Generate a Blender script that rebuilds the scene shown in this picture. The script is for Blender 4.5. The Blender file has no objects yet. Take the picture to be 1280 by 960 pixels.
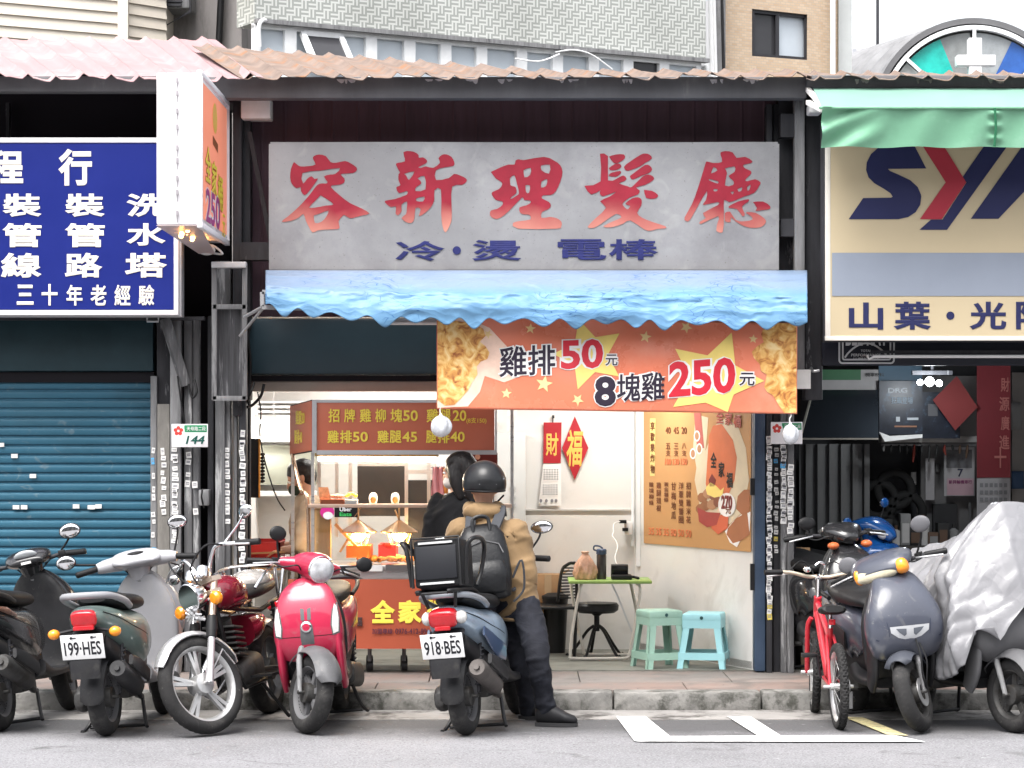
import bpy, bmesh, math, random
from mathutils import Vector, Matrix, Euler
R = math.radians
SC = bpy.context.scene
COL = SC.collection
random.seed(7)

# ---------------------------------------------------------------- camera, sky, sun, exposure
CAM_Y, CAM_Z, FPX, HOR = -17.6, 1.758, 3200.0, 540.0
cam_d = bpy.data.cameras.new('camera')
cam = bpy.data.objects.new('camera', cam_d); COL.objects.link(cam)
cam.location = (0, CAM_Y, CAM_Z); cam.rotation_euler = (R(90), 0, 0)
cam_d.sensor_width = 36; cam_d.lens = FPX / 1280 * 36
cam_d.shift_y = (HOR - 480) / 1280
cam_d.clip_start = 0.1; cam_d.clip_end = 2000
SC.camera = cam

world = bpy.data.worlds.new('World'); SC.world = world; world.use_nodes = True
nt = world.node_tree; nt.nodes.clear()
_out = nt.nodes.new('ShaderNodeOutputWorld'); _bg = nt.nodes.new('ShaderNodeBackground')
_sky = nt.nodes.new('ShaderNodeTexSky'); _sky.sky_type = 'NISHITA'; _sky.sun_disc = False
SUN_EL, SUN_AZ = 62, 205
_sky.sun_elevation = R(SUN_EL); _sky.sun_rotation = R(SUN_AZ)
_sky.air_density = 1.0; _sky.dust_density = 5.0; _sky.ozone_density = 1.0
_hs = nt.nodes.new('ShaderNodeHueSaturation'); _hs.inputs['Saturation'].default_value = 0.22
nt.links.new(_sky.outputs[0], _hs.inputs['Color']); nt.links.new(_hs.outputs[0], _bg.inputs[0])
_bg.inputs[1].default_value = 0.15
nt.links.new(_bg.outputs[0], _out.inputs[0])

sun_d = bpy.data.lights.new('sun', 'SUN'); sun_d.energy = 1.1; sun_d.angle = R(40); sun_d.color = (1, 0.965, 0.92)
sun = bpy.data.objects.new('sun', sun_d); COL.objects.link(sun)
_az = R(SUN_AZ)
_dir = Vector((math.sin(_az) * math.cos(R(SUN_EL)), math.cos(_az) * math.cos(R(SUN_EL)), math.sin(R(SUN_EL))))
sun.rotation_euler = _dir.to_track_quat('Z', 'Y').to_euler(); sun.location = (0, -20, 30)

SC.view_settings.view_transform = 'Standard'; SC.view_settings.look = 'None'
SC.view_settings.gamma = 1; SC.view_settings.use_curve_mapping = False
SC.view_settings.exposure = 1.5
SC.cycles.max_bounces = 8; SC.cycles.transparent_max_bounces = 12

# ---------------------------------------------------------------- helpers
def X(u, d): return (u - 640) * d / FPX
def Z(v, d): return CAM_Z - (v - HOR) * d / FPX
def P(u, v, d): return Vector((X(u, d), d + CAM_Y, Z(v, d)))
def YD(d): return d + CAM_Y
def G(u, v):                                    # point of the road seen at a place of the photo
    d = CAM_Z * FPX / (v - HOR); return Vector((X(u, d), YD(d), 0))

def catmull(pts, n):
    pts = [tuple(p) for p in pts]; out = []
    m = len(pts)
    for i in range(m - 1):
        p0 = pts[max(i - 1, 0)]; p1 = pts[i]; p2 = pts[i + 1]; p3 = pts[min(i + 2, m - 1)]
        for k in range(n):
            t = k / n; t2 = t * t; t3 = t2 * t
            out.append(tuple(.5 * (2 * b + (c - a) * t + (2 * a - 5 * b + 4 * c - e) * t2 + (3 * b - a - 3 * c + e) * t3)
                             for a, b, c, e in zip(p0, p1, p2, p3)))
    out.append(pts[-1]); return out

WLOC = {}
class MB:
    def __init__(s): s.v = []; s.f = []; s.m = []; s.cur = 0
    def add(s, vs, fs):
        o = len(s.v); s.v += [Vector(v) for v in vs]
        s.f += [[i + o for i in f] for f in fs]; s.m += [s.cur] * len(fs); return s
    def box(s, x0, x1, y0, y1, z0, z1):
        return s.add([(x0,y0,z0),(x1,y0,z0),(x1,y1,z0),(x0,y1,z0),(x0,y0,z1),(x1,y0,z1),(x1,y1,z1),(x0,y1,z1)],
                     [(0,3,2,1),(4,5,6,7),(0,1,5,4),(1,2,6,5),(2,3,7,6),(3,0,4,7)])
    def obox(s, c, hx, hy, hz):                  # oriented box from half vectors
        c, hx, hy, hz = map(Vector, (c, hx, hy, hz))
        vs = [c + a*hx + b*hy + e*hz for e in (-1, 1) for a, b in ((-1,-1),(1,-1),(1,1),(-1,1))]
        return s.add(vs, [(0,3,2,1),(4,5,6,7),(0,1,5,4),(1,2,6,5),(2,3,7,6),(3,0,4,7)])
    def quad(s, a, b, c, d): return s.add([a, b, c, d], [(0,1,2,3)])
    def bar(s, a, b, w, h=None, up=(0,0,1)):     # rectangular bar a->b
        a, b = Vector(a), Vector(b); h = h or w; t = (b - a).normalized(); up = Vector(up)
        if abs(t.dot(up)) > .98: up = Vector((0,1,0))
        sd = t.cross(up).normalized(); u2 = sd.cross(t)
        return s.obox((a+b)/2, (b-a)/2, sd*w/2, u2*h/2)
    def tube(s, pts, r, seg=10, closed=False, cap=True):
        pts = [Vector(p) for p in pts]; n = len(pts)
        rs = list(r) if isinstance(r, (list, tuple)) else [r]*n
        tang = []
        for i in range(n):
            a = pts[(i-1) % n] if (closed or i > 0) else pts[i]
            b = pts[(i+1) % n] if (closed or i < n-1) else pts[i]
            t = (b - a); tang.append(t.normalized() if t.length > 1e-9 else Vector((0,0,1)))
        ref = Vector((0,0,1)) if abs(tang[0].z) < .9 else Vector((1,0,0))
        nrm = (ref - tang[0]*ref.dot(tang[0])).normalized(); vs = []
        for i in range(n):
            nrm = nrm - tang[i]*nrm.dot(tang[i])
            nrm = nrm.normalized() if nrm.length > 1e-6 else tang[i].orthogonal().normalized()
            bi = tang[i].cross(nrm)
            for k in range(seg):
                a = 2*math.pi*k/seg; vs.append(pts[i] + (nrm*math.cos(a) + bi*math.sin(a))*rs[i])
        fs = []
        for i in range(n if closed else n-1):
            j = (i+1) % n
            for k in range(seg):
                l = (k+1) % seg; fs.append((i*seg+k, i*seg+l, j*seg+l, j*seg+k))
        if cap and not closed:
            fs.append(tuple(range(seg-1, -1, -1))); fs.append(tuple((n-1)*seg+k for k in range(seg)))
        return s.add(vs, fs)
    def lathe(s, prof, o=(0,0,0), axis=(0,0,1), seg=24, closed=False):   # prof [(r, h)]
        o = Vector(o); ax = Vector(axis).normalized(); n = ax.orthogonal().normalized(); b = ax.cross(n)
        vs = []; fs = []; m = len(prof)
        for r, h in prof:
            for k in range(seg):
                a = 2*math.pi*k/seg; vs.append(o + ax*h + (n*math.cos(a)+b*math.sin(a))*max(r, 1e-5))
        for i in range(m if closed else m-1):
            j = (i+1) % m
            for k in range(seg):
                l = (k+1) % seg; fs.append((i*seg+k, i*seg+l, j*seg+l, j*seg+k))
        if not closed:
            if prof[0][0] > 1e-4: fs.append(tuple(range(seg-1, -1, -1)))
            if prof[-1][0] > 1e-4: fs.append(tuple((m-1)*seg+k for k in range(seg)))
        return s.add(vs, fs)
    def cyl(s, a, b, r, seg=16):
        return s.tube([a, b], r, seg)
    def ball(s, c, rx, ry=None, rz=None, seg=16, rings=10, M=None):
        ry = ry or rx; rz = rz or rx; vs = []; fs = []; c = Vector(c)
        for i in range(rings+1):
            t = math.pi*i/rings
            for k in range(seg):
                a = 2*math.pi*k/seg
                p = Vector((rx*math.sin(t)*math.cos(a), ry*math.sin(t)*math.sin(a), rz*math.cos(t)))
                vs.append(c + (M @ p if M else p))
        for i in range(rings):
            for k in range(seg):
                l = (k+1) % seg; fs.append((i*seg+k, (i+1)*seg+k, (i+1)*seg+l, i*seg+l))
        return s.add(vs, fs)
    def sball(s, c, rx, ry, rz, e=.5, M=None, seg=28, rings=18):     # rounded box
        c = Vector(c); f = lambda v, k: math.copysign(abs(v)**k, v); vs = []; fs = []
        for i in range(rings+1):
            t = -math.pi/2 + math.pi*i/rings; ct, st = f(math.cos(t), e), f(math.sin(t), e)
            for k in range(seg):
                a = 2*math.pi*k/seg; p = Vector((rx*ct*f(math.cos(a), e), ry*ct*f(math.sin(a), e), rz*st)); vs.append(c + (M @ p if M else p))
        for i in range(rings):
            for k in range(seg): l = (k+1) % seg; fs.append((i*seg+k, i*seg+l, (i+1)*seg+l, (i+1)*seg+k))
        return s.add(vs, fs)
    def prism(s, poly, o, ux, uy, dep):          # polygon (2d) in plane ux,uy at o, extruded by vector dep
        o, ux, uy, dep = map(Vector, (o, ux, uy, dep)); n = len(poly)
        vs = [o + ux*a + uy*b for a, b in poly]; vs += [p + dep for p in vs]
        fs = [tuple(range(n)), tuple(range(2*n-1, n-1, -1))]
        fs += [(i, n+i, n+(i+1) % n, (i+1) % n) for i in range(n)]
        return s.add(vs, fs)
    def flat(s, poly, o, ux, uy):
        o, ux, uy = map(Vector, (o, ux, uy))
        return s.add([o + ux*a + uy*b for a, b in poly], [tuple(range(len(poly)))])
    def loft(s, rings, cap=True, closed=True):
        n = len(rings[0]); vs = [p for r in rings for p in r]; fs = []
        for i in range(len(rings)-1):
            for k in range(n if closed else n-1):
                l = (k+1) % n; fs.append((i*n+k, i*n+l, (i+1)*n+l, (i+1)*n+k))
        if cap and closed:
            fs.append(tuple(range(n-1, -1, -1))); fs.append(tuple((len(rings)-1)*n+k for k in range(n)))
        return s.add(vs, fs)
    def spine(s, st, sub=5, seg=20, yoff=0):     # stations (x, z, half width y, half thickness, exponent)
        st = catmull(st, sub); rings = []; n = len(st)
        for i, (x, z, hw, ht, e) in enumerate(st):
            a = st[max(i-1, 0)]; b = st[min(i+1, n-1)]
            t = Vector((b[0]-a[0], b[1]-a[1])); t = t.normalized() if t.length > 1e-9 else Vector((1, 0))
            nx, nz = -t.y, t.x; ring = []
            for k in range(seg):
                q = 2*math.pi*k/seg; c, sn = math.cos(q), math.sin(q)
                yy = math.copysign(abs(c)**(2/e), c)*max(hw, .002); hh = math.copysign(abs(sn)**(2/e), sn)*max(ht, .002)
                ring.append(Vector((x + nx*hh, yy + yoff, z + nz*hh)))
            rings.append(ring)
        return s.loft(rings)
    def grid(s, fn, nu, nv):                     # fn(a,b) a,b in 0..1
        vs = [fn(i/nu, j/nv) for j in range(nv+1) for i in range(nu+1)]
        fs = [(j*(nu+1)+i, j*(nu+1)+i+1, (j+1)*(nu+1)+i+1, (j+1)*(nu+1)+i) for j in range(nv) for i in range(nu)]
        return s.add(vs, fs)
    def xf(s, M, start=0):
        for i in range(start, len(s.v)): s.v[i] = M @ s.v[i]
        return s
    def build(s, name, mat, parent=None, bevel=0, ang=40, smooth=True, sub=0, solid=0, remesh=0, bseg=2, base=None):
        me = bpy.data.meshes.new(name)
        off = Vector((0,0,0)); root_loc = None
        if parent is not None and parent.name in WLOC: off = WLOC[parent.name]
        elif parent is None:
            if base is None:
                lo = [min(v[i] for v in s.v) for i in range(3)]; hi = [max(v[i] for v in s.v) for i in range(3)]
                root_loc = Vector(((lo[0]+hi[0])/2, (lo[1]+hi[1])/2, lo[2]))
            else: root_loc = Vector(base)
            off = root_loc
        me.from_pydata([tuple(v - off) for v in s.v], [], s.f)
        for mm in (mat if isinstance(mat, (list, tuple)) else [mat]): me.materials.append(mm)
        if isinstance(mat, (list, tuple)): me.polygons.foreach_set('material_index', s.m)
        if bevel or remesh:
            bm = bmesh.new(); bm.from_mesh(me); bmesh.ops.remove_doubles(bm, verts=bm.verts, dist=1e-5)
            if bevel:
                es = [e for e in bm.edges if len(e.link_faces) == 2 and e.calc_face_angle(0) > R(30)]
                bmesh.ops.bevel(bm, geom=es, offset=bevel, segments=bseg, profile=.5, affect='EDGES', clamp_overlap=True)
            bm.to_mesh(me); bm.free()
        o = bpy.data.objects.new(name, me); COL.objects.link(o)
        if remesh:
            m = o.modifiers.new('r', 'REMESH'); m.mode = 'VOXEL'; m.voxel_size = remesh
            m2 = o.modifiers.new('s', 'SMOOTH'); m2.factor = .5; m2.iterations = 4
        if solid:
            m = o.modifiers.new('t', 'SOLIDIFY'); m.thickness = solid; m.offset = 0
        if sub:
            m = o.modifiers.new('b', 'SUBSURF'); m.levels = sub; m.render_levels = sub
        if remesh or sub or solid:
            dg = bpy.context.evaluated_depsgraph_get(); dg.update()
            new = bpy.data.meshes.new_from_object(o.evaluated_get(dg)); o.modifiers.clear()
            o.data = new; bpy.data.meshes.remove(me); new.name = name; me = new
        if smooth:
            me.polygons.foreach_set('use_smooth', [True]*len(me.polygons))
            if not remesh: me.set_sharp_from_angle(angle=R(ang))
        if parent is not None:
            o.parent = parent
            if parent.name in WLOC: WLOC[o.name] = off
        else:
            o.location = root_loc; WLOC[o.name] = root_loc
        return o

def tag(o, label=None, cat=None, group=None, kind=None):
    if label: o['label'] = label
    if cat: o['category'] = cat
    if group: o['group'] = group
    if kind: o['kind'] = kind
    return o
def thing(name, label, cat, loc=(0,0,0), group=None, world=True, rot=(0,0,0)):
    o = bpy.data.objects.new(name, None); COL.objects.link(o); o.empty_display_size = .1
    o.location = loc; o.rotation_euler = rot
    if world: WLOC[o.name] = Vector(loc)
    return tag(o, label, cat, group)
def plab(o, label): o['label'] = label; return o

# ---- materials (all procedural, object coordinates)
MATS = {}
def mat(name, col, rough=.5, metal=0, nscale=3, namt=.12, bump=0, bscale=60, coat=0, col2=None, spot=(2.5, .55, .62),
        emit=0, ecol=None, stretch=None, rvar=.1, spec=.28, sheen=0):
    if name in MATS: return MATS[name]
    m = bpy.data.materials.new(name); m.use_nodes = True; t = m.node_tree; N = t.nodes; L = t.links
    b = N['Principled BSDF']; b.inputs['Roughness'].default_value = rough; b.inputs['Metallic'].default_value = metal
    b.inputs['Specular IOR Level'].default_value = spec
    if coat: b.inputs['Coat Weight'].default_value = coat; b.inputs['Coat Roughness'].default_value = .06
    if sheen: b.inputs['Sheen Weight'].default_value = sheen
    tc = N.new('ShaderNodeTexCoord'); vec = tc.outputs['Object']
    if stretch:
        mp = N.new('ShaderNodeMapping'); mp.inputs['Scale'].default_value = stretch; L.new(vec, mp.inputs[0]); vec = mp.outputs[0]
    n = N.new('ShaderNodeTexNoise'); n.inputs['Scale'].default_value = nscale; n.inputs['Detail'].default_value = 8
    n.inputs['Roughness'].default_value = .65; L.new(vec, n.inputs['Vector'])
    mx = N.new('ShaderNodeMix'); mx.data_type = 'RGBA'
    c = Vector(col[:3]); lo = [max(0, k*(1-namt)) for k in c]; hi = [min(1, k*(1+namt)) for k in c]
    rp = N.new('ShaderNodeMapRange'); rp.inputs['From Min'].default_value = .3; rp.inputs['From Max'].default_value = .7
    L.new(n.outputs['Fac'], rp.inputs[0])
    L.new(rp.outputs[0], mx.inputs['Factor']); mx.inputs['A'].default_value = (*lo, 1); mx.inputs['B'].default_value = (*hi, 1)
    cout = mx.outputs['Result']
    if col2:
        n2 = N.new('ShaderNodeTexNoise'); n2.inputs['Scale'].default_value = spot[0]; n2.inputs['Detail'].default_value = 12
        n2.inputs['Roughness'].default_value = .7; L.new(vec, n2.inputs['Vector'])
        r2 = N.new('ShaderNodeMapRange'); r2.inputs['From Min'].default_value = spot[1]; r2.inputs['From Max'].default_value = spot[2]
        L.new(n2.outputs['Fac'], r2.inputs[0])
        m2 = N.new('ShaderNodeMix'); m2.data_type = 'RGBA'; L.new(r2.outputs[0], m2.inputs['Factor'])
        L.new(cout, m2.inputs['A']); m2.inputs['B'].default_value = (*col2[:3], 1); cout = m2.outputs['Result']
    L.new(cout, b.inputs['Base Color'])
    if rvar:
        rr = N.new('ShaderNodeMapRange'); rr.inputs['To Min'].default_value = max(.02, rough-rvar); rr.inputs['To Max'].default_value = min(1, rough+rvar)
        L.new(n.outputs['Fac'], rr.inputs[0]); L.new(rr.outputs[0], b.inputs['Roughness'])
    if bump:
        nb = N.new('ShaderNodeTexNoise'); nb.inputs['Scale'].default_value = bscale; nb.inputs['Detail'].default_value = 6; L.new(vec, nb.inputs['Vector'])
        bp = N.new('ShaderNodeBump'); bp.inputs['Strength'].default_value = bump; bp.inputs['Distance'].default_value = .01
        L.new(nb.outputs['Fac'], bp.inputs['Height']); L.new(bp.outputs[0], b.inputs['Normal'])
    if emit:
        b.inputs['Emission Color'].default_value = (*(ecol or col)[:3], 1); b.inputs['Emission Strength'].default_value = emit
    MATS[name] = m; return m
def crease(m, scale=6, strength=.5, dist=.02, stretch=None):     # sharp fold lines as bump
    t = m.node_tree; N = t.nodes; L = t.links; b = N['Principled BSDF']
    tc = N.new('ShaderNodeTexCoord'); v = tc.outputs['Object']
    if stretch: mp = N.new('ShaderNodeMapping'); mp.inputs['Scale'].default_value = stretch; L.new(v, mp.inputs[0]); v = mp.outputs[0]
    prev = b.inputs['Normal'].links[0].from_socket if b.inputs['Normal'].links else None
    for k, (sc, st) in enumerate(((scale, strength), (scale*2.7, strength*.6))):
        n = N.new('ShaderNodeTexNoise'); n.inputs['Scale'].default_value = sc; n.inputs['Detail'].default_value = 3; n.inputs['Distortion'].default_value = .8; L.new(v, n.inputs['Vector'])
        a = N.new('ShaderNodeMath'); a.operation = 'SUBTRACT'; a.inputs[1].default_value = .5; L.new(n.outputs['Fac'], a.inputs[0])
        ab = N.new('ShaderNodeMath'); ab.operation = 'ABSOLUTE'; L.new(a.outputs[0], ab.inputs[0])
        pw = N.new('ShaderNodeMath'); pw.operation = 'POWER'; pw.inputs[1].default_value = .6; L.new(ab.outputs[0], pw.inputs[0])
        bp = N.new('ShaderNodeBump'); bp.inputs['Strength'].default_value = st; bp.inputs['Distance'].default_value = dist/(k+1); L.new(pw.outputs[0], bp.inputs['Height'])
        if prev: L.new(prev, bp.inputs['Normal'])
        prev = bp.outputs[0]
    L.new(prev, b.inputs['Normal']); return m
def facets(m, scale=(3,3,8), strength=.5, dist=.02, line=None, lw=(.004,.016), mask=.5):   # crumpled sheet: flat facets meeting in sharp creases
    t = m.node_tree; N = t.nodes; L = t.links; b = N['Principled BSDF']; tc = N.new('ShaderNodeTexCoord')
    nz = N.new('ShaderNodeTexNoise'); nz.inputs['Scale'].default_value = 2.5; nz.inputs['Detail'].default_value = 3; L.new(tc.outputs['Object'], nz.inputs['Vector'])
    ad = N.new('ShaderNodeMix'); ad.data_type = 'RGBA'; ad.blend_type = 'LINEAR_LIGHT'; ad.inputs['Factor'].default_value = .16; L.new(tc.outputs['Object'], ad.inputs['A']); L.new(nz.outputs['Color'], ad.inputs['B'])
    mp = N.new('ShaderNodeMapping'); mp.inputs['Scale'].default_value = scale; L.new(ad.outputs['Result'], mp.inputs[0])
    prev = b.inputs['Normal'].links[0].from_socket if b.inputs['Normal'].links else None
    for k, (sc, st) in enumerate(((1, 1), (2.3, .5))):
        v = N.new('ShaderNodeTexVoronoi'); v.inputs['Scale'].default_value = sc; L.new(mp.outputs[0], v.inputs['Vector'])
        bp = N.new('ShaderNodeBump'); bp.inputs['Strength'].default_value = strength*st; bp.inputs['Distance'].default_value = dist; L.new(v.outputs['Distance'], bp.inputs['Height'])
        if prev: L.new(prev, bp.inputs['Normal'])
        prev = bp.outputs[0]
    L.new(prev, b.inputs['Normal'])
    if line:
        e = N.new('ShaderNodeTexVoronoi'); e.feature = 'DISTANCE_TO_EDGE'; L.new(mp.outputs[0], e.inputs['Vector'])
        r = N.new('ShaderNodeMapRange'); r.inputs['From Min'].default_value = lw[1]; r.inputs['From Max'].default_value = lw[0]; L.new(e.outputs['Distance'], r.inputs[0])
        r2 = N.new('ShaderNodeMapRange'); r2.inputs['From Min'].default_value = mask; r2.inputs['From Max'].default_value = mask+.08; L.new(nz.outputs['Fac'], r2.inputs[0])
        mu = N.new('ShaderNodeMath'); mu.operation = 'MULTIPLY'; L.new(r.outputs[0], mu.inputs[0]); L.new(r2.outputs[0], mu.inputs[1])
        src = b.inputs['Base Color'].links[0].from_socket; x = N.new('ShaderNodeMix'); x.data_type = 'RGBA'; L.new(mu.outputs[0], x.inputs['Factor']); L.new(src, x.inputs['A']); x.inputs['B'].default_value = (*line,1)
        L.new(x.outputs['Result'], b.inputs['Base Color'])
    return m
def srgb(r, g, b):
    f = lambda c: (c/255/12.92) if c/255 <= .04045 else ((c/255+.055)/1.055)**2.4
    return (f(r), f(g), f(b))
def glass(name, tint=(1,1,1), refl=.08, rough=.02, opac=0.0):
    if name in MATS: return MATS[name]
    m = bpy.data.materials.new(name); m.use_nodes = True; t = m.node_tree; N = t.nodes; L = t.links; N.clear()
    o = N.new('ShaderNodeOutputMaterial'); tr = N.new('ShaderNodeBsdfTransparent'); tr.inputs[0].default_value = (*tint, 1)
    g = N.new('ShaderNodeBsdfGlossy'); g.inputs['Roughness'].default_value = rough; g.inputs[0].default_value = (.9,.9,.9,1)
    fr = N.new('ShaderNodeFresnel'); fr.inputs[0].default_value = 1.45
    mt = N.new('ShaderNodeMath'); mt.operation = 'MULTIPLY'; mt.inputs[1].default_value = refl/.04; L.new(fr.outputs[0], mt.inputs[0]); mt.use_clamp = True
    mx = N.new('ShaderNodeMixShader'); L.new(mt.outputs[0], mx.inputs[0]); L.new(tr.outputs[0], mx.inputs[1]); L.new(g.outputs[0], mx.inputs[2])
    if opac:
        df = N.new('ShaderNodeBsdfDiffuse'); df.inputs[0].default_value = (*tint, 1)
        m2 = N.new('ShaderNodeMixShader'); m2.inputs[0].default_value = opac; L.new(mx.outputs[0], m2.inputs[1]); L.new(df.outputs[0], m2.inputs[2]); mx = m2
    L.new(mx.outputs[0], o.inputs[0]); MATS[name] = m; return m

# ---- lettering: flat glyph outlines laid on a plane
def glyphs(body, bold=0.0, shear=0.0, extrude=0.0):
    c = bpy.data.curves.new('t', 'FONT'); c.body = body; c.shear = shear; c.resolution_u = 3
    c.align_x = 'CENTER'; c.space_line = 1.1
    if bold: c.bevel_depth = bold; c.bevel_resolution = 0; c.extrude = .0
    o = bpy.data.objects.new('t', c); COL.objects.link(o)
    dg = bpy.context.evaluated_depsgraph_get(); dg.update()
    m = bpy.data.meshes.new_from_object(o.evaluated_get(dg))
    vs = [v.co.copy() for v in m.vertices]; fs = []
    for p in m.polygons:                         # keep the front half of the bevelled outline only
        if not bold or all(m.vertices[i].co.z > -1e-6 for i in p.vertices): fs.append(tuple(p.vertices))
    used = sorted({i for f in fs for i in f}); ix = {k: j for j, k in enumerate(used)}
    vs = [vs[i] for i in used]; fs = [tuple(ix[i] for i in f) for f in fs]
    zm = max([abs(v.z) for v in vs] + [1e-6])
    for v in vs: v.z = v.z/zm*.0012
    bpy.data.meshes.remove(m); bpy.data.objects.remove(o); bpy.data.curves.remove(c)
    return vs, fs
def letter(mb, body, o, ux, uy, w, h, bold=0.02, shear=0, fit=True, warp=None, n=None, pad=0):
    """append the glyphs of body, fitted to w x h and centred at o on the plane ux,uy"""
    vs, fs = glyphs(body, bold, shear)
    if not vs: return mb
    x0 = min(v.x for v in vs); x1 = max(v.x for v in vs); y0 = min(v.y for v in vs); y1 = max(v.y for v in vs)
    sx = w/(x1-x0) if x1 > x0 else 1; sy = h/(y1-y0) if y1 > y0 else 1
    if not fit: sx = sy = min(sx, sy)
    cx, cy = (x0+x1)/2, (y0+y1)/2; o, ux, uy = Vector(o), Vector(ux), Vector(uy); un = ux.cross(uy)
    pts = []
    for v in vs:
        a, b = (v.x-cx)*sx, (v.y-cy)*sy
        if warp: a, b = warp(a, b)
        pts.append(o + ux*a + uy*b + un*v.z)
    return mb.add(pts, fs)
XA, ZA = Vector((1,0,0)), Vector((0,0,1))
def lt(mb, body, u0, v0, u1, v1, d, bold=.02, shear=0, warp=None):   # lettering on a wall facing the street
    a = P(u0, v0, d); b = P(u1, v1, d)
    return letter(mb, body, (a+b)/2, XA, ZA, b.x-a.x, a.z-b.z, bold, shear, True, warp)
def outline_mesh(loops):                         # filled flat shape from closed outlines, inner ones cut holes
    c = bpy.data.curves.new('t', 'CURVE'); c.dimensions = '2D'; c.fill_mode = 'BOTH'
    for lp in loops:
        sp = c.splines.new('POLY'); sp.points.add(len(lp)-1); sp.use_cyclic_u = True
        for q, (x, y) in zip(sp.points, lp): q.co = (x, y, 0, 1)
    o = bpy.data.objects.new('t', c); COL.objects.link(o); dg = bpy.context.evaluated_depsgraph_get(); dg.update()
    m = bpy.data.meshes.new_from_object(o.evaluated_get(dg)); vs = [tuple(v.co) for v in m.vertices]; fs = [tuple(p.vertices) for p in m.polygons]
    bpy.data.meshes.remove(m); bpy.data.objects.remove(o); bpy.data.curves.remove(c); return vs, fs
def area(name, loc, rot, sx, sy, e, col=(1,1,1), parent=None):
    l = bpy.data.lights.new(name, 'AREA'); l.shape = 'RECTANGLE'; l.size = sx; l.size_y = sy; l.energy = e; l.color = col
    o = bpy.data.objects.new(name, l); COL.objects.link(o); o.location = Vector(loc) - (WLOC.get(parent.name, Vector()) if parent else Vector()); o.rotation_euler = rot
    if parent: o.parent = parent
    return o
def point(name, loc, e, col=(1,1,1), r=.03, parent=None):
    l = bpy.data.lights.new(name, 'POINT'); l.energy = e; l.color = col; l.shadow_soft_size = r
    o = bpy.data.objects.new(name, l); COL.objects.link(o); o.location = Vector(loc) - (WLOC.get(parent.name, Vector()) if parent else Vector())
    if parent: o.parent = parent
    return o
def star(cx, cy, r, rot=0, k=.42):
    return [(cx + (r if i % 2 == 0 else r*k)*math.sin(rot+i*math.pi/5), cy + (r if i % 2 == 0 else r*k)*math.cos(rot+i*math.pi/5)) for i in range(10)]
# ================================================================ materials of the setting
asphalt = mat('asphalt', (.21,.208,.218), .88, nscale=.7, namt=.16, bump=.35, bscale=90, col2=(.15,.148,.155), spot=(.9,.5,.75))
def _speck(m, scale, lo, hi, col):               # small aggregate specks mixed over a material
    t = m.node_tree; N = t.nodes; L = t.links; b = N['Principled BSDF']
    src = b.inputs['Base Color'].links[0].from_socket
    tc = N.new('ShaderNodeTexCoord'); n = N.new('ShaderNodeTexNoise'); n.inputs['Scale'].default_value = scale; n.inputs['Detail'].default_value = 2
    L.new(tc.outputs['Object'], n.inputs['Vector']); r = N.new('ShaderNodeMapRange')
    r.inputs['From Min'].default_value = lo; r.inputs['From Max'].default_value = hi; L.new(n.outputs['Fac'], r.inputs[0])
    x = N.new('ShaderNodeMix'); x.data_type = 'RGBA'; L.new(r.outputs[0], x.inputs['Factor']); L.new(src, x.inputs['A'])
    x.inputs['B'].default_value = (*col, 1); L.new(x.outputs['Result'], b.inputs['Base Color']); return m
_speck(asphalt, 70, .54, .66, (.29,.29,.3)); _speck(asphalt, 95, .55, .68, (.11,.11,.115))
def _shade_band(m, edge, col, soft=.25, rough=.5):     # contact shade under parked bikes painted in: darker towards the gutter, ragged edge
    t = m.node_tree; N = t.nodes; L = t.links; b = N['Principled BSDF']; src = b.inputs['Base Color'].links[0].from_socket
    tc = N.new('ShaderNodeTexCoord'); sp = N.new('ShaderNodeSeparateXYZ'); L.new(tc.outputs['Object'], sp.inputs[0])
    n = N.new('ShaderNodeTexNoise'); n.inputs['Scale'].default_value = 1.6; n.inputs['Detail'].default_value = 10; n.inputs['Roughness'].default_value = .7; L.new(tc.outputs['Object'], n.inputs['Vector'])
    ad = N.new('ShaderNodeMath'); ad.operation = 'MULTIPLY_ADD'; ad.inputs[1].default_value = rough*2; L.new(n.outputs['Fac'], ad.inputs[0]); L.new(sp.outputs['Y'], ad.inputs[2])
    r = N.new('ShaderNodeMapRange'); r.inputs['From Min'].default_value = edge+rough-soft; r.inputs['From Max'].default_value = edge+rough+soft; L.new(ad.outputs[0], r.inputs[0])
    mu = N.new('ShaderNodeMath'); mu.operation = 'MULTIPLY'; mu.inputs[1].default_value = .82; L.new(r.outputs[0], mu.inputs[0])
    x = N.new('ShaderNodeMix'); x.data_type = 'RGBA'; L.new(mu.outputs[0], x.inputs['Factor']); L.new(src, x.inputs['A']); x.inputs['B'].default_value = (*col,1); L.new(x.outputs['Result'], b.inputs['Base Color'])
_shade_band(asphalt, -2.72-50, (.062,.061,.063))
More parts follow.
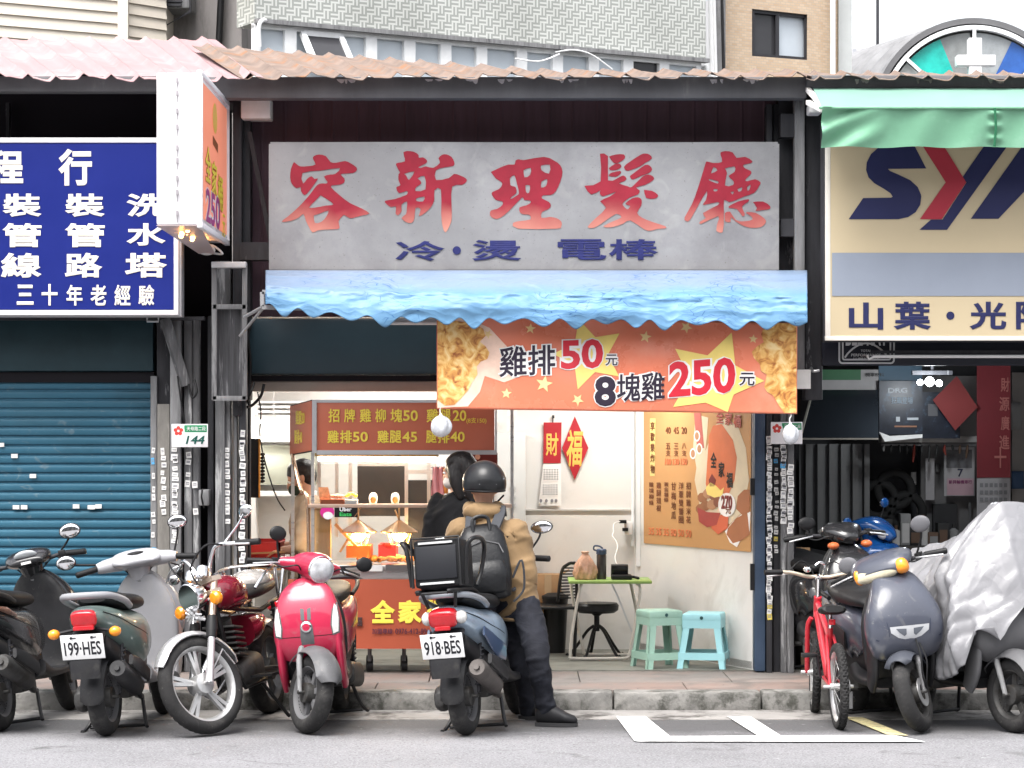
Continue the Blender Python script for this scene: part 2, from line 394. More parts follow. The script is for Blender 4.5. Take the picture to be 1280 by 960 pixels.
def _stains(m, sc, lo, hi, col, k=.6, dist=1.0):  # oil drips and patches
    t = m.node_tree; N = t.nodes; L = t.links; b = N['Principled BSDF']; src = b.inputs['Base Color'].links[0].from_socket
    tc = N.new('ShaderNodeTexCoord'); n = N.new('ShaderNodeTexNoise'); n.inputs['Scale'].default_value = sc; n.inputs['Detail'].default_value = 5; n.inputs['Distortion'].default_value = dist; L.new(tc.outputs['Object'], n.inputs['Vector'])
    r = N.new('ShaderNodeMapRange'); r.inputs['From Min'].default_value = lo; r.inputs['From Max'].default_value = hi; r.inputs['To Max'].default_value = k; L.new(n.outputs['Fac'], r.inputs[0])
    x = N.new('ShaderNodeMix'); x.data_type = 'RGBA'; L.new(r.outputs[0], x.inputs['Factor']); L.new(src, x.inputs['A']); x.inputs['B'].default_value = (*col,1); L.new(x.outputs['Result'], b.inputs['Base Color'])
_stains(asphalt, 3.1, .62, .72, (.06,.058,.058)); _stains(asphalt, 14, .68, .74, (.4,.4,.4), .5)
gutter_m = mat('gutter_concrete', (.26,.25,.24), .9, nscale=2.5, namt=.25, bump=.3, bscale=50, col2=(.075,.07,.066), spot=(3,.5,.62))
kerb_m = mat('kerb_stone', (.2,.195,.185), .9, nscale=9, namt=.3, bump=.6, bscale=35, col2=(.07,.07,.062), spot=(7,.47,.6))
_stains(kerb_m, 4, .56, .66, (.33,.32,.3), .5)
side_m = mat('sidewalk_concrete', (.17,.155,.145), .8, nscale=2, namt=.2, bump=.2, bscale=45, col2=(.21,.155,.135), spot=(.7,.45,.6))
_stains(side_m, 2.2, .55, .7, (.09,.085,.08), .6); _stains(side_m, 17, .66, .72, (.05,.05,.05), .7)
floor_m = mat('shop_floor_terrazzo', (.2,.2,.175), .5, nscale=2.5, namt=.18, col2=(.12,.12,.105), spot=(2,.5,.66))
_stains(floor_m, 3, .55, .7, (.08,.078,.07), .6)
paint_w = mat('road_paint_white', (.72,.72,.71), .7, nscale=6, namt=.1, col2=(.27,.27,.27), spot=(16,.54,.66))
paint_y = mat('road_paint_worn_yellow', (.62,.55,.3), .7, nscale=6, namt=.1, col2=(.24,.23,.18), spot=(14,.5,.62))
steel_dk = mat('steel_dark_paint', (.035,.035,.04), .55, nscale=5, namt=.35, col2=(.3,.3,.31), spot=(4,.62,.7), stretch=(3,3,.5))
steel_gr = mat('steel_grey_peeling', (.13,.13,.135), .6, nscale=6, namt=.35, col2=(.42,.42,.42), spot=(6,.55,.64), stretch=(4,4,.35), bump=.1)
steel_md = mat('steel_mid_grey', (.2,.2,.205), .6, nscale=6, namt=.3, col2=(.07,.07,.075), spot=(5,.55,.66), stretch=(4,4,.4))
concrete_p = mat('pillar_render', (.2,.19,.175), .85, nscale=5, namt=.25, bump=.25, col2=(.33,.31,.29), spot=(5,.57,.66), stretch=(2,2,.6))
black_m = mat('matte_black', (.012,.011,.014), .9)  # plain near black for shutter slots, pillar recess and core
maroon_m = mat('maroon_sheet', (.105,.062,.08), .6, nscale=2, namt=.2, stretch=(6,1,.6))
white_wall = mat('white_wall_paint', (.72,.705,.68), .7, nscale=1.6, namt=.05, col2=(.6,.575,.54), spot=(1.4,.58,.8))
_stains(white_wall, 2.4, .58, .74, (.4,.37,.33), .35)
chrome = mat('chrome', (.75,.75,.76), .16, 1, namt=.08, rvar=.06)
alu = mat('aluminium', (.62,.62,.63), .38, .9, namt=.08)
stain_s = mat('stainless_sheet', (.6,.59,.57), .3, .85, namt=.1, stretch=(1,1,12))
white_pl = mat('white_plastic', (.8,.8,.8), .4, namt=.04)
black_pl = mat('black_plastic', (.011,.011,.012), .5, spec=.3, nscale=12, namt=.3)
paper_w = mat('paper_white', (.78,.77,.75), .8, namt=.08, nscale=9)
paper_y = mat('paper_yellow', (.7,.56,.12), .8)
paper_b = mat('paper_blue', (.1,.38,.68), .8)

# ================================================================ ground
g = MB(); g.box(-150, 150, -150, 250, -.5, 0)
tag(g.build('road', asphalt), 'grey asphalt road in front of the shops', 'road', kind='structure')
g = MB(); g.box(-6, 6, YD(15.62), YD(16.2), .0, .004)
tag(g.build('gutter', gutter_m), 'pale concrete gutter strip along the kerb', 'gutter', kind='structure')
k = MB(); xs = [-6,-4.8,-3.62,-2.47,-1.3,-.35,.64,1.575,2.5,3.6,4.8,6]
for a, b in zip(xs[:-1], xs[1:]):
    j = random.uniform(-.008, .008); k.box(a+.004, b-.004, YD(16.15)+j, YD(16.35), -.05, .118+j*.4)
tag(k.build('kerb', kerb_m, bevel=.016), 'worn stone kerb blocks edging the pavement', 'kerb', kind='structure')
s = MB(); ys = [YD(16.35), YD(16.85), YD(17.62)]; xs2 = [-6 + i*1.0 for i in range(13)]
for (ya, yb), o in zip(zip(ys[:-1], ys[1:]), (.12, .45)):
    for a in xs2: s.box(a+o+.003, a+1+o-.003, ya+.003, yb-.003, -.05, .112)
tag(s.build('pavement', side_m, bevel=.004), 'pinkish grey slab pavement under the shop fronts', 'pavement', kind='structure')
s = MB(); s.box(-7, 7, YD(17.62), YD(24), -.06, .12)
tag(s.build('shop_floor', floor_m), 'greenish grey terrazzo floor inside the shops', 'floor', kind='structure')
def mark(name, pts, m, lab):
    b = MB(); b.flat([(p.x, p.y) for p in (G(*q) for q in pts)], (0,0,.009), (1,0,0), (0,1,0))
    return tag(b.build(name, m), lab, 'road marking', 'painted parking bay lines', 'structure')
mark('road_marking', [(793,928),(837,921.5),(807,897),(770,897)], paint_w, 'wide white corner mark of the parking bay')
mark('road_marking', [(793.5,928.6),(1157,929),(1117,920.5),(838,922)], paint_w, 'long white line along the road edge')
mark('road_marking', [(947,921.2),(976,921.2),(938,897),(909,897)], paint_w, 'middle white divider of the parking bay')
mark('road_marking', [(1108,919.6),(1136,921.5),(1078,898),(1055,898)], paint_y, 'worn yellowish divider by the bicycle')

# ================================================================ buildings behind
tile_cream = mat('cream_cladding', (.66,.6,.52), .6, nscale=2, namt=.06)
def facade(name, mm, pts, h0, h1): pass
def wall_between(mb, a, b, z0, z1, th=.3):
    a, b = Vector((*a, 0)), Vector((*b, 0)); n = (b-a).normalized().cross(ZA)*-1
    mb.add([a+ZA*z0, b+ZA*z0, b+ZA*z1, a+ZA*z1, a-n*-th+ZA*z0, b-n*-th+ZA*z0, b-n*-th+ZA*z1, a-n*-th+ZA*z1],
           [(0,1,2,3),(5,4,7,6),(4,0,3,7),(1,5,6,2),(3,2,6,7),(4,5,1,0)]); return mb
def xy(u, d): return (X(u, d), YD(d))

# cream building with horizontal siding
cb = thing('cream_building', 'cream building clad in horizontal boards behind the pink roof', 'building', (X(80,25), YD(25), 0))
m = MB(); a, b = Vector((*xy(-260,23.4),0)), Vector((*xy(152,25),0)); c = Vector((*xy(207,25.4),0))
for (p, q) in ((a, b), (b, c)):
    n = (q-p).normalized().cross(ZA)
    for i in range(60):
        z0 = 2 + i*.11; z1 = z0+.108
        m.add([p+ZA*z0+n*.022, q+ZA*z0+n*.022, q+ZA*z1, p+ZA*z1, p+ZA*z0, q+ZA*z0], [(0,1,2,3),(4,5,1,0)])
m.build('cladding', tile_cream, cb, smooth=False)
m = MB(); m.add([a, b, c, c+Vector((0,4,0)), a+Vector((0,5,0)), *(p+ZA*8.6 for p in (a, b, c, c+Vector((0,4,0)), a+Vector((0,5,0))))],
    [(0,1,6,5),(1,2,7,6),(2,3,8,7),(3,4,9,8),(4,0,5,9),(9,8,7,6,5)])
m.xf(Matrix.Translation((0,.03,0))); m.build('wall', tile_cream, cb, smooth=False)
m = MB(); m.bar(b+ZA*2+Vector((.02,-.03,0)), b+ZA*8.6+Vector((.02,-.03,0)), .1, .06); m.build('corner_trim', tile_cream, cb)

# grey rendered wall with old air conditioner
grey_r = mat('grey_render_stained', (.3,.28,.275), .9, nscale=2, namt=.2, col2=(.13,.12,.12), spot=(2,.5,.66), stretch=(1.5,1.5,.4))
gb = thing('grey_building', 'stained grey rendered building between the cream and the tiled one', 'building', (X(250,26), YD(26), 0))
m = MB(); m.box(X(196,26), X(302,26), YD(26), YD(30), 0, 9); m.build('wall', grey_r, gb)
m = MB(); m.cyl(P(271,110,25.9), P(279,-60,25.9), .035); m.build('drain_pipe', black_pl, gb)
ac = thing('air_conditioner', 'old grey window air conditioner on a rusty bracket high on grey wall', 'air conditioner', P(222,30,25.6))
m = MB(); m.box(X(206,25.6), X(240,25.6), YD(25.5), YD(25.95), Z(12,25.6), Z(-35,25.6)); m.build('casing', steel_md, ac, bevel=.01)
m = MB()
for i in range(9): m.box(X(208,25.6), X(229,25.6), YD(25.47), YD(25.5), Z(10-i*5,25.6), Z(7.5-i*5,25.6))
m.build('grille', steel_dk, ac)
m = MB(); q0, q1 = P(204,34,25.5), P(238,14,25.5)
m.tube([q0+ZA*.33, q0, q1, q1+ZA*.33, q0+ZA*.33], .016, 6); m.build('bracket', steel_dk, ac)

# green tiled building with a row of windows
def tile_mat():
    mm = bpy.data.materials.new('mosaic_tile'); mm.use_nodes = True; t = mm.node_tree; N = t.nodes; L = t.links; b = N['Principled BSDF']
    tc = N.new('ShaderNodeTexCoord'); sp = N.new('ShaderNodeSeparateXYZ'); L.new(tc.outputs['Object'], sp.inputs[0])
    def mth(op, a, v=None, k=None):
        n = N.new('ShaderNodeMath'); n.operation = op
        if hasattr(a, 'node'): L.new(a, n.inputs[0])
        else: n.inputs[0].default_value = a
        if v is not None:
            if hasattr(v, 'node'): L.new(v, n.inputs[1])
            else: n.inputs[1].default_value = v
        return n.outputs[0]
    S = 13.0
    x = mth('MULTIPLY', sp.outputs['X'], S*1.15); z = mth('MULTIPLY', sp.outputs['Z'], S)
    par = mth('MODULO', mth('ADD', mth('ADD', mth('FLOOR', x), mth('FLOOR', z)), 1000), 2)
    fx, fz = mth('FRACT', x), mth('FRACT', z)
    bx = mth('GREATER_THAN', mth('ABSOLUTE', mth('SUBTRACT', mth('FRACT', mth('ADD', mth('MULTIPLY', fx, 2), .25)), .5)), .22)
    bz = mth('GREATER_THAN', mth('ABSOLUTE', mth('SUBTRACT', mth('FRACT', mth('ADD', mth('MULTIPLY', fz, 2), .25)), .5)), .22)
    inv = mth('SUBTRACT', 1.0, par)
    fac = mth('ADD', mth('MULTIPLY', par, bx), mth('MULTIPLY', inv, bz))
    n = N.new('ShaderNodeTexNoise'); n.inputs['Scale'].default_value = 1.2; n.inputs['Detail'].default_value = 9; L.new(tc.outputs['Object'], n.inputs['Vector'])
    mx = N.new('ShaderNodeMix'); mx.data_type = 'RGBA'; L.new(fac, mx.inputs['Factor']); mx.inputs['A'].default_value = (.56,.57,.545,1); mx.inputs['B'].default_value = (.3,.315,.295,1)
    m2 = N.new('ShaderNodeMix'); m2.data_type = 'RGBA'; m2.blend_type = 'MULTIPLY'; m2.inputs['Factor'].default_value = .6
    L.new(mx.outputs['Result'], m2.inputs['A']); cr = N.new('ShaderNodeValToRGB'); cr.color_ramp.elements[0].position = .3; cr.color_ramp.elements[0].color = (.55,.55,.53,1)
    cr.color_ramp.elements[1].position = .55; L.new(n.outputs['Fac'], cr.inputs[0]); L.new(cr.outputs[0], m2.inputs['B'])
    L.new(m2.outputs['Result'], b.inputs['Base Color']); b.inputs['Roughness'].default_value = .5
    return mm
tile_m = tile_mat()
win_glass = mat('window_pale_glass', (.5,.55,.6), .12, nscale=.8, namt=.12)
win_dark = mat('window_dark_glass', (.05,.05,.055), .12)
alu_w = mat('window_frame_white', (.75,.76,.77), .5)
tb = thing('tiled_building', 'grey green mosaic tiled building with a strip of white framed windows', 'building', (X(590,25), YD(25), 0))
A, B = Vector((*xy(318,24),0)), Vector((*xy(882,26.6),0)); ax = (B-A).normalized(); an = ax.cross(ZA); LEN = (B-A).length
def tw(u, v):                                    # point of the tiled wall plane seen at u,v
    # intersect the camera ray with the plane through A with normal an
    r = Vector(((u-640)/FPX, 1, -(v-HOR)/FPX)); o = Vector((0, CAM_Y, CAM_Z)); t = (A-o).dot(an)/r.dot(an); return o + r*t
ztop = tw(318,28).z; zbot = 4.0
m = MB(); m.obox((A+B)/2+ZA*(ztop+3)-an*.2, ax*LEN/2, an*.2, ZA*3.0); m.build('wall', tile_m, tb)
m = MB(); m.obox((A+B)/2+ZA*(zbot/2+.5)-an*.2, ax*LEN/2, an*.2, ZA*(zbot/2+.5)); m.build('lower_wall', tile_m, tb)
m = MB(); m.obox((A+B)/2+ZA*(ztop+.01)+an*.03, ax*LEN/2, an*.05, ZA*.02); m.build('lintel', steel_md, tb)
us = [318, 363, 464, 512, 557, 602, 652, 697, 742, 785, 830, 876]
for i, (u0, u1) in enumerate(zip(us[:-1], us[1:])):
    p0, p1 = tw(u0, 40), tw(u1, 60); p0.z = p1.z = 0; w = (p1-p0).length
    c = (p0+p1)/2; fr = MB(); z0, z1 = zbot+1.0, ztop-.02
    for s_ in (-1, 1): fr.obox(c+ax*s_*(w/2-.03)+ZA*(z0+z1)/2-an*.03, ax*.03, an*.04, ZA*(z1-z0)/2)
    for zz in (z0, z1): fr.obox(c+ZA*zz-an*.03, ax*w/2, an*.038, ZA*.03)
    f = fr.build('window', alu_w, tb)
    pn = MB(); pn.obox(c+ZA*(z0+z1)/2-an*.05, ax*(w/2-.06), an*.005, ZA*((z1-z0)/2-.03)); pn.build('pane', win_dark if i == 9 else win_glass, f)
# a top hung casement swung open
q = MB(); p0, p1 = tw(378, 45), tw(425, 49); tp = ztop-.06
o0, o1 = Vector((p0.x,p0.y,tp)), Vector((p1.x,p1.y,tp)); dn = an*.28-ZA*.33
for a_, b_ in ((o0, o1), (o0, o0+dn), (o1, o1+dn), (o0+dn, o1+dn)): q.bar(a_, b_, .05)
f = q.build('open_window', alu_w, tb)
q = MB(); q.add([o0, o1, o1+dn, o0+dn], [(0,1,2,3)]); q.build('pane', win_dark, f)
m = MB(); m.tube(catmull([tw(319,60)+an*.1, tw(317,35)+an*.12, tw(323,27)+an*.1, tw(330,27)+an*.05], 5), .02); m.build('white_pipe', white_pl, tb)
m = MB()
m.tube(catmull([tw(690,66)+an*.06, tw(712,64)+an*.09, tw(735,70)+an*.08, tw(760,88)+an*.08], 6), .008)
m.tube(catmull([tw(640,74)+an*.06, tw(668,78)+an*.09, tw(694,69)+an*.08], 6), .008); m.build('cable', white_pl, tb)

# grey service column with pipes, then tan brick building
gp = mat('grey_column_rough', (.25,.25,.255), .9, nscale=6, namt=.35, bump=.3, stretch=(2,2,.6))
sc_ = thing('service_column', 'rough grey concrete column carrying white drain pipes', 'column', (X(890,27), YD(27), 0))
m = MB(); m.box(X(872,27), X(907,27), YD(27), YD(27.6), 0, 9); m.build('shaft', gp, sc_)
for u, r_, mm in ((879,.04,white_pl),(886,.028,white_pl),(891,.02,white_pl),(901,.016,black_pl)):
    m = MB(); m.cyl(P(u+4,110,26.93), P(u,-60,26.93), r_); m.build('drain_pipe', mm, sc_)
m = MB(); m.tube(catmull([P(868,90,26.9), P(872,84,26.9), P(882,82,26.9), P(884,95,26.9)], 5), .025); m.build('elbow_pipe', white_pl, sc_)
def brick_mat(name, c1, c2, mo, sc, w=.5, h=.25, bump=.2):
    mm = bpy.data.materials.new(name); mm.use_nodes = True; t = mm.node_tree; N = t.nodes; L = t.links; b = N['Principled BSDF']
    tc = N.new('ShaderNodeTexCoord'); sp = N.new('ShaderNodeSeparateXYZ'); cb_ = N.new('ShaderNodeCombineXYZ'); L.new(tc.outputs['Object'], sp.inputs[0])
    L.new(sp.outputs['X'], cb_.inputs[0]); L.new(sp.outputs['Z'], cb_.inputs[1])
    br = N.new('ShaderNodeTexBrick'); L.new(cb_.outputs[0], br.inputs['Vector']); br.inputs['Scale'].default_value = sc
    br.inputs['Color1'].default_value = (*c1,1); br.inputs['Color2'].default_value = (*c2,1); br.inputs['Mortar'].default_value = (*mo,1)
    br.inputs['Mortar Size'].default_value = .02; br.inputs['Brick Width'].default_value = w; br.inputs['Row Height'].default_value = h
    L.new(br.outputs['Color'], b.inputs['Base Color']); b.inputs['Roughness'].default_value = .75
    bp = N.new('ShaderNodeBump'); bp.inputs['Strength'].default_value = bump; bp.inputs['Distance'].default_value = .01; bp.invert = True
    L.new(br.outputs['Fac'], bp.inputs['Height']); L.new(bp.outputs[0], b.inputs['Normal']); return mm
tan_b = brick_mat('tan_tile_brick', (.5,.36,.24), (.58,.45,.32), (.42,.36,.3), 9)
bb = thing('tan_brick_building', 'tan tile brick building with one dark sliding window', 'building', (X(975,27.5), YD(27.5), 0))
def bp_(u, v): return P(u, v, 27.3 + (u-905)*.006)
m = MB(); y0 = YD(27.3); wx = [X(905,27.3), X(940,27.5), X(1009,27.9), X(1047,28.2)]; wy = [YD(27.3), YD(27.5), YD(27.9), YD(28.2)]
zt = [Z(11,27.5), Z(18,27.9)]; zb = [Z(70,27.5), Z(75,27.9)]
V = []
for (x_, y_) in zip(wx, wy): V += [(x_, y_, 0), (x_, y_, 9)]
m.add(V, [(0,2,3,1),(4,6,7,5)])
m.add([(wx[1],wy[1],0),(wx[2],wy[2],0),(wx[2],wy[2],zb[1]),(wx[1],wy[1],zb[0]),(wx[1],wy[1],zt[0]),(wx[2],wy[2],zt[1]),(wx[2],wy[2],9),(wx[1],wy[1],9)],
      [(0,1,2,3),(4,5,6,7)])
m.add([(wx[3],wy[3],0),(wx[3],wy[3]+4,0),(wx[3],wy[3]+4,9),(wx[3],wy[3],9)], [(0,1,2,3)])
i_ = .12
m.add([(wx[1],wy[1],zb[0]),(wx[2],wy[2],zb[1]),(wx[2],wy[2],zt[1]),(wx[1],wy[1],zt[0]),(wx[1],wy[1]+i_,zb[0]),(wx[2],wy[2]+i_,zb[1]),(wx[2],wy[2]+i_,zt[1]),(wx[1],wy[1]+i_,zt[0])],
      [(0,1,5,4),(1,2,6,5),(2,3,7,6),(3,0,4,7)])
m.build('wall', tan_b, bb, smooth=False)
fm = MB(); q = [Vector((wx[1]+.01,wy[1]+.06,zb[0]+.01)), Vector((wx[2]-.01,wy[2]+.06,zb[1]+.01)), Vector((wx[2]-.01,wy[2]+.06,zt[1]-.01)), Vector((wx[1]+.01,wy[1]+.06,zt[0]-.01))]
mid0, mid1 = q[0].lerp(q[1], .46), q[3].lerp(q[2], .46)
for a_, b_ in ((q[0],q[1]),(q[1],q[2]),(q[2],q[3]),(q[3],q[0]),(mid0,mid1)): fm.bar(a_, b_, .04, .05)
f = fm.build('window', mat('window_frame_black', (.03,.03,.035), .4), bb)
for a_, b_, c_, d_, mm in ((q[0],mid0,mid1,q[3],win_dark),(mid0,q[1],q[2],mid1,win_glass)):
    pm = MB(); pm.quad(a_, b_, c_, d_); pm.xf(Matrix.Translation((0,.03,0))); pm.build('pane', mm, f)
m = MB(); m.cyl(P(1041,110,28.0), P(1041,-40,28.0), .03); m.build('drain_pipe', white_pl, bb)
m = MB(); m.box(X(1047.5,28.2), X(1064,28.2), YD(28.15), YD(29.5), 0, 9); m.build('corner_pier', mat('pale_grey_render', (.42,.44,.44), .8, namt=.1), bb)

# vaulted market roof with coloured gable glass and a cross
vr = thing('vaulted_hall', 'barrel vaulted hall with coloured glass gable and white cross', 'building', (X(1216,40), YD(40), 0))
R1 = 118*40/FPX; vx, vz = X(1216,40), Z(151,40)
def arc(r, a): return Vector((vx + r*math.cos(a), 0, vz + r*math.sin(a)))
vault = mat('vault_grey_sheet', (.2,.2,.205), .6, nscale=3, namt=.25)
m = MB()
def vf(a, b):
    an_ = math.pi*(1.0-a); rr = R1*1.06 + .03*math.sin(b*2*math.pi*17)
    p = arc(rr, an_); return (p.x - 2.3*b, YD(40) + b*7, p.z)
m.grid(vf, 40, 140); m.build('roof', vault, vr)
m = MB(); rings = []
for i in range(41):
    a_ = math.pi*i/40; rings.append([arc(R1*k_, a_) + Vector((0,YD(39.9)+y_,0)) for k_, y_ in ((1.02,0),(1.08,0),(1.08,.35),(1.02,.35))])
m.loft(rings); m.build('arch_rim', mat('rim_dark', (.12,.12,.125), .6), vr)
m = MB(); rings = []
for i in range(41):
    a_ = math.pi*i/40; rings.append([arc(R1*k_, a_) + Vector((0,YD(39.86)+y_,0)) for k_, y_ in ((.955,0),(1.0,0),(1.0,.15),(.955,.15))])
m.loft(rings)
for a_ in (42, 90, 138, 20, 160):
    m.bar(arc(.0, 0)+Vector((0,YD(39.88),.0)), arc(R1*.95, R(a_))+Vector((0,YD(39.88),0)), .05)
m.build('arch_frame', alu_w, vr)
for a0, a1, r0, r1, c in ((158,178,.45,.93,(.02,.42,.36)),(139,158,.05,.93,(.42,.43,.42)),(139,150,.35,.7,(.03,.14,.42)),(112,138,.05,.93,(.02,.42,.36)),(92,112,.05,.93,(.22,.23,.23)),(63,88,.05,.93,(.3,.32,.33)),
                         (44,64,.4,.93,(.03,.1,.34)),(22,42,.4,.93,(.3,.31,.32)),(10,22,.05,.93,(.02,.4,.3)),(2,10,.05,.93,(.3,.3,.3))):
    gl = mat('gable_glass_%d%d%d' % tuple(int(k_*100) for k_ in c), c, .2, nscale=5, namt=.2)
    m = MB(); n_ = 8; pts = [arc(R1*r1, R(a0+(a1-a0)*i/n_)) for i in range(n_+1)] + [arc(R1*r0, R(a1)), arc(R1*r0, R(a0))]
    m.add([p+Vector((0,YD(39.98 if r0 < .3 else 39.96),0)) for p in pts], [tuple(range(len(pts)))]); m.build('glass_panel', gl, vr)
m = MB(); m.box(X(1080,40), X(1350,40), YD(39.85), YD(47), 0, vz-.05); m.build('wall', mat('hall_wall', (.4,.39,.37), .8), vr)
cr = thing('white_cross', 'plain white cross standing before the coloured gable glass', 'cross', P(1218,95,39.4))
m = MB(); m.box(X(1210,39.4), X(1226,39.4), YD(39.3), YD(39.5), Z(128,39.4), Z(48.5,39.4)); m.build('upright', white_pl, cr, bevel=.01)
m = MB(); m.box(X(1195,39.4), X(1243,39.4), YD(39.28), YD(39.52), Z(83,39.4), Z(70,39.4)); m.build('crossbar', white_pl, cr, bevel=.01)
m = MB(); m.cyl(P(1097,110,60), P(1097,-60,60), .035, 8); tag(m.build('antenna_mast', steel_dk), 'thin dark mast rising against the white sky', 'mast')
m = MB(); rr_ = random.Random(3)
ft = thing('distant_tower', 'faint pale high rise block far beyond the roofs', 'building', (X(1080,220), YD(220), 0))
for u0, u1, v0 in ((1064,1078,54),(1078,1094,48),(1094,1112,60)): m.box(X(u0,220), X(u1,220), YD(220), YD(232), 0, Z(v0,220))
m.build('block', mat('far_pale_wall', (.5,.5,.52), .8), ft)
for i in range(4):
    for j in range(4): m = MB(); m.box(X(1066+j*11,220), X(1070+j*11,220), YD(219.9), YD(220), Z(66+i*9,220), Z(61+i*9,220)); m.build('window_band', mat('far_window', (.36,.37,.4), .5), ft)

# unseen houses added across the street, behind the photographer: they keep the low sky light off the shop fronts
ob = thing('added_street_building', 'plain grey apartment row added unseen across the street facing the shops', 'building', (0, -33, 0))
m = MB(); m.box(-34, 34, -40, -33, 0, 13); m.build('wall', mat('added_street_wall_grey', (.2,.195,.185), .8, nscale=1, namt=.2), ob)
for i in range(11):
    for j in range(4):
        m = MB(); m.box(-31+i*6, -28.4+i*6, -33.02, -32.95, .8+j*3.1, 2.5+j*3.1); m.build('window', win_dark, ob)
# ================================================================ the terrace of three shops
roof_pink = mat('roof_pink_sheet', (.34,.22,.228), .6, nscale=1.5, namt=.1, col2=(.4,.31,.31), spot=(1.2,.5,.7))
roof_rust = mat('roof_brown_rust', (.2,.15,.125), .7, nscale=4, namt=.3, col2=(.26,.13,.065), spot=(3.5,.52,.64))
def corr(fa, fb, n, amp, seg=10):                # corrugated sheet: front edge fa->, back edge fb->
    m = MB()
    def fn(a, b):
        p = fa(a).lerp(fb(a), b); ph = (a*n) % 1
        h = amp*max(0, math.cos((ph-.5)*2*math.pi))**3.5 - .006*math.sin(ph*2*math.pi)
        return p + Vector((0, 0, h - .012*math.sin(a*37)*(1-b)))
    m.grid(fn, n*seg, 8); return m
lb = thing('shuttered_shop', 'closed shop with blue roller shutter under the pink roof', 'shop building', (X(60,17.8), YD(17.8), .12))
sb = thing('chicken_shop', 'open fried chicken shop under the brown roof and old salon sign', 'shop building', (X(640,17.8), YD(17.8), .12))
wb = thing('scooter_workshop', 'dark open motorcycle workshop at the right end', 'shop building', (X(1150,17.8), YD(17.8), .12))
E1 = Z(97,17.0)
fa = lambda a: Vector((X(-260+a*590,17.0), YD(17.0), E1-.01)); fb = lambda a: Vector((X(-330+a*600,21), YD(21), Z(50,21)))
corr(fa, fb, 17, .032).build('roof', roof_pink, lb, ang=60, solid=.004)
fa = lambda a: Vector((X(300+a*715,17.0), YD(17.0), E1))
def fb(a):
    u = 240+a*760; v = 57 + 33*min(1, a*1.7)
    return Vector((X(u,19.4), YD(19.4), Z(v,19.4)))
corr(fa, fb, 20, .027).build('roof', roof_rust, sb, ang=60, solid=.004)
fa = lambda a: Vector((X(1008+a*440,16.9), YD(16.9), Z(98,16.9))); fb = lambda a: Vector((X(1000+a*440,19.4), YD(19.4), Z(92,19.4)))
corr(fa, fb, 13, .027).build('roof', roof_rust, wb, ang=60, solid=.004)
# peeling bits of sheet under the eaves
m = MB(); rr_ = random.Random(5)
for u in (425, 535, 583, 628, 705, 778, 888, 935, 1070, 1150, 1240):
    for j in range(3):
        uu = u + j*6 + rr_.uniform(-3, 3); h = rr_.uniform(2, 6.5)
        w_ = rr_.uniform(2, 6); m.add([P(uu-w_,99,17.0), P(uu+w_,99,17.0), P(uu+w_*.7,99+h*.8,17.06), P(uu+rr_.uniform(-1,1),99+h,17.06), P(uu-w_*.6,99+h*.5,17.06)], [(0,1,2,3,4)])
m.build('flaking_sealant', mat('sealant_grey', (.34,.31,.29), .8, namt=.3), sb)
fas = mat('fascia_steel', (.125,.125,.132), .55, nscale=3, namt=.25, col2=(.25,.24,.23), spot=(3,.6,.72), stretch=(1,1,.35))
m = MB(); m.box(X(-280,17.15), X(252,17.15), YD(17.15), YD(17.3), Z(114,17.15), Z(95,17.15)); m.build('fascia_beam', fas, lb, bevel=.006)
m = MB(); m.box(X(253,17.15), X(1008,17.15), YD(17.15), YD(17.3), Z(122.5,17.15), Z(96,17.15)); m.build('fascia_beam', fas, sb, bevel=.006)
m = MB(); m.box(X(1009,17.1), X(1480,17.1), YD(17.1), YD(17.3), Z(109,17.1), Z(94,17.1)); m.build('fascia_beam', fas, wb, bevel=.006)
# upper walls
m = MB(); xs_ = [300+i*15.6 for i in range(46)]
def uw(a, b):
    u = 296 + a*720; ph = (a*46*2) % 2; st = .0 if ph < 1 else .018
    return (X(u,17.75), YD(17.75)+st, Z(60,17.75)*b + Z(500,17.75)*(1-b)-(.0))
m.grid(lambda a, b: (X(296+a*720,17.75), YD(17.75)+(.007 if (a*24) % 1 > .06 else 0), Z(101,17.75)*b + Z(396,17.75)*(1-b)), 276, 1)
m.build('upper_wall', maroon_m, sb, smooth=False)
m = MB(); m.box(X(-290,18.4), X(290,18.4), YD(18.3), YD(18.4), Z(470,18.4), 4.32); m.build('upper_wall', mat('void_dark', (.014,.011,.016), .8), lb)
m = MB(); m.box(X(9,18.25), X(13,18.25), YD(18.2), YD(18.28), Z(180,18.25), 4.1); m.build('stud', steel_dk, lb)
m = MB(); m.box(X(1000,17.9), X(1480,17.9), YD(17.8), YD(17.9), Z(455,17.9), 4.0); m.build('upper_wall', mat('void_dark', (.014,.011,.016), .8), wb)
# closed shells so that no sky leaks in behind
m = MB()
m.box(X(205,18), X(214,18), YD(18.2), YD(21.5), .12, 4.0); m.box(X(-300,18), X(-292,18), YD(17.8), YD(21.5), .12, 4.0)
m.box(X(-300,18), X(214,18), YD(21.4), YD(21.5), .12, 4.0); m.build('shell_wall', white_wall, lb)
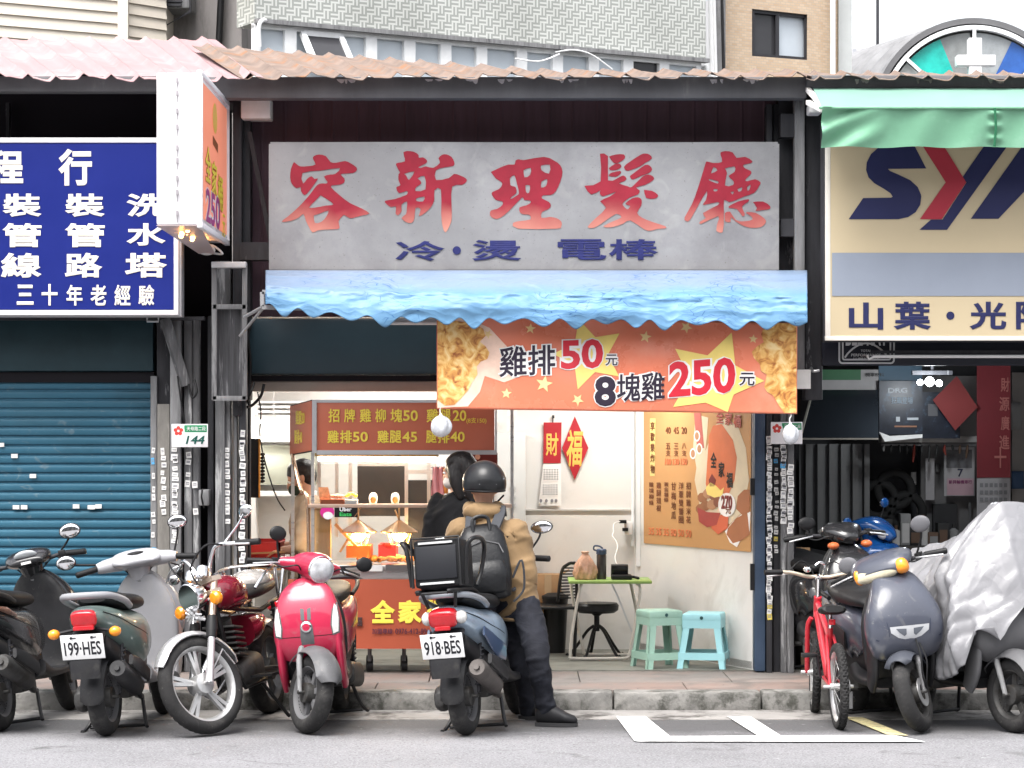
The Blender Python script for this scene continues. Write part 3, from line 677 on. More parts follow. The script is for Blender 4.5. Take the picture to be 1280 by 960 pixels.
# ---- interior of the chicken shop
CEIL = 2.62
XL = X(296,17.75)
wp = lambda u, d: Vector((X(u,d), YD(d), 0))
RF, RB = wp(943,17.62), wp(793,19.3)
m = MB(); m.box(XL-.1, RB.x+.05, YD(19.3), YD(19.4), .12, CEIL); m.build('back_wall', white_wall, sb)
m = MB(); n_ = (RB-RF).normalized().cross(ZA); m.add([RF+ZA*.12, RB+ZA*.12, RB+ZA*CEIL, RF+ZA*CEIL, RF+ZA*.12+Vector((.06,.03,0)), RB+ZA*.12+Vector((.12,.1,0)), RB+ZA*CEIL+Vector((.12,.1,0)), RF+ZA*CEIL+Vector((.06,.03,0))],
    [(0,1,2,3),(5,4,7,6),(4,0,3,7),(3,2,6,7),(1,5,6,2)]); m.build('side_wall', white_wall, sb)
m = MB(); m.box(XL-.1, XL, YD(17.7), YD(19.3), .12, CEIL); m.build('side_wall', white_wall, sb)
m = MB(); m.box(XL-.1, X(1000,17.75), YD(17.78), YD(19.42), CEIL, CEIL+.06); m.build('ceiling', white_wall, sb)
m = MB(); m.box(XL-.1, X(1010,17.75), YD(19.3), YD(19.42), CEIL+.06, 4.05)
m.box(XL-.1, X(1010,17.75), YD(17.8), YD(19.42), 4.05, 4.12); m.build('loft_wall', maroon_m, sb)
teal = mat('housing_dark_teal', (.022,.04,.052), .35, nscale=1.5, namt=.2, stretch=(.6,1,1))
m = MB(); m.box(XL, X(945,17.6), YD(17.55), YD(17.85), Z(468,17.55), Z(398,17.55)); m.build('shutter_housing', teal, sb, bevel=.02)
m = MB(); m.box(XL, X(945,17.6), YD(17.62), YD(17.82), Z(476,17.6), Z(469,17.6)); m.build('shutter_slot', black_m, sb)
beige = mat('lintel_beige', (.33,.28,.24), .8, namt=.12)
m = MB(); m.box(XL, X(945,17.65), YD(17.64), YD(17.8), Z(489,17.65), Z(476.5,17.65)); m.build('lintel', beige, sb, bevel=.005)
m = MB(); m.box(X(943,17.5), X(957,17.5), YD(17.5), YD(17.64), .12, Z(500,17.5)); m.build('door_post', mat('post_blue_grey', (.045,.07,.115), .45, nscale=4, namt=.2), sb, bevel=.012)
for v0, v1 in ((598,619),(705,738)): m = MB(); m.box(X(938,17.52), X(943,17.52), YD(17.5), YD(17.56), Z(v1,17.5), Z(v0,17.5)); m.build('post_bracket', black_pl, sb)
m = MB(); p0, p1 = RF.lerp(RB, .02), RB.lerp(RF, .02); m.bar(p0+ZA*.15-n_*-.01, p1+ZA*.15-n_*-.01, .02, .05); m.build('skirting', mat('skirting_grey', (.45,.44,.42), .7), sb)
# conduit and trunking on the walls
m = MB(); ww = lambda t, z: RB.lerp(RF, t) + ZA*z + n_*.02
m.tube([wp(791,19.27)+ZA*.9, wp(791,19.27)+ZA*2.3], .012, 8); m.build('cable_conduit', white_pl, sb)
m = MB(); m.box(X(795,19.26), X(800,19.26), YD(19.2), YD(19.29), .75, 2.3); m.build('corner_trunking', white_pl, sb)
m = MB(); m.box(X(640,19.28), X(792,19.28), YD(19.275), YD(19.302), Z(638,19.3), Z(636,19.3)); m.build('wall_panel_joint', mat('joint_grey', (.6,.59,.57), .8), sb)

# ---- pillars
def sticker_col(parent, u, d, v0, v1, n, w=6.5, hmin=4.5, hmax=9, seed=1, y=None):
    r = random.Random(seed)
    for i in range(n):
        v = v0 + (v1-v0)*(i + r.uniform(-.25,.25))/max(1, n-1); h = r.uniform(hmin, hmax); ww_ = w*r.uniform(.75, 1.15); uu = u + r.uniform(-1, 1)
        mm = paper_w if r.random() < .97 else (paper_y if r.random() < .4 else paper_b); a_ = r.uniform(-.15, .15)
        b = MB(); c = P(uu, v, d-.004); ux = Vector((math.cos(a_),0,math.sin(a_))); uz = Vector((-math.sin(a_),0,math.cos(a_)))
        b.obox(c, ux*ww_*.5*d/FPX, Vector((0,.0012,0)), uz*h*.5*d/FPX)
        b.cur = 1
        for j in range(2 if h > 6 else 1):
            b.obox(c+Vector((0,-.0014,0))+uz*((j-.3)*h*.22*d/FPX), ux*ww_*.33*d/FPX, Vector((0,.0004,0)), uz*.55*d/FPX)
        b.build('sticker', [mm, mat('print_grey', (.25,.25,.28), .8)], parent, smooth=False)
ZP = .112
def post(parent, name, mm, u0, u1, d, dep, v0=None, z0=ZP, bev=.005):
    m = MB(); m.box(X(u0,d), X(u1,d), YD(d), YD(d+dep), z0, Z(v0,d) if v0 is not None else 4.0); return m.build(name, mm, parent, bevel=bev)
pl = thing('steel_pillar', 'bundle of grey steel posts covered in small stickers beside blue shutter', 'pillar', (X(250,17.6), YD(17.6), ZP))
post(pl, 'guide_rail', steel_md, 188, 196, 17.62, .12, 470)
o = post(pl, 'rendered_column', concrete_p, 196.5, 212, 17.58, .3, 505)
sticker_col(o, 204, 17.58, 562, 640, 9, 6, seed=2); sticker_col(pl, 191.5, 17.62, 565, 700, 10, 4.5, seed=3)
post(pl, 'upper_column', steel_dk, 196, 213, 17.66, .3, 395, Z(510,17.66))
o = post(pl, 'flat_post', steel_md, 212.5, 226, 17.5, .1, 400); sticker_col(o, 218.5, 17.5, 563, 678, 17, 7.5, seed=4)
o = post(pl, 'angle_post', steel_gr, 230, 240, 17.55, .1, 400); sticker_col(o, 235, 17.55, 568, 606, 4, 6, seed=5)
m = MB(); m.cyl(Vector((X(245,17.55),YD(17.58),ZP)), Vector((X(245,17.55),YD(17.58),Z(400,17.55))), .03, 12); o = m.build('drain_pipe', steel_gr, pl)
sticker_col(o, 244, 17.535, 600, 640, 2, 7, seed=6)
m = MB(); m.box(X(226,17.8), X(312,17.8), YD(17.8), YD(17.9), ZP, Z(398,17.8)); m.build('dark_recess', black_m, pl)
post(pl, 'round_post', steel_dk, 259.5, 267, 17.58, .1, 395)
post(pl, 'wide_post', steel_gr, 269, 288, 17.5, .16, 326); post(pl, 'post_edge', steel_gr, 278.5, 281, 17.48, .02, 500)
o = [c for c in pl.children if c.name.startswith('wide_post')][0]; sticker_col(o, 284, 17.5, 563, 650, 11, 7, seed=7)
o = post(pl, 'slim_post', steel_gr, 292.5, 296.5, 17.5, .1, 495); o = post(pl, 'front_post', steel_dk, 299, 307.5, 17.46, .12, 497); sticker_col(o, 303, 17.46, 543, 700, 21, 7, seed=8)
m = MB(); m.box(X(249,17.5), X(262,17.5), YD(17.46), YD(17.6), Z(632,17.5), Z(612,17.5)); m.build('junction_box', steel_md, pl, bevel=.01)
m = MB(); m.tube(catmull([P(222,470,17.45),P(226,500,17.44),P(231,530,17.47),P(233,560,17.5)], 5), .006); m.tube(catmull([P(243,475,17.45),P(246,490,17.42),P(240,497,17.44),P(236,480,17.45)], 5), .008); m.tube(catmull([P(255,635,17.48),P(252,622,17.44),P(253,612,17.44)],5), .006); m.build('cable', black_pl, pl)
# slanted brace and upper steel of the left pillar
m = MB(); m.bar(P(206,398,17.45), P(232,482,17.5), .085, .06); m.build('slanted_brace', steel_gr, pl, bevel=.004)
post(pl, 'upper_post', steel_dk, 291, 302, 17.45, .12, 118, Z(520,17.45)); post(pl, 'upper_post', steel_dk, 303, 313, 17.55, .15, 118, Z(500,17.5))
m = MB(); m.box(X(301,17.4), X(338,17.4), YD(17.4), YD(17.6), Z(148,17.4), Z(122,17.4)); m.build('white_bracket', paper_w, pl, bevel=.01)
m = MB(); m.box(X(300,17.45), X(340,17.45), YD(17.43), YD(17.6), Z(325,17.45), Z(303,17.45)); m.bar(P(312,165,17.5), P(345,335,17.5), .03); m.build('upper_bracket', steel_dk, pl)
# frame that carries the light box
fr = thing('sign_support', 'welded angle steel frame hanging under the tall light box', 'frame', P(288,500,17.3))
m = MB()
for u in (268, 306): m.bar(P(u,332,17.32), P(u,500,17.32), .035, .03)
for v in (383.5, 498): m.bar(P(266,v,17.32), P(308,v,17.32), .03, .034)
m.build('rail', steel_md, fr, bevel=.003)
m = MB(); m.box(X(265,17.3), X(308,17.3), YD(17.26), YD(17.36), Z(335,17.3), Z(327.5,17.3)); m.build('top_bar', mat('bar_pale', (.55,.55,.56), .5, namt=.2), fr, bevel=.004)
m = MB(); m.box(X(268,17.36), X(306,17.36), YD(17.36), YD(17.37), Z(498,17.36), Z(384,17.36)); m.build('back_sheet', mat('galvanised_dirty', (.07,.07,.075), .5, .3, nscale=5, namt=.5, col2=(.28,.28,.29), spot=(3,.52,.6), stretch=(5,1,.3)), fr)

pr = thing('steel_pillar', 'slim steel posts crowded with white stickers between banner and workshop', 'pillar', (X(975,17.6), YD(17.6), ZP))
o = post(pr, 'angle_post', steel_dk, 958, 965.5, 17.5, .12, 130); sticker_col(o, 961.5, 17.5, 548, 770, 42, 6, seed=10)
o = post(pr, 'channel_post', steel_dk, 966.5, 975, 17.56, .1, 130); sticker_col(o, 970.5, 17.56, 562, 690, 17, 5, 3, 6, seed=11)
o = post(pr, 'angle_post', steel_gr, 976, 983.5, 17.5, .12, 500); sticker_col(o, 979.5, 17.5, 560, 650, 17, 6.5, seed=12)
o = post(pr, 'drain_post', steel_gr, 984.5, 992.5, 17.48, .1, 500); sticker_col(o, 988, 17.48, 585, 662, 12, 7, seed=13)
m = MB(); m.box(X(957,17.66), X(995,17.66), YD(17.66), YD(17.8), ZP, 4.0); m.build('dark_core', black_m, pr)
post(pr, 'upper_post', steel_dk, 973, 993, 17.55, .2, 120, Z(500,17.5)); post(pr, 'upper_post', steel_md, 993.5, 1006, 17.32, .12, 108, Z(465,17.3))
post(pr, 'upper_post', steel_dk, 1006.5, 1028, 17.4, .2, 108, Z(500,17.4))
m = MB(); m.box(X(994,17.28), X(1013,17.28), YD(17.26), YD(17.31), Z(486,17.28), Z(462,17.28)); m.build('paper_notice', paper_w, pr, smooth=False)
m = MB(); m.box(X(976,17.36), X(1003,17.36), YD(17.36), YD(17.5), Z(296,17.4), Z(274,17.4)); m.box(X(976,17.36), X(996,17.36), YD(17.36), YD(17.5), Z(172,17.4), Z(143,17.4)); m.build('cross_bracket', steel_dk, pr)
m = MB(); m.box(X(1010,17.2), X(1026,17.2), YD(17.1), YD(17.3), Z(143,17.2), Z(131,17.2)); m.build('white_hinge', paper_w, pr, bevel=.01)
m = MB(); m.tube(catmull([P(1014,460,17.35),P(1016,464,17.3),P(1024,463,17.3)], 4), .01); m.build('hook', alu, pr)

# ---- roller shutter
sh_m = mat('shutter_blue', (.035,.125,.19), .42, nscale=1.2, namt=.18, col2=(.055,.16,.23), spot=(1,.5,.7), stretch=(.5,1,2))
_stains(sh_m, 1.3, .5, .72, (.03,.065,.085), .55); _stains(sh_m, 11, .64, .72, (.16,.22,.25), .5)
m = MB(); vs = []; n_s = 33; zb, zt_ = ZP+.02, Z(452,17.75); hs = (zt_-zb)/n_s; prof = []
for i in range(n_s):
    for t, y in ((0,.014),(.06,.0),(.5,-.012),(.72,-.006),(.8,.012),(.9,.016)): prof.append((zb+(i+t)*hs, y))
rings = [[Vector((x_, YD(17.75)+y, z)) for z, y in prof] for x_ in (X(-240,17.75), X(189,17.75))]
m.loft(rings, cap=False, closed=False); m.build('roller_shutter', sh_m, lb, ang=50)
m = MB(); m.box(X(-240,17.7), X(192,17.7), YD(17.68), YD(18.0), Z(464,17.7), Z(397,17.7)); m.build('shutter_housing', mat('housing_teal_left', (.02,.045,.056), .4, namt=.2), lb, bevel=.01)
m = MB(); m.box(X(-240,17.7), X(192,17.7), YD(17.72), YD(18.0), Z(478,17.7), Z(465,17.7)); m.build('shutter_slot', black_m, lb)
for u, v, w in ((2,556,6),(18,570,8),(41,595,8),(20,634,8),(30,634,8),(95,633,8),(114,634,9),(123,633,8)):
    b = MB(); c = P(u, v, 17.725); b.box(c.x-w/2*.0055, c.x+w/2*.0055, c.y-.001, c.y+.012, c.z-.014, c.z+.014); b.build('sticker', paper_w, lb, smooth=False)
m = MB(); m.box(X(-240,17.4), X(255,17.4), YD(17.42), YD(17.48), Z(400,17.4), Z(395.5,17.4)); m.build('sign_rail', steel_dk, lb)
m = MB(); m.tube([P(184,396,17.3),P(184,402,17.3),P(198,402,17.3),P(198,396,17.3)], .007, 6); m.build('sign_clip', alu, lb)
# ================================================================ signs, awnings and banner
def fine(mb, n=1):                               # split large flat faces so they follow the cloth
    me = bpy.data.meshes.new('t'); me.from_pydata([tuple(v) for v in mb.v], [], mb.f); bm = bmesh.new(); bm.from_mesh(me)
    bmesh.ops.triangulate(bm, faces=bm.faces)
    for _ in range(n):
        es = [e for e in bm.edges if e.calc_length() > .06]
        if es: bmesh.ops.subdivide_edges(bm, edges=es, cuts=1); bmesh.ops.triangulate(bm, faces=bm.faces)
    mb.v = [v.co.copy() for v in bm.verts]; bm.verts.index_update(); mb.f = [[v.index for v in f.verts] for f in bm.faces]; mb.m = [0]*len(mb.f)
    bm.free(); bpy.data.meshes.remove(me); return mb
# ---- old salon sign
galv = mat('salon_galvanised', (.33,.33,.34), .36, .35, nscale=.8, namt=.2, col2=(.19,.185,.2), spot=(.6,.46,.7), bump=.12, bscale=14, spec=.5)
_speck(galv, 75, .68, .76, (.2,.19,.18)); _stains(galv, 5, .6, .75, (.5,.49,.48), .4)
def fade_red(name, zlo, zhi):                    # paint worn pale near its lower edge
    mm = mat(name, (.255,.014,.03), .55, nscale=5, namt=.2); t = mm.node_tree; N = t.nodes; L = t.links; b = N['Principled BSDF']
    src = b.inputs['Base Color'].links[0].from_socket; tc = N.new('ShaderNodeTexCoord'); sp = N.new('ShaderNodeSeparateXYZ'); L.new(tc.outputs['Object'], sp.inputs[0])
    n = N.new('ShaderNodeTexNoise'); n.inputs['Scale'].default_value = 2.2; n.inputs['Detail'].default_value = 5; L.new(tc.outputs['Object'], n.inputs['Vector'])
    ad = N.new('ShaderNodeMath'); ad.operation = 'MULTIPLY_ADD'; ad.inputs[1].default_value = .3; L.new(n.outputs['Fac'], ad.inputs[0]); L.new(sp.outputs['Z'], ad.inputs[2])
    r = N.new('ShaderNodeMapRange'); r.inputs['From Min'].default_value = zhi; r.inputs['From Max'].default_value = zlo; L.new(ad.outputs[0], r.inputs[0])
    x = N.new('ShaderNodeMix'); x.data_type = 'RGBA'; L.new(r.outputs[0], x.inputs['Factor']); L.new(src, x.inputs['A']); x.inputs['B'].default_value = (.56,.25,.19,1)
    L.new(x.outputs['Result'], b.inputs['Base Color']); return mm
D = 17.3
ss = thing('salon_sign', 'dented galvanised hairdresser sign with large faded red characters', 'sign', P(655,337,D))
rs = random.Random(9)
def dent(x, z): return .010*math.sin(x*2.1+.5)*math.sin(z*3.3+1)+.006*math.sin(x*5.3+z*4)
def spt(u, v, off=0):
    p = P(u, v, D); p.y += dent(p.x, p.z) - off; return p
m = MB(); m.grid(lambda a, b: spt(338+634*a, 337-157*b), 90, 24)
sheet = m.build('sheet', galv, ss)
m = MB()
for u0, v0, u1, v1 in ((338,180,972,180),(338,337,972,337),(338,180,338,337),(972,180,972,337)):
    for i in range(20):
        a = i/20; b = (i+1)/20; m.bar(spt(u0+(u1-u0)*a, v0+(v1-v0)*a, -.012), spt(u0+(u1-u0)*b, v0+(v1-v0)*b, -.012), .02, .026)
m.build('edge', galv, ss)
red_p = fade_red('salon_red', .36, .6); red_q = red_p
glyph = {   # outlines of the brush-written characters, in eighths of a photo pixel from (u0, 180)
 345: [[(180,180),(205,200),(245,225),(320,222),(395,205),(370,150),(378,122),(430,105),(500,122),(545,180),(600,188),(690,170),(750,195),(805,235),(805,265),(770,290),(690,295),(645,305),(685,345),(680,385),(640,405),(580,412),(548,430),(640,515),(740,590),(860,645),(935,693),(870,712),(800,730),(740,742),(685,710),(665,720),(625,770),(635,830),(615,850),(500,855),(420,865),(365,885),(330,830),(300,770),(275,700),(230,735),(150,770),(55,778),(120,725),(200,655),(270,585),(335,510),(380,450),(415,408),(460,393),(500,395),(515,378),(480,325),(540,305),(590,300),(640,240),(450,265),(265,290),(272,395),(310,350),(355,322),(385,350),(420,345),(385,400),(340,460),(288,513),(250,470),(248,430),(205,442),(160,400),(143,340),(150,250)],
   [(445,512),(500,545),(575,603),(500,615),(400,635),(330,635),(390,570)],[(378,715),(440,695),(525,665),(500,730),(450,780),(388,790)]],
 475: [[(235,85),(270,72),(340,80),(385,110),(390,140),(430,135),(470,165),(460,195),(385,232),(410,240),(460,225),(530,240),(600,190),(585,145),(620,110),(665,105),(715,130),(742,180),(735,220),(650,235),(560,265),(562,362),(690,340),(740,300),(800,315),(860,345),(865,375),(820,410),(722,425),(715,600),(718,740),(700,810),(655,885),(625,820),(612,700),(610,455),(545,465),(543,560),(510,630),(450,690),(388,722),(408,650),(355,640),(345,740),(320,785),(270,785),(215,740),(260,700),(268,640),(270,575),(215,605),(215,670),(180,712),(155,690),(160,625),(110,630),(65,600),(50,567),(150,550),(270,505),(265,470),(190,492),(163,440),(175,425),(205,410),(185,360),(187,300),(200,285),(160,210),(180,190),(250,175),(240,120)],
   [(240,300),(345,275),(290,360),(265,320)],[(375,345),(445,320),(455,455),(355,470),(365,430),(410,400),(405,370)],[(360,545),(445,525),(430,575),(365,570)]],
 595: [[(148,280),(220,245),(320,205),(385,205),(395,165),(430,152),(480,160),(680,128),(780,165),(840,210),(865,280),(845,370),(800,470),(750,510),(670,515),(660,545),(730,580),(748,620),(720,655),(660,680),(655,740),(740,730),(810,745),(855,780),(850,830),(800,848),(420,848),(370,790),(450,770),(545,755),(535,710),(480,705),(440,685),(435,635),(500,615),(545,590),(540,565),(480,560),(460,535),(330,670),(250,735),(190,750),(140,715),(150,665),(210,650),(265,610),(262,575),(200,560),(160,510),(165,480),(230,450),(260,410),(255,380),(200,345)],
   [(475,260),(548,238),(540,310),(485,333)],[(650,215),(738,208),(730,297),(655,262)],[(340,340),(385,312),(410,400),(430,490),(400,520),(345,552),(355,530),(405,490),(400,440),(385,425),(345,412)],[(495,412),(540,415),(530,488),(500,480)],[(655,375),(712,350),(700,420),(650,435)]],
 720: [[(240,98),(320,122),(320,365),(420,340),(470,315),(505,345),(480,375),(430,395),(520,425),(560,430),(660,330),(720,305),(770,325),(775,360),(690,410),(600,435),(635,465),(620,505),(540,535),(480,580),(465,610),(510,655),(530,640),(540,620),(490,600),(560,545),(620,535),(655,560),(650,620),(610,690),(660,740),(760,780),(895,825),(890,845),(820,850),(740,870),(680,855),(540,765),(470,800),(350,835),(270,825),(380,770),(455,735),(400,700),(280,780),(180,840),(115,830),(200,740),(300,640),(240,575),(330,530),(400,480),(270,525),(235,490),(245,465),(150,507),(90,430),(100,418),(245,375)],
   [(330,125),(400,105),(480,105),(488,145),(440,180),(385,195),(345,150)],[(330,240),(380,205),(430,195),(455,230),(400,262),(340,262)],[(325,320),(350,290),(440,270),(448,295),(400,330)],[(480,235),(500,205),(640,110),(690,95),(735,105),(760,145),(690,190),(640,225),(520,270),(490,255)],[(540,320),(620,260),(690,210),(735,215),(762,255),(730,290),(650,320),(570,357),(545,340)],[(680,460),(760,470),(815,505),(815,530),(780,548),(700,540)]],
 845: [[(445,85),(490,72),(565,85),(605,140),(690,130),(762,172),(740,195),(670,210),(690,245),(745,270),(748,300),(690,360),(720,372),(790,353),(845,385),(830,420),(780,490),(680,525),(600,560),(530,580),(480,560),(480,690),(478,800),(470,860),(460,885),(405,870),(415,790),(425,720),(250,800),(240,775),(300,740),(270,690),(420,610),(415,580),(270,610),(300,560),(310,470),(230,600),(140,760),(100,770),(85,735),(160,600),(220,440),(290,210),(310,175),(370,190),(460,180),(445,110)],
   [(350,295),(375,230),(415,265)],[(485,245),(585,225),(585,280),(525,320),(575,370),(570,410),(490,415),(510,290)],[(330,350),(420,372),(415,395),(335,365)],[(375,450),(415,450),(410,470),(378,470)],[(615,450),(660,432),(655,465),(625,478)],[(710,430),(745,405),(735,455),(715,465)],[(545,480),(580,475),(565,505)],
   [(770,580),(870,575),(940,620),(935,650),(870,660),(795,668),(810,640)],[(490,690),(540,675),(600,760),(690,772),(765,755),(750,720),(700,690),(720,680),(800,690),(890,750),(895,790),(850,830),(760,838),(680,820),(600,775),(550,730),(545,780),(490,770)],[(530,620),(620,575),(725,552),(722,578),(660,625),(690,700),(665,722),(610,650),(530,640)]]}
for u0, loops in glyph.items():
    vs, fs = outline_mesh([catmull([(x/100, y/100) for x, y in lp + lp[:1]], 2)[:-1] for lp in loops])
    b = MB(); b.add([spt(u0+x*100/8, 180+y*100/8, .004) for x, y, z in vs], fs); fine(b, 3)
    for p in b.v: p.y = YD(D)+dent(p.x, p.z)-.004
    b.build('lettering', red_p, ss, smooth=False)
blue_p = mat('salon_blue', (.018,.022,.11), .6, nscale=8, namt=.25)
for ch, u0, v0, u1, v1 in (('冷',494,301,556,326),('燙',590,300,652,326),('電',697,299,758,325),('棒',761,299,823,325)):
    b = MB(); lt(b, ch, u0, v0, u1, v1, D, .022)
    for p in b.v: p.y += dent(p.x, p.z)-.006
    b.build('lettering', blue_p, ss, smooth=False)
b = MB(); b.flat([(.028*math.cos(i*.393), .028*math.sin(i*.393)) for i in range(16)], P(571,313,D)+Vector((0,dent(X(571,D),Z(313,D))-.006,0)), XA, ZA); b.build('lettering', blue_p, ss)

# ---- blue tarpaulin awning
def tarp_mat():
    if 'tarpaulin' in MATS: return MATS['tarpaulin']
    mm = mat('tarpaulin', (.115,.245,.4), .38, nscale=3, namt=.14, bump=.15, bscale=22); t = mm.node_tree; N = t.nodes; L = t.links; b = N['Principled BSDF']
    src = b.inputs['Base Color'].links[0].from_socket
    tc = N.new('ShaderNodeTexCoord'); sp = N.new('ShaderNodeSeparateXYZ'); L.new(tc.outputs['Object'], sp.inputs[0])
    n = N.new('ShaderNodeTexNoise'); n.inputs['Scale'].default_value = 4; n.inputs['Detail'].default_value = 5; L.new(tc.outputs['Object'], n.inputs['Vector'])
    ad = N.new('ShaderNodeMath'); ad.operation = 'MULTIPLY_ADD'; ad.inputs[1].default_value = .1; L.new(n.outputs['Fac'], ad.inputs[0]); L.new(sp.outputs['Z'], ad.inputs[2])
    r = N.new('ShaderNodeMapRange'); r.inputs['From Min'].default_value = .2; r.inputs['From Max'].default_value = .27; L.new(ad.outputs[0], r.inputs[0])
    x = N.new('ShaderNodeMix'); x.data_type = 'RGBA'; L.new(r.outputs[0], x.inputs['Factor']); L.new(src, x.inputs['A']); x.inputs['B'].default_value = (.17,.235,.34,1)
    L.new(x.outputs['Result'], b.inputs['Base Color']); return mm
from mathutils import noise as mnoise
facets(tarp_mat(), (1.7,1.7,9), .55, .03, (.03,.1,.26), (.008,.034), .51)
aw = thing('blue_awning', 'crumpled light blue tarpaulin awning with scalloped edge below the salon sign', 'awning', P(668,400,16.75))
def tarp(a, b):                                  # a along, b from wall to lower edge
    u = 332 + a*677; prof = [(17.2,338),(16.9,341),(16.7,350),(16.55,366),(16.5,384),(16.5,398)]
    t = b*(len(prof)-1); i = min(int(t), len(prof)-2); f = t-i
    d = prof[i][0]*(1-f)+prof[i+1][0]*f; v = prof[i][1]*(1-f)+prof[i+1][1]*f
    lift = max(0, 1-a*3.6)**2*16 ; v -= lift*b*1.0
    v += a*7*b
    tri = abs(((a*17+.35+.12*math.sin(a*19)) % 1)*2-1); sc = tri*tri*(3-2*tri)*(.75+.3*math.sin(a*37)); ed = max(0, (b-.72)/.28)
    v += ed*(13*sc-3)
    p = P(u, v, d)
    w = min(1, max(0, b-.3)*2.5); bd_ = math.exp(-((b-.6)/.16)**2)
    n1 = mnoise.noise(Vector((p.x*2.3, p.z*7, .3))); n2 = abs(mnoise.noise(Vector((p.x*6+p.z*9, p.z*26-p.x*2, 4)))); n3 = abs(mnoise.noise(Vector((p.x*4-p.z*8, p.z*30+p.x, 9))))
    p.y += w*n1*.02 + bd_*(n2*.02-n3*.02) + ed*.02*(sc-.5); p.z += bd_*(n2-.2)*.015
    return p
m = MB(); m.grid(tarp, 420, 44); m.build('tarpaulin', tarp_mat(), aw, ang=180, solid=.002)
m = MB(); 
m.add([tarp(0,b_/20) for b_ in range(21)]+[P(332,374,17.15)], [tuple(range(22))]); m.build('side_flap', MATS['tarpaulin'], aw)
al_f = mat('frame_grey_alu', (.4,.4,.41), .5, .3, namt=.2)
m = MB()
for a_, b_ in (((328,365,16.6),(328,383,16.6)),((328,384,16.6),(470,388,16.6)),((328,365,16.6),(470,369,16.6)),((330,384,16.6),(332,384,17.2)),((380,368,16.62),(381,386,16.62)),((389,368,16.62),(390,386,16.62)),((985,388,16.6),(1009,388,16.6)),((1005,388,16.6),(1005,345,17.2)),((1004,372,16.6),(1004,400,16.6)),((470,388,16.6),(990,391,16.62))):
    m.bar(P(*a_), P(*b_), .028, .028)
m.build('frame', al_f, aw)
m = MB(); m.tube([P(306,396,17.0), P(328,384,16.7)], .012, 8); m.tube([P(330,384,17.0), P(300,420,17.3)], .01, 8); m.build('stay_rod', al_f, aw)
lf = thing('light_fitting', 'slim grey light batten hung below the awning left of the banner', 'lamp', P(515,404,17.2))
m = MB(); m.box(X(474,17.2), X(549,17.2), YD(17.15), YD(17.25), Z(402,17.2), Z(398,17.2)); m.build('housing', al_f, lf)
m = MB(); m.tube([P(477,404,17.17), P(549,404,17.17)], .012, 10); m.build('tube', white_pl, lf)

# ---- chicken banner
ban_m = mat('banner_orange_red', (.74,.21,.12), .28, nscale=.9, namt=.1, spec=.5, col2=(.76,.34,.23), spot=(.8,.48,.7))
yel_m = mat('print_yellow', (.88,.68,.2), .45); cream_m = mat('print_cream', (.85,.62,.3), .45)
white_m = mat('print_white', (.82,.8,.78), .45); ink_m = mat('print_ink', (.03,.022,.04), .5); redp_m = mat('print_red', (.6,.03,.05), .45)
def chicken_mat(name='print_fried_chicken', s=1.0):
    if name in MATS: return MATS[name]
    mm = bpy.data.materials.new(name); MATS[name] = mm; mm.use_nodes = True; t = mm.node_tree; N = t.nodes; L = t.links; b = N['Principled BSDF']
    tc = N.new('ShaderNodeTexCoord'); n = N.new('ShaderNodeTexNoise'); n.inputs['Scale'].default_value = 13*s; n.inputs['Detail'].default_value = 8; n.inputs['Distortion'].default_value = 1.4
    L.new(tc.outputs['Object'], n.inputs['Vector']); v = N.new('ShaderNodeTexVoronoi'); v.inputs['Scale'].default_value = 24*s; L.new(n.outputs['Color'], v.inputs['Vector'])
    r = N.new('ShaderNodeValToRGB'); e = r.color_ramp.elements; e[0].position = .32; e[0].color = (.28,.075,.02,1); e[1].position = .68; e[1].color = (.85,.62,.3,1)
    k = e.new(.46); k.color = (.62,.29,.07,1); k = e.new(.55); k.color = (.76,.45,.14,1); L.new(n.outputs['Fac'], r.inputs[0]); L.new(r.outputs[0], b.inputs['Base Color']); b.inputs['Roughness'].default_value = .5
    bp = N.new('ShaderNodeBump'); bp.inputs['Strength'].default_value = .15; L.new(n.outputs['Fac'], bp.inputs['Height']); L.new(bp.outputs[0], b.inputs['Normal']); return mm
chick = chicken_mat()
DB = 16.7
bn = thing('chicken_banner', 'orange red price banner with yellow stars and printed fried chicken below the awning', 'banner', P(770,517,DB))
def bcorner(a, b):                               # a 0..1 across, b 0..1 downward
    u = 546 + a*450; v = (392 + a*12)*(1-b) + (511 + a*6.5)*b; return u, v
def bwave(x, z): return .022*math.sin(x*3.1+z*2.0+.6) + .008*math.sin(x*9+z*7) + .012*math.sin(z*9-x*2)
def bpt(a, b, off=0):
    u, v = bcorner(a, b); p = P(u, v, DB); p.y += bwave(p.x, p.z) - off; return p
m = MB(); m.grid(lambda a, b: bpt(a, b), 120, 36); m.build('fabric', ban_m, bn, ang=180, solid=.0015)
def onban(mb, off, y=None):
    for p in mb.v: p.y += bwave(p.x, p.z) - off
    return mb
def clipv(pts):                                  # keep printed shapes inside the banner
    out = []
    for u, v in pts:
        u = min(max(u, 547), 995); a = (u-546)/450; out.append((u, min(max(v, 392+a*12+.8), 510.5+a*6.5-.8)))
    return out
def bshape(name, pts, mm, off):
    b = MB(); b.add([P(u, v, DB) for u, v in clipv(pts)], [tuple(range(len(pts)))]); fine(b, 4); onban(b, off); return b.build(name, mm, bn)
def ustar(cx, cy, r, rot, k=.42): return [(cx+x, cy-y) for x, y in star(0, 0, r, rot, k)]
bshape('star', ustar(737,443,46,-.30,.5), yel_m, .004); bshape('star', ustar(893,474,62,.35,.5), yel_m, .004)
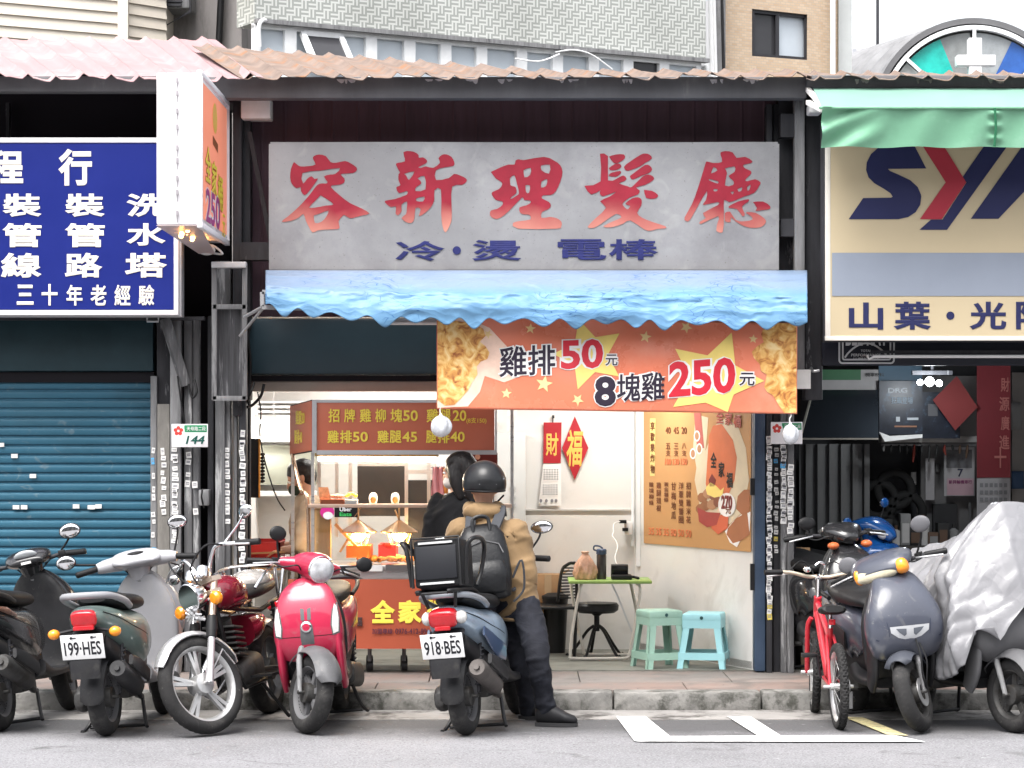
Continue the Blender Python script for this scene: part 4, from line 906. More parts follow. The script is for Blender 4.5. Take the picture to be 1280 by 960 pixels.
for cx, cy, r, ro in ((663,411,7,.1),(807,421,8,.2),(941,424,6,.1),(680,480,11,.2),(633,492,7,.1),(858,409,8,.5),(722,500,8,.6),(610,418,6,.5)):
    bshape('star', ustar(cx, cy, r, ro), cream_m, .0045)
rr_ = random.Random(4)
left = [(547,396)] + [(574,402),(592,404),(604,411),(607,420),(600,427),(607,433),(612,441),(609,449),(601,452),(596,458),(597,468),(590,478),(585,488),(577,497),(568,506),(556,507),(547,500)]
glow = [(547,393),(580,396),(612,410),(640,440),(652,470),(630,478),(606,470),(600,490),(585,508),(547,510)]
bshape('glow_print', glow, mat('print_glow', (.86,.6,.48), .45, namt=.2, nscale=5), .003)
bshape('chicken_print', left, chick, .0055)
right = [(996,403),(972,403),(955,408),(951,418),(954,428),(946,433),(939,440),(942,448),(949,455),(951,464),(958,468),(955,484),(959,490),(966,494),(973,506),(980,516),(996,516)]
bshape('chicken_print', right, chick, .0055)
def btext(s, u0, v0, u1, v1, bo, mm, out=.0, sh=0, rot=0):
    for k, (bb_, m_, off) in enumerate(((bo+out, white_m, .0065), (bo, mm, .0085))):
        if k == 0 and not out: continue
        b = MB(); gx = out*(u1-u0)/max(1,len(s))*.9 if k == 0 else 0
        lt(b, s, u0-gx, v0-gx, u1+gx, v1+gx, DB, bb_, sh, warp=lambda a, c: (a, c+rot*a)); fine(b, 2); onban(b, off)
        b.build('outline_print' if k == 0 else 'lettering', m_, bn, smooth=False)
btext('雞排', 624, 432, 694, 470, .015, ink_m, .055, rot=.05)
btext('50', 701, 424, 754, 461, .03, redp_m, .06, rot=.04)
btext('元', 757, 443, 772, 457, .015, ink_m, .09)
btext('8', 743, 470, 770, 508, .035, ink_m, .055); btext('塊雞', 771, 466, 831, 501, .015, ink_m, .055, rot=.05)
btext('250', 836, 449, 919, 494, .03, redp_m, .055, rot=.08)
btext('元', 924, 466, 943, 482, .015, ink_m, .09)
# hanging weights at the two lower corners
bagm = mat('clear_bag_white', (.6,.62,.66), .25, nscale=14, namt=.35, bump=.6, bscale=24, coat=.4)
def weight(u, v, r, lab, sx=1):
    t = thing('water_bag', lab, 'bag', P(u, v+r, DB), 'water bags weighing down the banner')
    b = MB(); c = P(u, v, DB); rr = r*DB/FPX
    def fn(a, e):
        th = a*2*math.pi; ph = e*math.pi; k_ = 1 + .1*math.sin(th*5+3*e)*math.sin(ph)
        q = Vector((math.sin(ph)*math.cos(th)*k_*sx, math.sin(ph)*math.sin(th)*k_*.8, math.cos(ph)*1.05 + (.22 if e < .06 else 0)))
        return c + q*rr
    b.grid(fn, 28, 16); b.build('bag', bagm, t, ang=180)
    b = MB(); b.tube(catmull([P(u,v-r*.9,DB), P(u-1,v-r*1.6,DB), P(u+1,v-r*2,DB), P(u-1,v-r*2.6,DB)], 4), .004, 6); b.tube([P(u,v-r*.8,DB), P(u,v-r*1.25,DB)], [.02,.006], 8); b.build('string', white_pl, t)
weight(551, 533, 13, 'crumpled clear bag of water hanging from the left lower corner of the banner')
weight(988, 543, 12, 'clear bag hanging before the green house plate at the right banner corner', .85)

# ---- projecting light box
lbx = thing('light_box_sign', 'tall projecting light box with white edge and orange face over the pillar', 'sign', P(250,320,16.2))
dn_, df_ = 15.9, 17.45
xr = X(249.5,dn_); xl = X(195.5,dn_); zt1, zb1 = Z(91,dn_), Z(281,dn_)
lb_w = mat('lightbox_white', (.82,.8,.82), .35, namt=.03)
m = MB(); m.box(xl, xr, YD(dn_), YD(df_), zb1, zt1); m.build('housing', lb_w, lbx, bevel=.012)
m = MB(); m.quad((xr+.003,YD(dn_)+.05,zb1+.05), (xr+.003,YD(df_)-.05,zb1+.05), (xr+.003,YD(df_)-.05,zt1-.04), (xr+.003,YD(dn_)+.05,zt1-.04)); m.build('face', mat('lightbox_orange', (.7,.24,.15), .35, nscale=1, namt=.08, emit=.22), lbx)
m = MB()
y0, y1 = YD(dn_), YD(df_)
for a, b in (((xr,y0,zt1),(xr,y1,zt1)),((xr,y0,zb1),(xr,y1,zb1)),((xr,y1-.02,zb1),(xr,y1-.02,zt1)),((xr,y0+.02,zb1),(xr,y0+.02,zt1))): m.bar(a, b, .035, .035)
m.build('trim', lb_w, lbx, bevel=.004)
def side_text(s, y, z, w, h, bo, mm, off=.006, shr=0):
    b = MB(); letter(b, s, (xr+off, y, z), (0,1,0), (0,0,1), w, h, bo, shr); b.build('lettering', mm, lbx, smooth=False)
yc = (y0+y1)/2; H = zt1-zb1
yel2 = mat('print_lemon', (.85,.7,.08), .4)
for i, (ch, yy) in enumerate((('全',-.34),('家',0),('桶',.34))):
    side_text(ch, yc+yy-.04, zt1-.56*H-.06*i, .3, .24, .05, mat('print_orange_dark', (.5,.1,.03), .4), .005); side_text(ch, yc+yy-.04, zt1-.56*H-.06*i, .3, .23, .02, yel2, .008)
side_text('250', yc-.12, zt1-.84*H, .8, .24, .07, white_m, .006); side_text('250', yc-.12, zt1-.84*H, .78, .22, .02, mat('print_violet_red', (.4,.06,.25), .4), .009)
side_text('元', yc+.5, zt1-.9*H, .16, .16, .02, yel2)
b = MB(); b.add([(xr+.006, yc+.0+.13*math.cos(i*.39)*1.0, zt1-.2*H+.1*math.sin(i*.39)) for i in range(16)], [tuple(range(16))]); b.build('emblem', mat('print_gold', (.8,.5,.12), .4), lbx)
b = MB(); b.add([(xr+.006, yc-.12, zt1-.33*H), (xr+.006, yc+.17, zt1-.36*H), (xr+.006, yc+.17, zt1-.42*H), (xr+.006, yc-.12, zt1-.39*H)], [(0,1,2,3)]); b.build('emblem', mat('print_brown', (.3,.1,.04), .4), lbx)
m = MB()
for i, v in enumerate((100,116,138,158,184,200,222,240,266)):
    c = P(221.5, v, dn_-.01)
    m.box(c.x-.006, c.x+.006, c.y-.02, c.y+.02, c.z-.02, c.z+.012)
    m.tube([c+Vector((0,-.012,-.02)), P(221.5, v+12, dn_-.012)], .003, 5)
m.build('clip_strip', mat('clip_grey', (.35,.33,.35), .5), lbx)
bulb_m = mat('bulb_warm', (1,.6,.25), .4, emit=6, ecol=(1,.45,.12))
m = MB()
for i in range(14):
    y = y0+.15+i*.085; c = Vector((xr-.13+.03*math.sin(i*2.1), y, zb1-.03-.015*math.cos(i*3))); m.ball(c, .016, seg=8, rings=6)
m.build('bulb_string', bulb_m, lbx)
m = MB(); m.quad((xl,y0,zb1-.004),(xr,y0,zb1-.004),(xr-.06,y1-.2,zb1-.085),(xl+.1,y1-.2,zb1-.085)); m.build('bottom_flap', mat('flap_pinkish', (.5,.42,.42), .4), lbx, solid=.004)
m = MB(); m.ball((xr-.12,y1-.18,zb1-.06), .06, .09, .035); m.tube(catmull([(xr-.15,y1-.3,zb1-.06),(xr-.08,y1-.2,zb1-.03),(xr-.02,y1-.12,zb1-.08),(xr-.1,y1-.05,zb1-.07)], 5), .008, 6); m.build('ballast', white_pl, lbx)

# ---- blue contractor sign at left
D = 17.2
bs = thing('blue_sign', 'deep blue plumbing sign with white characters over the roller shutter', 'sign', P(60,395,D))
blue_m = mat('sign_blue', (.009,.018,.165), .35, nscale=2, namt=.08); wh_l = mat('sign_white_letter', (.72,.68,.6), .5, namt=.06, nscale=6)
m = MB(); m.box(X(-260,D), X(227,D), YD(D), YD(D)+.14, Z(396,D), Z(173,D)); m.build('box', mat('sign_box_grey', (.4,.4,.42), .5), bs, bevel=.006)
m = MB(); m.quad(P(-255,387,D-.012), P(217.5,387,D-.012), P(217.5,179,D-.012), P(-255,179,D-.012)); m.build('face', blue_m, bs)
m = MB()
for u0, v0, u1, v1 in ((-260,175.5,223,175.5),(-260,391,223,391),(220.5,173,220.5,394)): m.bar(P(u0,v0,D), P(u1,v1,D), .04 if v0 == v1 else .032, .033)
m.build('frame', lb_w, bs, bevel=.004)
for s, u0, v0, u1, v1, bo in (('程',-15,188,29,230,.035),('行',73,186,115,232,.035),('裝',3,242,52,271,.03),('裝',81,242,131,271,.03),('洗',158,242,208,271,.03),
    ('管',3,279,52,309,.03),('管',81,279,131,309,.03),('水',158,279,207,307,.03),('線',1,316,52,347,.03),('路',81,316,128,347,.03),('塔',156,316,209,347,.03),
    ('三',21,356,42,381,.03),('十',52,355,72,382,.03),('年',83,356,103,382,.025),('老',113,356,133,382,.025),('經',143,356,163,382,.02),('驗',173,356,193,382,.02)):
    b = MB(); lt(b, s, u0, v0, u1, v1, D-.016, bo); b.build('lettering', wh_l, bs, smooth=False)

# ---- motorcycle dealer sign at right
D = 16.9
sy = thing('dealer_sign', 'cream and grey motorcycle dealer sign with huge navy and red letters', 'sign', P(1200,424,D))
cream = mat('sign_cream', (.52,.43,.285), .4, nscale=1, namt=.04); greyb = mat('sign_grey_band', (.25,.28,.34), .4, namt=.04); navy = mat('sign_navy', (.022,.025,.085), .4, namt=.05); cred = mat('sign_red', (.4,.035,.055), .4, namt=.05)
m = MB(); m.box(X(1029,D), X(1480,D), YD(D), YD(D)+.16, Z(427,D), Z(150,D)); m.build('box', steel_dk, sy, bevel=.004)
m = MB(); m.quad(P(1036,423,D-.012), P(1480,423,D-.012), P(1480,150,D-.012), P(1036,150,D-.012)); m.build('face', cream, sy)
m = MB(); m.quad(P(1040,370,D-.016), P(1480,370,D-.016), P(1480,316,D-.016), P(1040,316,D-.016)); m.build('grey_band', greyb, sy)
m = MB()
for u0, v0, u1, v1 in ((1034.5,150,1034.5,425),(1031,423,1480,423)): m.bar(P(u0,v0,D), P(u1,v1,D), .034, .03)
m.build('frame', mat('frame_cream_white', (.7,.66,.6), .5), sy, bevel=.003)
def c4(x, y): return (940+x/3.765, y/3.765)
def c8(x, y): return (940+x/3.765, 240+y/3.765)
Sp = [c4(600,690),c4(560,725),c4(540,765),c4(537,800),c4(548,835),c4(575,862),c4(620,888),c4(650,908),c4(662,925),c4(655,930),c4(523,932),c8(455,128),c8(690,128),c8(735,118),c8(770,95),c8(792,60),c8(797,20),c4(795,915),c4(780,880),c4(745,848),c4(690,822),c4(650,805),c4(640,795),c4(820,793),c4(767,690)]
Yr = [c4(805,690),c4(905,690),c4(1008,858),c8(893,128),c8(790,128),c4(912,858)]
Yb = [c4(1090,690),c4(1200,690),c8(918,178),c8(788,178),c8(842,130),c8(897,130),c4(1010,858),c4(988,838)]
def ML(x): return x
Ml = [c8(1030,126),c8(1160,126),(1306,196),(1325,240),(1350,240),(1400,183),(1430,183),(1368,274),(1340,274),(1368,225),(1345,262),(1318,262),(1308,214),(1300,183.5),(1277,183.5)]
for pts, mm, off, nm in ((Sp,navy,.016,'lettering'),(Yr,cred,.018,'lettering'),(Yb,navy,.016,'lettering'),(Ml[:2]+[(1297,222),(1330,262),(1352,262),(1400,190),(1380,274),(1408,274),(1450,184),(1395,184),(1345,244),(1315,184),(1277,184)],navy,.016,'lettering')):
    b = MB(); b.add([P(u, v, D-off) for u, v in pts], [tuple(range(len(pts)))]); fine(b, 0); b.build(nm, mm, sy, smooth=False)
for s, u0, v0, u1, v1 in (('山',1061,378,1104,412),('葉',1117,377,1164,412),('光',1212,377,1258,412),('陽',1270,377,1316,412)):
    b = MB(); lt(b, s, u0, v0, u1, v1, D-.016, .03); b.build('lettering', navy, sy, smooth=False)
b = MB(); b.flat([(.027*math.cos(i*.393), .027*math.sin(i*.393)) for i in range(16)], P(1188,394.5,D-.016), XA, ZA); b.build('lettering', navy, sy)
# green awning above it
gm = mat('awning_green', (.19,.42,.275), .5, nscale=2, namt=.12, col2=(.26,.48,.345), spot=(2,.5,.7), bump=.2, bscale=7, stretch=(1,1,1.5))
gt = mat('awning_green_top', (.19,.34,.275), .45, nscale=2, namt=.08)
ga = thing('green_awning', 'folded pale green canvas awning above the dealer sign', 'awning', P(1200,184,16.4))
def gtop(a, b): 
    p = P(1016+11*b + a*430, 110+24*b, 17.0-.7*b); p.z += .012*math.sin(a*22+b*3)*b*(1-b)*2; return p
m = MB(); m.grid(gtop, 60, 8); m.build('top_cloth', gt, ga, ang=180)
def gfr(a, b):
    u = 1027 + a*420; p = P(u, 134+50*b, 16.3+.06*b)
    tw_ = math.exp(-((u-1244)/7)**2); cr_ = max(0, 1-(u-1027)/85)
    p.y += .012*math.sin(u*.09+b*2.2) + .02*tw_*math.cos(b*20) + .03*cr_*math.sin((b*1.1-cr_*.9)*9)
    p.z += -.004*math.sin(u*.07)*b
    return p
m = MB(); m.grid(gfr, 240, 24); m.build('front_valance', gm, ga, ang=180)
m = MB(); m.tube([P(1024,134.5,16.29), P(1450,134.5,16.29)], .01, 8); m.build('front_hem', gm, ga)
m = MB(); m.tube([P(1243.5,135,16.28), P(1245,160,16.30), P(1243,183,16.33)], .008, 6); m.build('tie_cord', mat('awning_green_dark', (.03,.16,.08), .6), ga)
m = MB(); m.bar(P(1012,128,17.0), P(1030,137,16.35), .05, .03); m.bar(P(1010,112,17.1), P(1030,134,16.4), .03); m.build('arm', paper_w, ga)

# dark strip under the sign with an oil badge
D = 17.2
ws = thing('header_board', 'black header board with white outlined oil badge under the dealer sign', 'sign', P(1150,455,D))
m = MB(); m.box(X(1028,D), X(1480,D), YD(D), YD(D)+.06, Z(457,D), Z(424,D)); m.build('board', mat('board_black', (.014,.016,.026), .4), ws, bevel=.004)
wl = mat('badge_white', (.55,.56,.58), .5)
def ring(mb, u0, v0, u1, v1, w, d, r=5):
    out = []
    for cx, cy, a0 in ((u1-r,v1-r,0),(u0+r,v1-r,90),(u0+r,v0+r,180),(u1-r,v0+r,270)):
        for k_ in range(5): a_ = R(a0+k_*22.5); out.append((cx, cy, math.cos(a_), math.sin(a_)))
    n = len(out); vs = [P(x+c*r, y+s*r, d) for x, y, c, s in out] + [P(x+c*(r-w), y+s*(r-w), d) for x, y, c, s in out]
    return mb.add(vs, [(i, (i+1) % n, n+(i+1) % n, n+i) for i in range(n)])
b = MB(); ring(b, 1048, 398, 1118.5, 455, 2.2, D-.006); ring(b, 1052.5, 402, 1114, 450.5, 2.0, D-.006, 3)
b.tube([P(1056+54*t, 447-18*math.sin(math.pi*t)**.8, D-.004) for t in [i/16 for i in range(17)]], .006, 6); b.build('badge', wl, ws, smooth=False)
b = MB(); lt(b, 'BEL-RAY', 1057, 408, 1110, 432, D-.007, .03); b.build('lettering', wl, ws, smooth=False)
for s, u0, v0, u1, v1 in (('TOTAL',1076,437,1089,440),('PERFORMANCE',1064,442,1101,445.5),('LUBRICANTS',1067,447,1099,450)):
    b = MB(); lt(b, s, u0, v0, u1, v1, D-.007, .02); b.build('lettering', wl, ws, smooth=False)
st = thing('tube_lamp', 'thin white tube lamp along the edge of the black header board', 'lamp', P(1200,448,17.1))
m = MB(); m.tube([P(1091,445.5,17.1), P(1480,445.5,17.1)], .011, 8); m.build('tube', white_pl, st)
m = MB(); m.bar(P(1088,440,17.13), P(1480,440,17.13), .02); m.build('rail', steel_dk, st)
m = MB(); m.tube([P(1084,444,17.1), P(1086,449,17.1), P(1092,446,17.1)], .008, 6); m.build('end_cap', white_pl, st)

# ---- house number plates
def plate(u0, v0, u1, v1, d, lab, num):
    t = thing('house_number_plate', lab, 'number plate', P((u0+u1)/2, v1, d), 'green and white house number plates')
    c = P((u0+u1)/2, (v0+v1)/2, d); w, h = (u1-u0)*d/FPX/2, (v1-v0)*d/FPX/2
    m = MB(); m.box(c.x-w, c.x+w, c.y-.004, c.y+.004, c.z-h, c.z+h); m.build('plate', lb_w, t, bevel=.0035)
    m = MB(); m.quad(c+Vector((-w*.3,-.006,h*.3)), c+Vector((w*.94,-.006,h*.3)), c+Vector((w*.94,-.006,h*.9)), c+Vector((-w*.3,-.006,h*.9))); m.build('green_field', mat('plate_green', (.03,.27,.12), .4), t)
    m = MB(); o_ = c+Vector((-w*.62,-.0065,h*.4)); m.flat([(h*.55*math.cos(i*.314), h*.55*math.sin(i*.314)) for i in range(20)], o_, XA, ZA); m.build('emblem_disc', white_pl, t)
    m = MB()
    for k_ in range(5):
        a_ = R(90+72*k_); q = o_+Vector((math.cos(a_)*h*.26,-.001,math.sin(a_)*h*.26)); m.flat([(h*.17*math.cos(i*.52), h*.17*math.sin(i*.52)) for i in range(12)], q, XA, ZA)
        m.v[-1].y -= 0
    m.build('flower_emblem', mat('plate_flower_red', (.6,.06,.05), .5), t)
    if num:
        m = MB(); letter(m, num, c+Vector((w*.3,-.007,-h*.36)), XA, ZA, w*1.05, h*.72, .02, .2); m.build('lettering', mat('plate_ink', (.01,.09,.07), .5), t, smooth=False)
    m = MB(); letter(m, '天母路二段', c+Vector((w*.36,-.0085,h*.6)), XA, ZA, w*1.05, h*.36, .01); m.build('lettering', white_pl, t, smooth=False)
plate(214.5, 530, 260, 559, 17.42, 'white and green house plate reading 144 on the left pillar', '144')
plate(963.5, 527.5, 1003, 555, 17.4, 'white and green house plate half hidden by a hanging water bag', '')
# ================================================================ inside the chicken shop
tube_m = mat('tube_lit', (1,1,1), .4, emit=7, ecol=(1,.97,.92))
def ceiling_tube(u0, u1, v, d, lab, watts):
    t = thing('ceiling_lamp', lab, 'lamp', P((u0+u1)/2, v-3, d), 'white tube lamps inside the shop')
    a, b = P(u0, v, d), P(u1, v, d)
    m = MB(); m.box(a.x, b.x, a.y-.03, a.y+.03, a.z+.022, a.z+.05); m.build('housing', white_pl, t)
    m = MB(); m.tube([a, b], .014, 10); m.build('tube', tube_m, t)
    m = MB(); m.tube([P(u0+4,v-2,d)+ZA*.04, Vector((X(u0+4,d), YD(d), 2.62))], .006, 6); m.tube([P(u1-4,v-2,d)+ZA*.04, Vector((X(u1-4,d), YD(d), 2.62))], .006, 6); m.build('hanger', white_pl, t)
    if watts: area('tube_light', (a+b)/2-ZA*.03, (0,0,0), b.x-a.x, .05, watts, (1,.97,.92), t)
    return t
ceiling_tube(300, 346, 527, 19.0, 'white tube lamp hanging left of the cart above the kitchen', 4)
ceiling_tube(420, 540, 450, 18.6, 'white tube lamp under the ceiling hidden above the cart', 10)
ceiling_tube(690, 810, 450, 18.5, 'white tube lamp under the ceiling behind the banner', 9)

DW = 19.28
red_pr = mat('couplet_red', (.38,.02,.03), .5, nscale=6, namt=.1); gold_pr = mat('couplet_gold', (.75,.45,.1), .4)
cal = thing('wall_calendar', 'red topped paper calendar hanging on the white back wall', 'calendar', P(690,632,DW))
m = MB(); m.quad(P(679,579,DW-.01), P(701,579,DW-.012), P(702,528,DW-.01), P(679.5,528,DW-.01)); m.build('red_header', red_pr, cal, solid=.002)
m = MB(); m.grid(lambda a, b: P(673+6*b+28.5*a*(1-b*.22)+b*0, 632-52*b, DW-.012-.015*(1-b)*math.sin(a*2)), 8, 8); m.build('sheet', paper_w, cal)
b = MB(); lt(b, '財', 682, 541, 698, 570, DW-.014, .02); b.build('lettering', gold_pr, cal, smooth=False)
m = MB(); rr_ = random.Random(2); ink = mat('calendar_ink', (.22,.22,.24), .8)
for j in range(2):
    m = MB()
    for i in range(6):
        for k_ in range(5):
            u, v = 679.5+i*3.3-j*1.0, 588+j*19+k_*2.9; p = P(u, v, DW-.034); m.quad(p, p+Vector((.011,0,0)), p+Vector((.011,0,.009)), p+ZA*.009)
    m.build('print', ink, cal, smooth=False)
for u in (676, 683, 690, 695): m = MB(); p = P(u, 626, DW-.034); m.flat([(.011*math.cos(a), .014*math.sin(a)) for a in [i*.5 for i in range(12)]], p, XA, ZA); m.build('emblem', ink, cal, smooth=False)
m = MB(); m.tube([P(691,528,DW-.01), P(691,519,DW-.01)], .004, 6); m.box(X(690,DW), X(693,DW), YD(DW)-.02, YD(DW), Z(523,DW), Z(519,DW)); m.build('hook', steel_dk, cal)
dm = thing('diamond_couplet', 'red diamond couplet with gold brush character on the white back wall', 'poster', P(718,600,DW))
m = MB(); m.add([P(702.5,560,DW-.008), P(718.5,600,DW-.008), P(735.5,560,DW-.008), P(718.5,520,DW-.008)], [(0,1,2,3)]); m.build('paper', red_pr, dm, solid=.002)
b = MB(); lt(b, '福', 708, 537, 729, 583, DW-.0105, .022, .12); b.build('lettering', gold_pr, dm, smooth=False)

cab_m = mat('wardrobe_grey', (.5,.52,.52), .4, namt=.05)
wd = thing('grey_cabinet', 'tall pale grey steel cabinet against the back wall behind the rider', 'cabinet', P(635,812,19.0))
m = MB(); m.box(X(575,19.05), X(657,19.05), YD(19.05), YD(19.27), .12, Z(541,19.05)); m.build('body', cab_m, wd, bevel=.006)
m = MB(); m.box(X(616.5,19), X(617.5,19), YD(19.04), YD(19.06), .14, Z(544,19)); m.build('door_seam', steel_dk, wd)
b = MB()
for i, ch in enumerate('快炸鮮'): lt(b, ch, 637, 607+i*11, 645, 615+i*11, 19.043, .01)
b.build('lettering', mat('cabinet_ink', (.35,.36,.37), .6), wd, smooth=False)
m = MB(); m.box(X(634,19.1), X(646,19.1), YD(19.08), YD(19.14), Z(519,19.1), Z(514,19.1)); m.tube([P(639,519,19.1), P(639,541,19.1)], .004, 6); tag(m.build('wall_switch', white_pl), 'small white switch box wired above the grey cabinet', 'switch')

# poster along the side wall
def sw(u, v):                                    # point of the angled side wall seen at u,v
    r = Vector(((u-640)/FPX, 1, -(v-HOR)/FPX)); o = Vector((0, CAM_Y, CAM_Z)); t = (RF-o).dot(n_)/r.dot(n_); return o + r*t
WN = (RB-RF).normalized().cross(ZA); WN = WN if WN.y < 0 else -WN
WX = (RF-RB).normalized()
# n_ may have been reused above: rebuild it for the wall plane
n_ = WN
po = thing('menu_poster', 'large tan menu poster with chicken bucket picture on the angled side wall', 'poster', sw(873,688))
tan = mat('poster_tan', (.5,.27,.11), .5, nscale=1, namt=.06)
pp = lambda u, v, off: sw(u, v) + WN*off
m = MB(); m.quad(pp(806,679,.008), pp(940,690,.008), pp(940,492,.008), pp(806,492,.008)); m.build('sheet', tan, po, solid=.002)
brn = mat('poster_brown_ink', (.16,.05,.02), .6); lem = mat('poster_lemon', (.7,.55,.2), .5); oran = mat('poster_orange', (.62,.17,.07), .5); crm = mat('poster_cream', (.66,.56,.4), .5); mar = mat('poster_maroon', (.2,.03,.025), .5)
def ppoly(name, pts, mm, off): b = MB(); b.add([pp(u, v, off) for u, v in pts], [tuple(range(len(pts)))]); return b.build(name, mm, po, smooth=False)
def vtext(s, u, v0, v1, w, mm, off=.013, bo=.01, mode=1):
    b = MB(); n = len(s); h = (v1-v0)/n
    for i, ch in enumerate(s):
        c = pp(u, v0+(i+.5)*h, off); q = pp(u+w/2, v0+(i+.5)*h, off); ww = (q-c).length*2
        letter(b, ch, c, WX, ZA, ww*.9, h*.82*19/FPX, bo)
    b.build('lettering', mm, po, smooth=False)
ppoly('poster_panel', [(814,523),(821,523),(820,595),(814,595)], lem, .0105)
vtext('享歡樂炸物', 817.5, 526, 593, 6, brn, .013, .02)
for i, (s, e) in enumerate((('雞塊柳條',632),('雞腿翅根',640),('黃金薯條',628),('甘梅地瓜',650),('洋蔥雙響圈',655),('招牌雞米花',655))):
    vtext(s, 816+i*9.3, 602, e, 6.5, brn)
    b = MB(); c = pp(816+i*9.3, 664+i*.6, .013); letter(b, ('35','35','35','80','50','50')[i], c, WX, ZA, .09, .055, .02); b.build('lettering', oran, po, smooth=False)
for i, (a_, s) in enumerate((('40','五支'),('45','三支'),('20','八支'))):
    vtext(s, 837+i*10, 553, 571, 6.5, brn); b = MB(); letter(b, a_, pp(837+i*10, 538, .013), WX, ZA, .08, .05, .01); b.build('lettering', brn, po, smooth=False)
    b = MB(); letter(b, ('100','130','150')[i], pp(837+i*10, 577, .013), WX, ZA, .1, .05, .03); b.build('lettering', oran, po, smooth=False)
ppoly('poster_panel', [(871,518),(887,522),(884,560),(873,590),(868,560)], crm, .0105); ppoly('stripe_print', [(869,516),(878,516),(882,560),(873,560)], mat('poster_red_stripe', (.45,.12,.1), .5), .0115)
ppoly('halo_print', [(873,580),(885,560),(895,532),(910,522),(925,535),(934,560),(938,600),(930,640),(914,655),(890,650),(876,630),(870,600)], crm, .011)
ppoly('ribbon_print', [(888,545),(893,532),(904,530),(918,550),(923,572),(920,600),(912,620),(898,612),(888,618),(884,605)], oran, .012)
for ch, u, v in (('全',894,575),('家',904,587),('福',914,600)):
    b = MB(); letter(b, ch, pp(u, v, .0145), WX, ZA, .09, .11, .03); b.build('lettering', mat('poster_black', (.02,.015,.012), .5), po, smooth=False)
ppoly('piece_print', [(884,610),(890,603),(897,607),(903,613),(907,609),(905,620),(895,622),(886,618)], yel_m, .0135)
ppoly('piece_print', [(888,600),(892,592),(897,600),(895,608),(889,608)], mar, .0135)
for k_, (u, v) in enumerate(((880,622),(887,617),(895,620),(884,632),(892,631),(900,628),(878,636))):
    ppoly('nugget_print', [(u+6.5*math.cos(a), v+6.5*math.sin(a)) for a in [-i*.7 for i in range(9)]], mat('nugget_%d' % (k_ % 3), ((.3,.13,.06),(.42,.22,.12),(.24,.09,.05))[k_ % 3], .6), .0128+k_*.0002)
ppoly('bucket_print', [(874,634),(886,640),(903,641),(898,656),(886,659),(876,652)], mat('bucket_red', (.36,.06,.05), .5), .0148)
ppoly('bucket_print', [(897,646),(913,640),(912,660),(900,668),(891,660)], mat('bucket_orange', (.6,.13,.06), .5), .0145)
ppoly('leg_print', [(912,660),(922,648),(936,640),(939,668),(928,676),(918,679),(910,668)], mat('leg_skin', (.38,.15,.07), .6), .0122)
ppoly('outline_print', [(908,664),(918,652),(936,636),(940,640),(939,664),(931,668),(923,684),(914,678)], white_m, .0118)
ppoly('leg_print', [(924,620),(932,612),(939,612),(939,640),(930,644),(922,636)], mat('leg_skin', (.38,.15,.07), .6), .0122)
ppoly('price_disc_print', [(911+11*math.cos(a), 631+15*math.sin(a)) for a in [-i*.33 for i in range(19)]], white_m, .0155)
b = MB(); letter(b, '270', pp(911, 628, .0175), WX, ZA, .16, .1, .05); b.build('lettering', mar, po, smooth=False)
b = MB(); letter(b, '元', pp(913, 638, .0175), WX, ZA, .08, .05, .03); b.build('lettering', brn, po, smooth=False)
for ch, u in (('全',902),('家',913),('桶',924)):
    b = MB(); letter(b, ch, pp(u, 521+(u-902)*.25, .015), WX, ZA, .11, .09, .03); b.build('lettering', mat('poster_red_text', (.45,.1,.07), .5), po, smooth=False)
for u, v in ((868,567),(876,561),(873,545)): ppoly('nugget_print', [(u+4*math.cos(a), v+7*math.sin(a)) for a in [-i*.5 for i in range(13)]], white_m, .0119); ppoly('nugget_print', [(u+2.6*math.cos(a), v+5*math.sin(a)) for a in [-i*.5 for i in range(13)]], mat('nugget_1', (.42,.22,.12), .6), .0128)

# socket with plug and coiled cable
so = thing('wall_socket', 'white wall socket with black plug and dangling charger cable', 'socket', P(785,668,19.2))
m = MB(); m.box(X(780,19.22), X(790,19.22), YD(19.18), YD(19.27), Z(668,19.22), Z(652,19.22)); m.build('box', white_pl, so, bevel=.006)
m = MB(); m.box(X(774,19.15), X(783,19.15), YD(19.12), YD(19.18), Z(654,19.15), Z(650,19.15)); m.box(X(778,19.15), X(785,19.15), YD(19.12), YD(19.18), Z(664,19.15), Z(660,19.15)); m.build('plug', black_pl, so)
m = MB(); pts = [P(775,652,19.12)] + [P(768-3*math.sin(i*.9)-(4 if i > 2 else 0)+i*.9, 654+i*5.2, 19.1-i*.02) for i in range(11)] + [P(772,708,18.9)]; m.tube(catmull(pts, 4), .004, 6); m.build('cord', white_pl, so)

# folding table with green top
gt_m = mat('table_green_top', (.28,.42,.12), .4, namt=.08); wh_leg = mat('tube_cream_white', (.66,.62,.56), .4, namt=.06)
DT = 18.55
ft_ = thing('folding_table', 'small folding table with lime green top and white tube legs', 'table', Vector((X(762,DT), YD(DT), .12)))
m = MB(); m.box(X(710,DT), X(813,DT), YD(18.3), YD(18.78), Z(728,DT)+.004, Z(723.5,DT)); m.build('top', gt_m, ft_, bevel=.008)
ztb = Z(728,DT)
for s_, d_ in ((0, 18.36), (1, 18.7)):
    m = MB(); uu = (lambda u: X(u, d_)); y = YD(d_)
    a = [(uu(727),y,ztb),(uu(724),y,ztb-.06),(uu(716),y,.35),(uu(713+3*s_),y,.16),(uu(718+3*s_),y,.135),(uu(770),y,.135),(uu(783),y,.14),(uu(788-2*s_),y,.2),(uu(800),y,ztb-.06),(uu(795),y,ztb)]
    if s_: a = [(2*uu(757)-x_, y_, z_) for x_, y_, z_ in a]
    m.tube(catmull(a, 5), .011, 8); m.build('leg_frame', wh_leg, ft_)
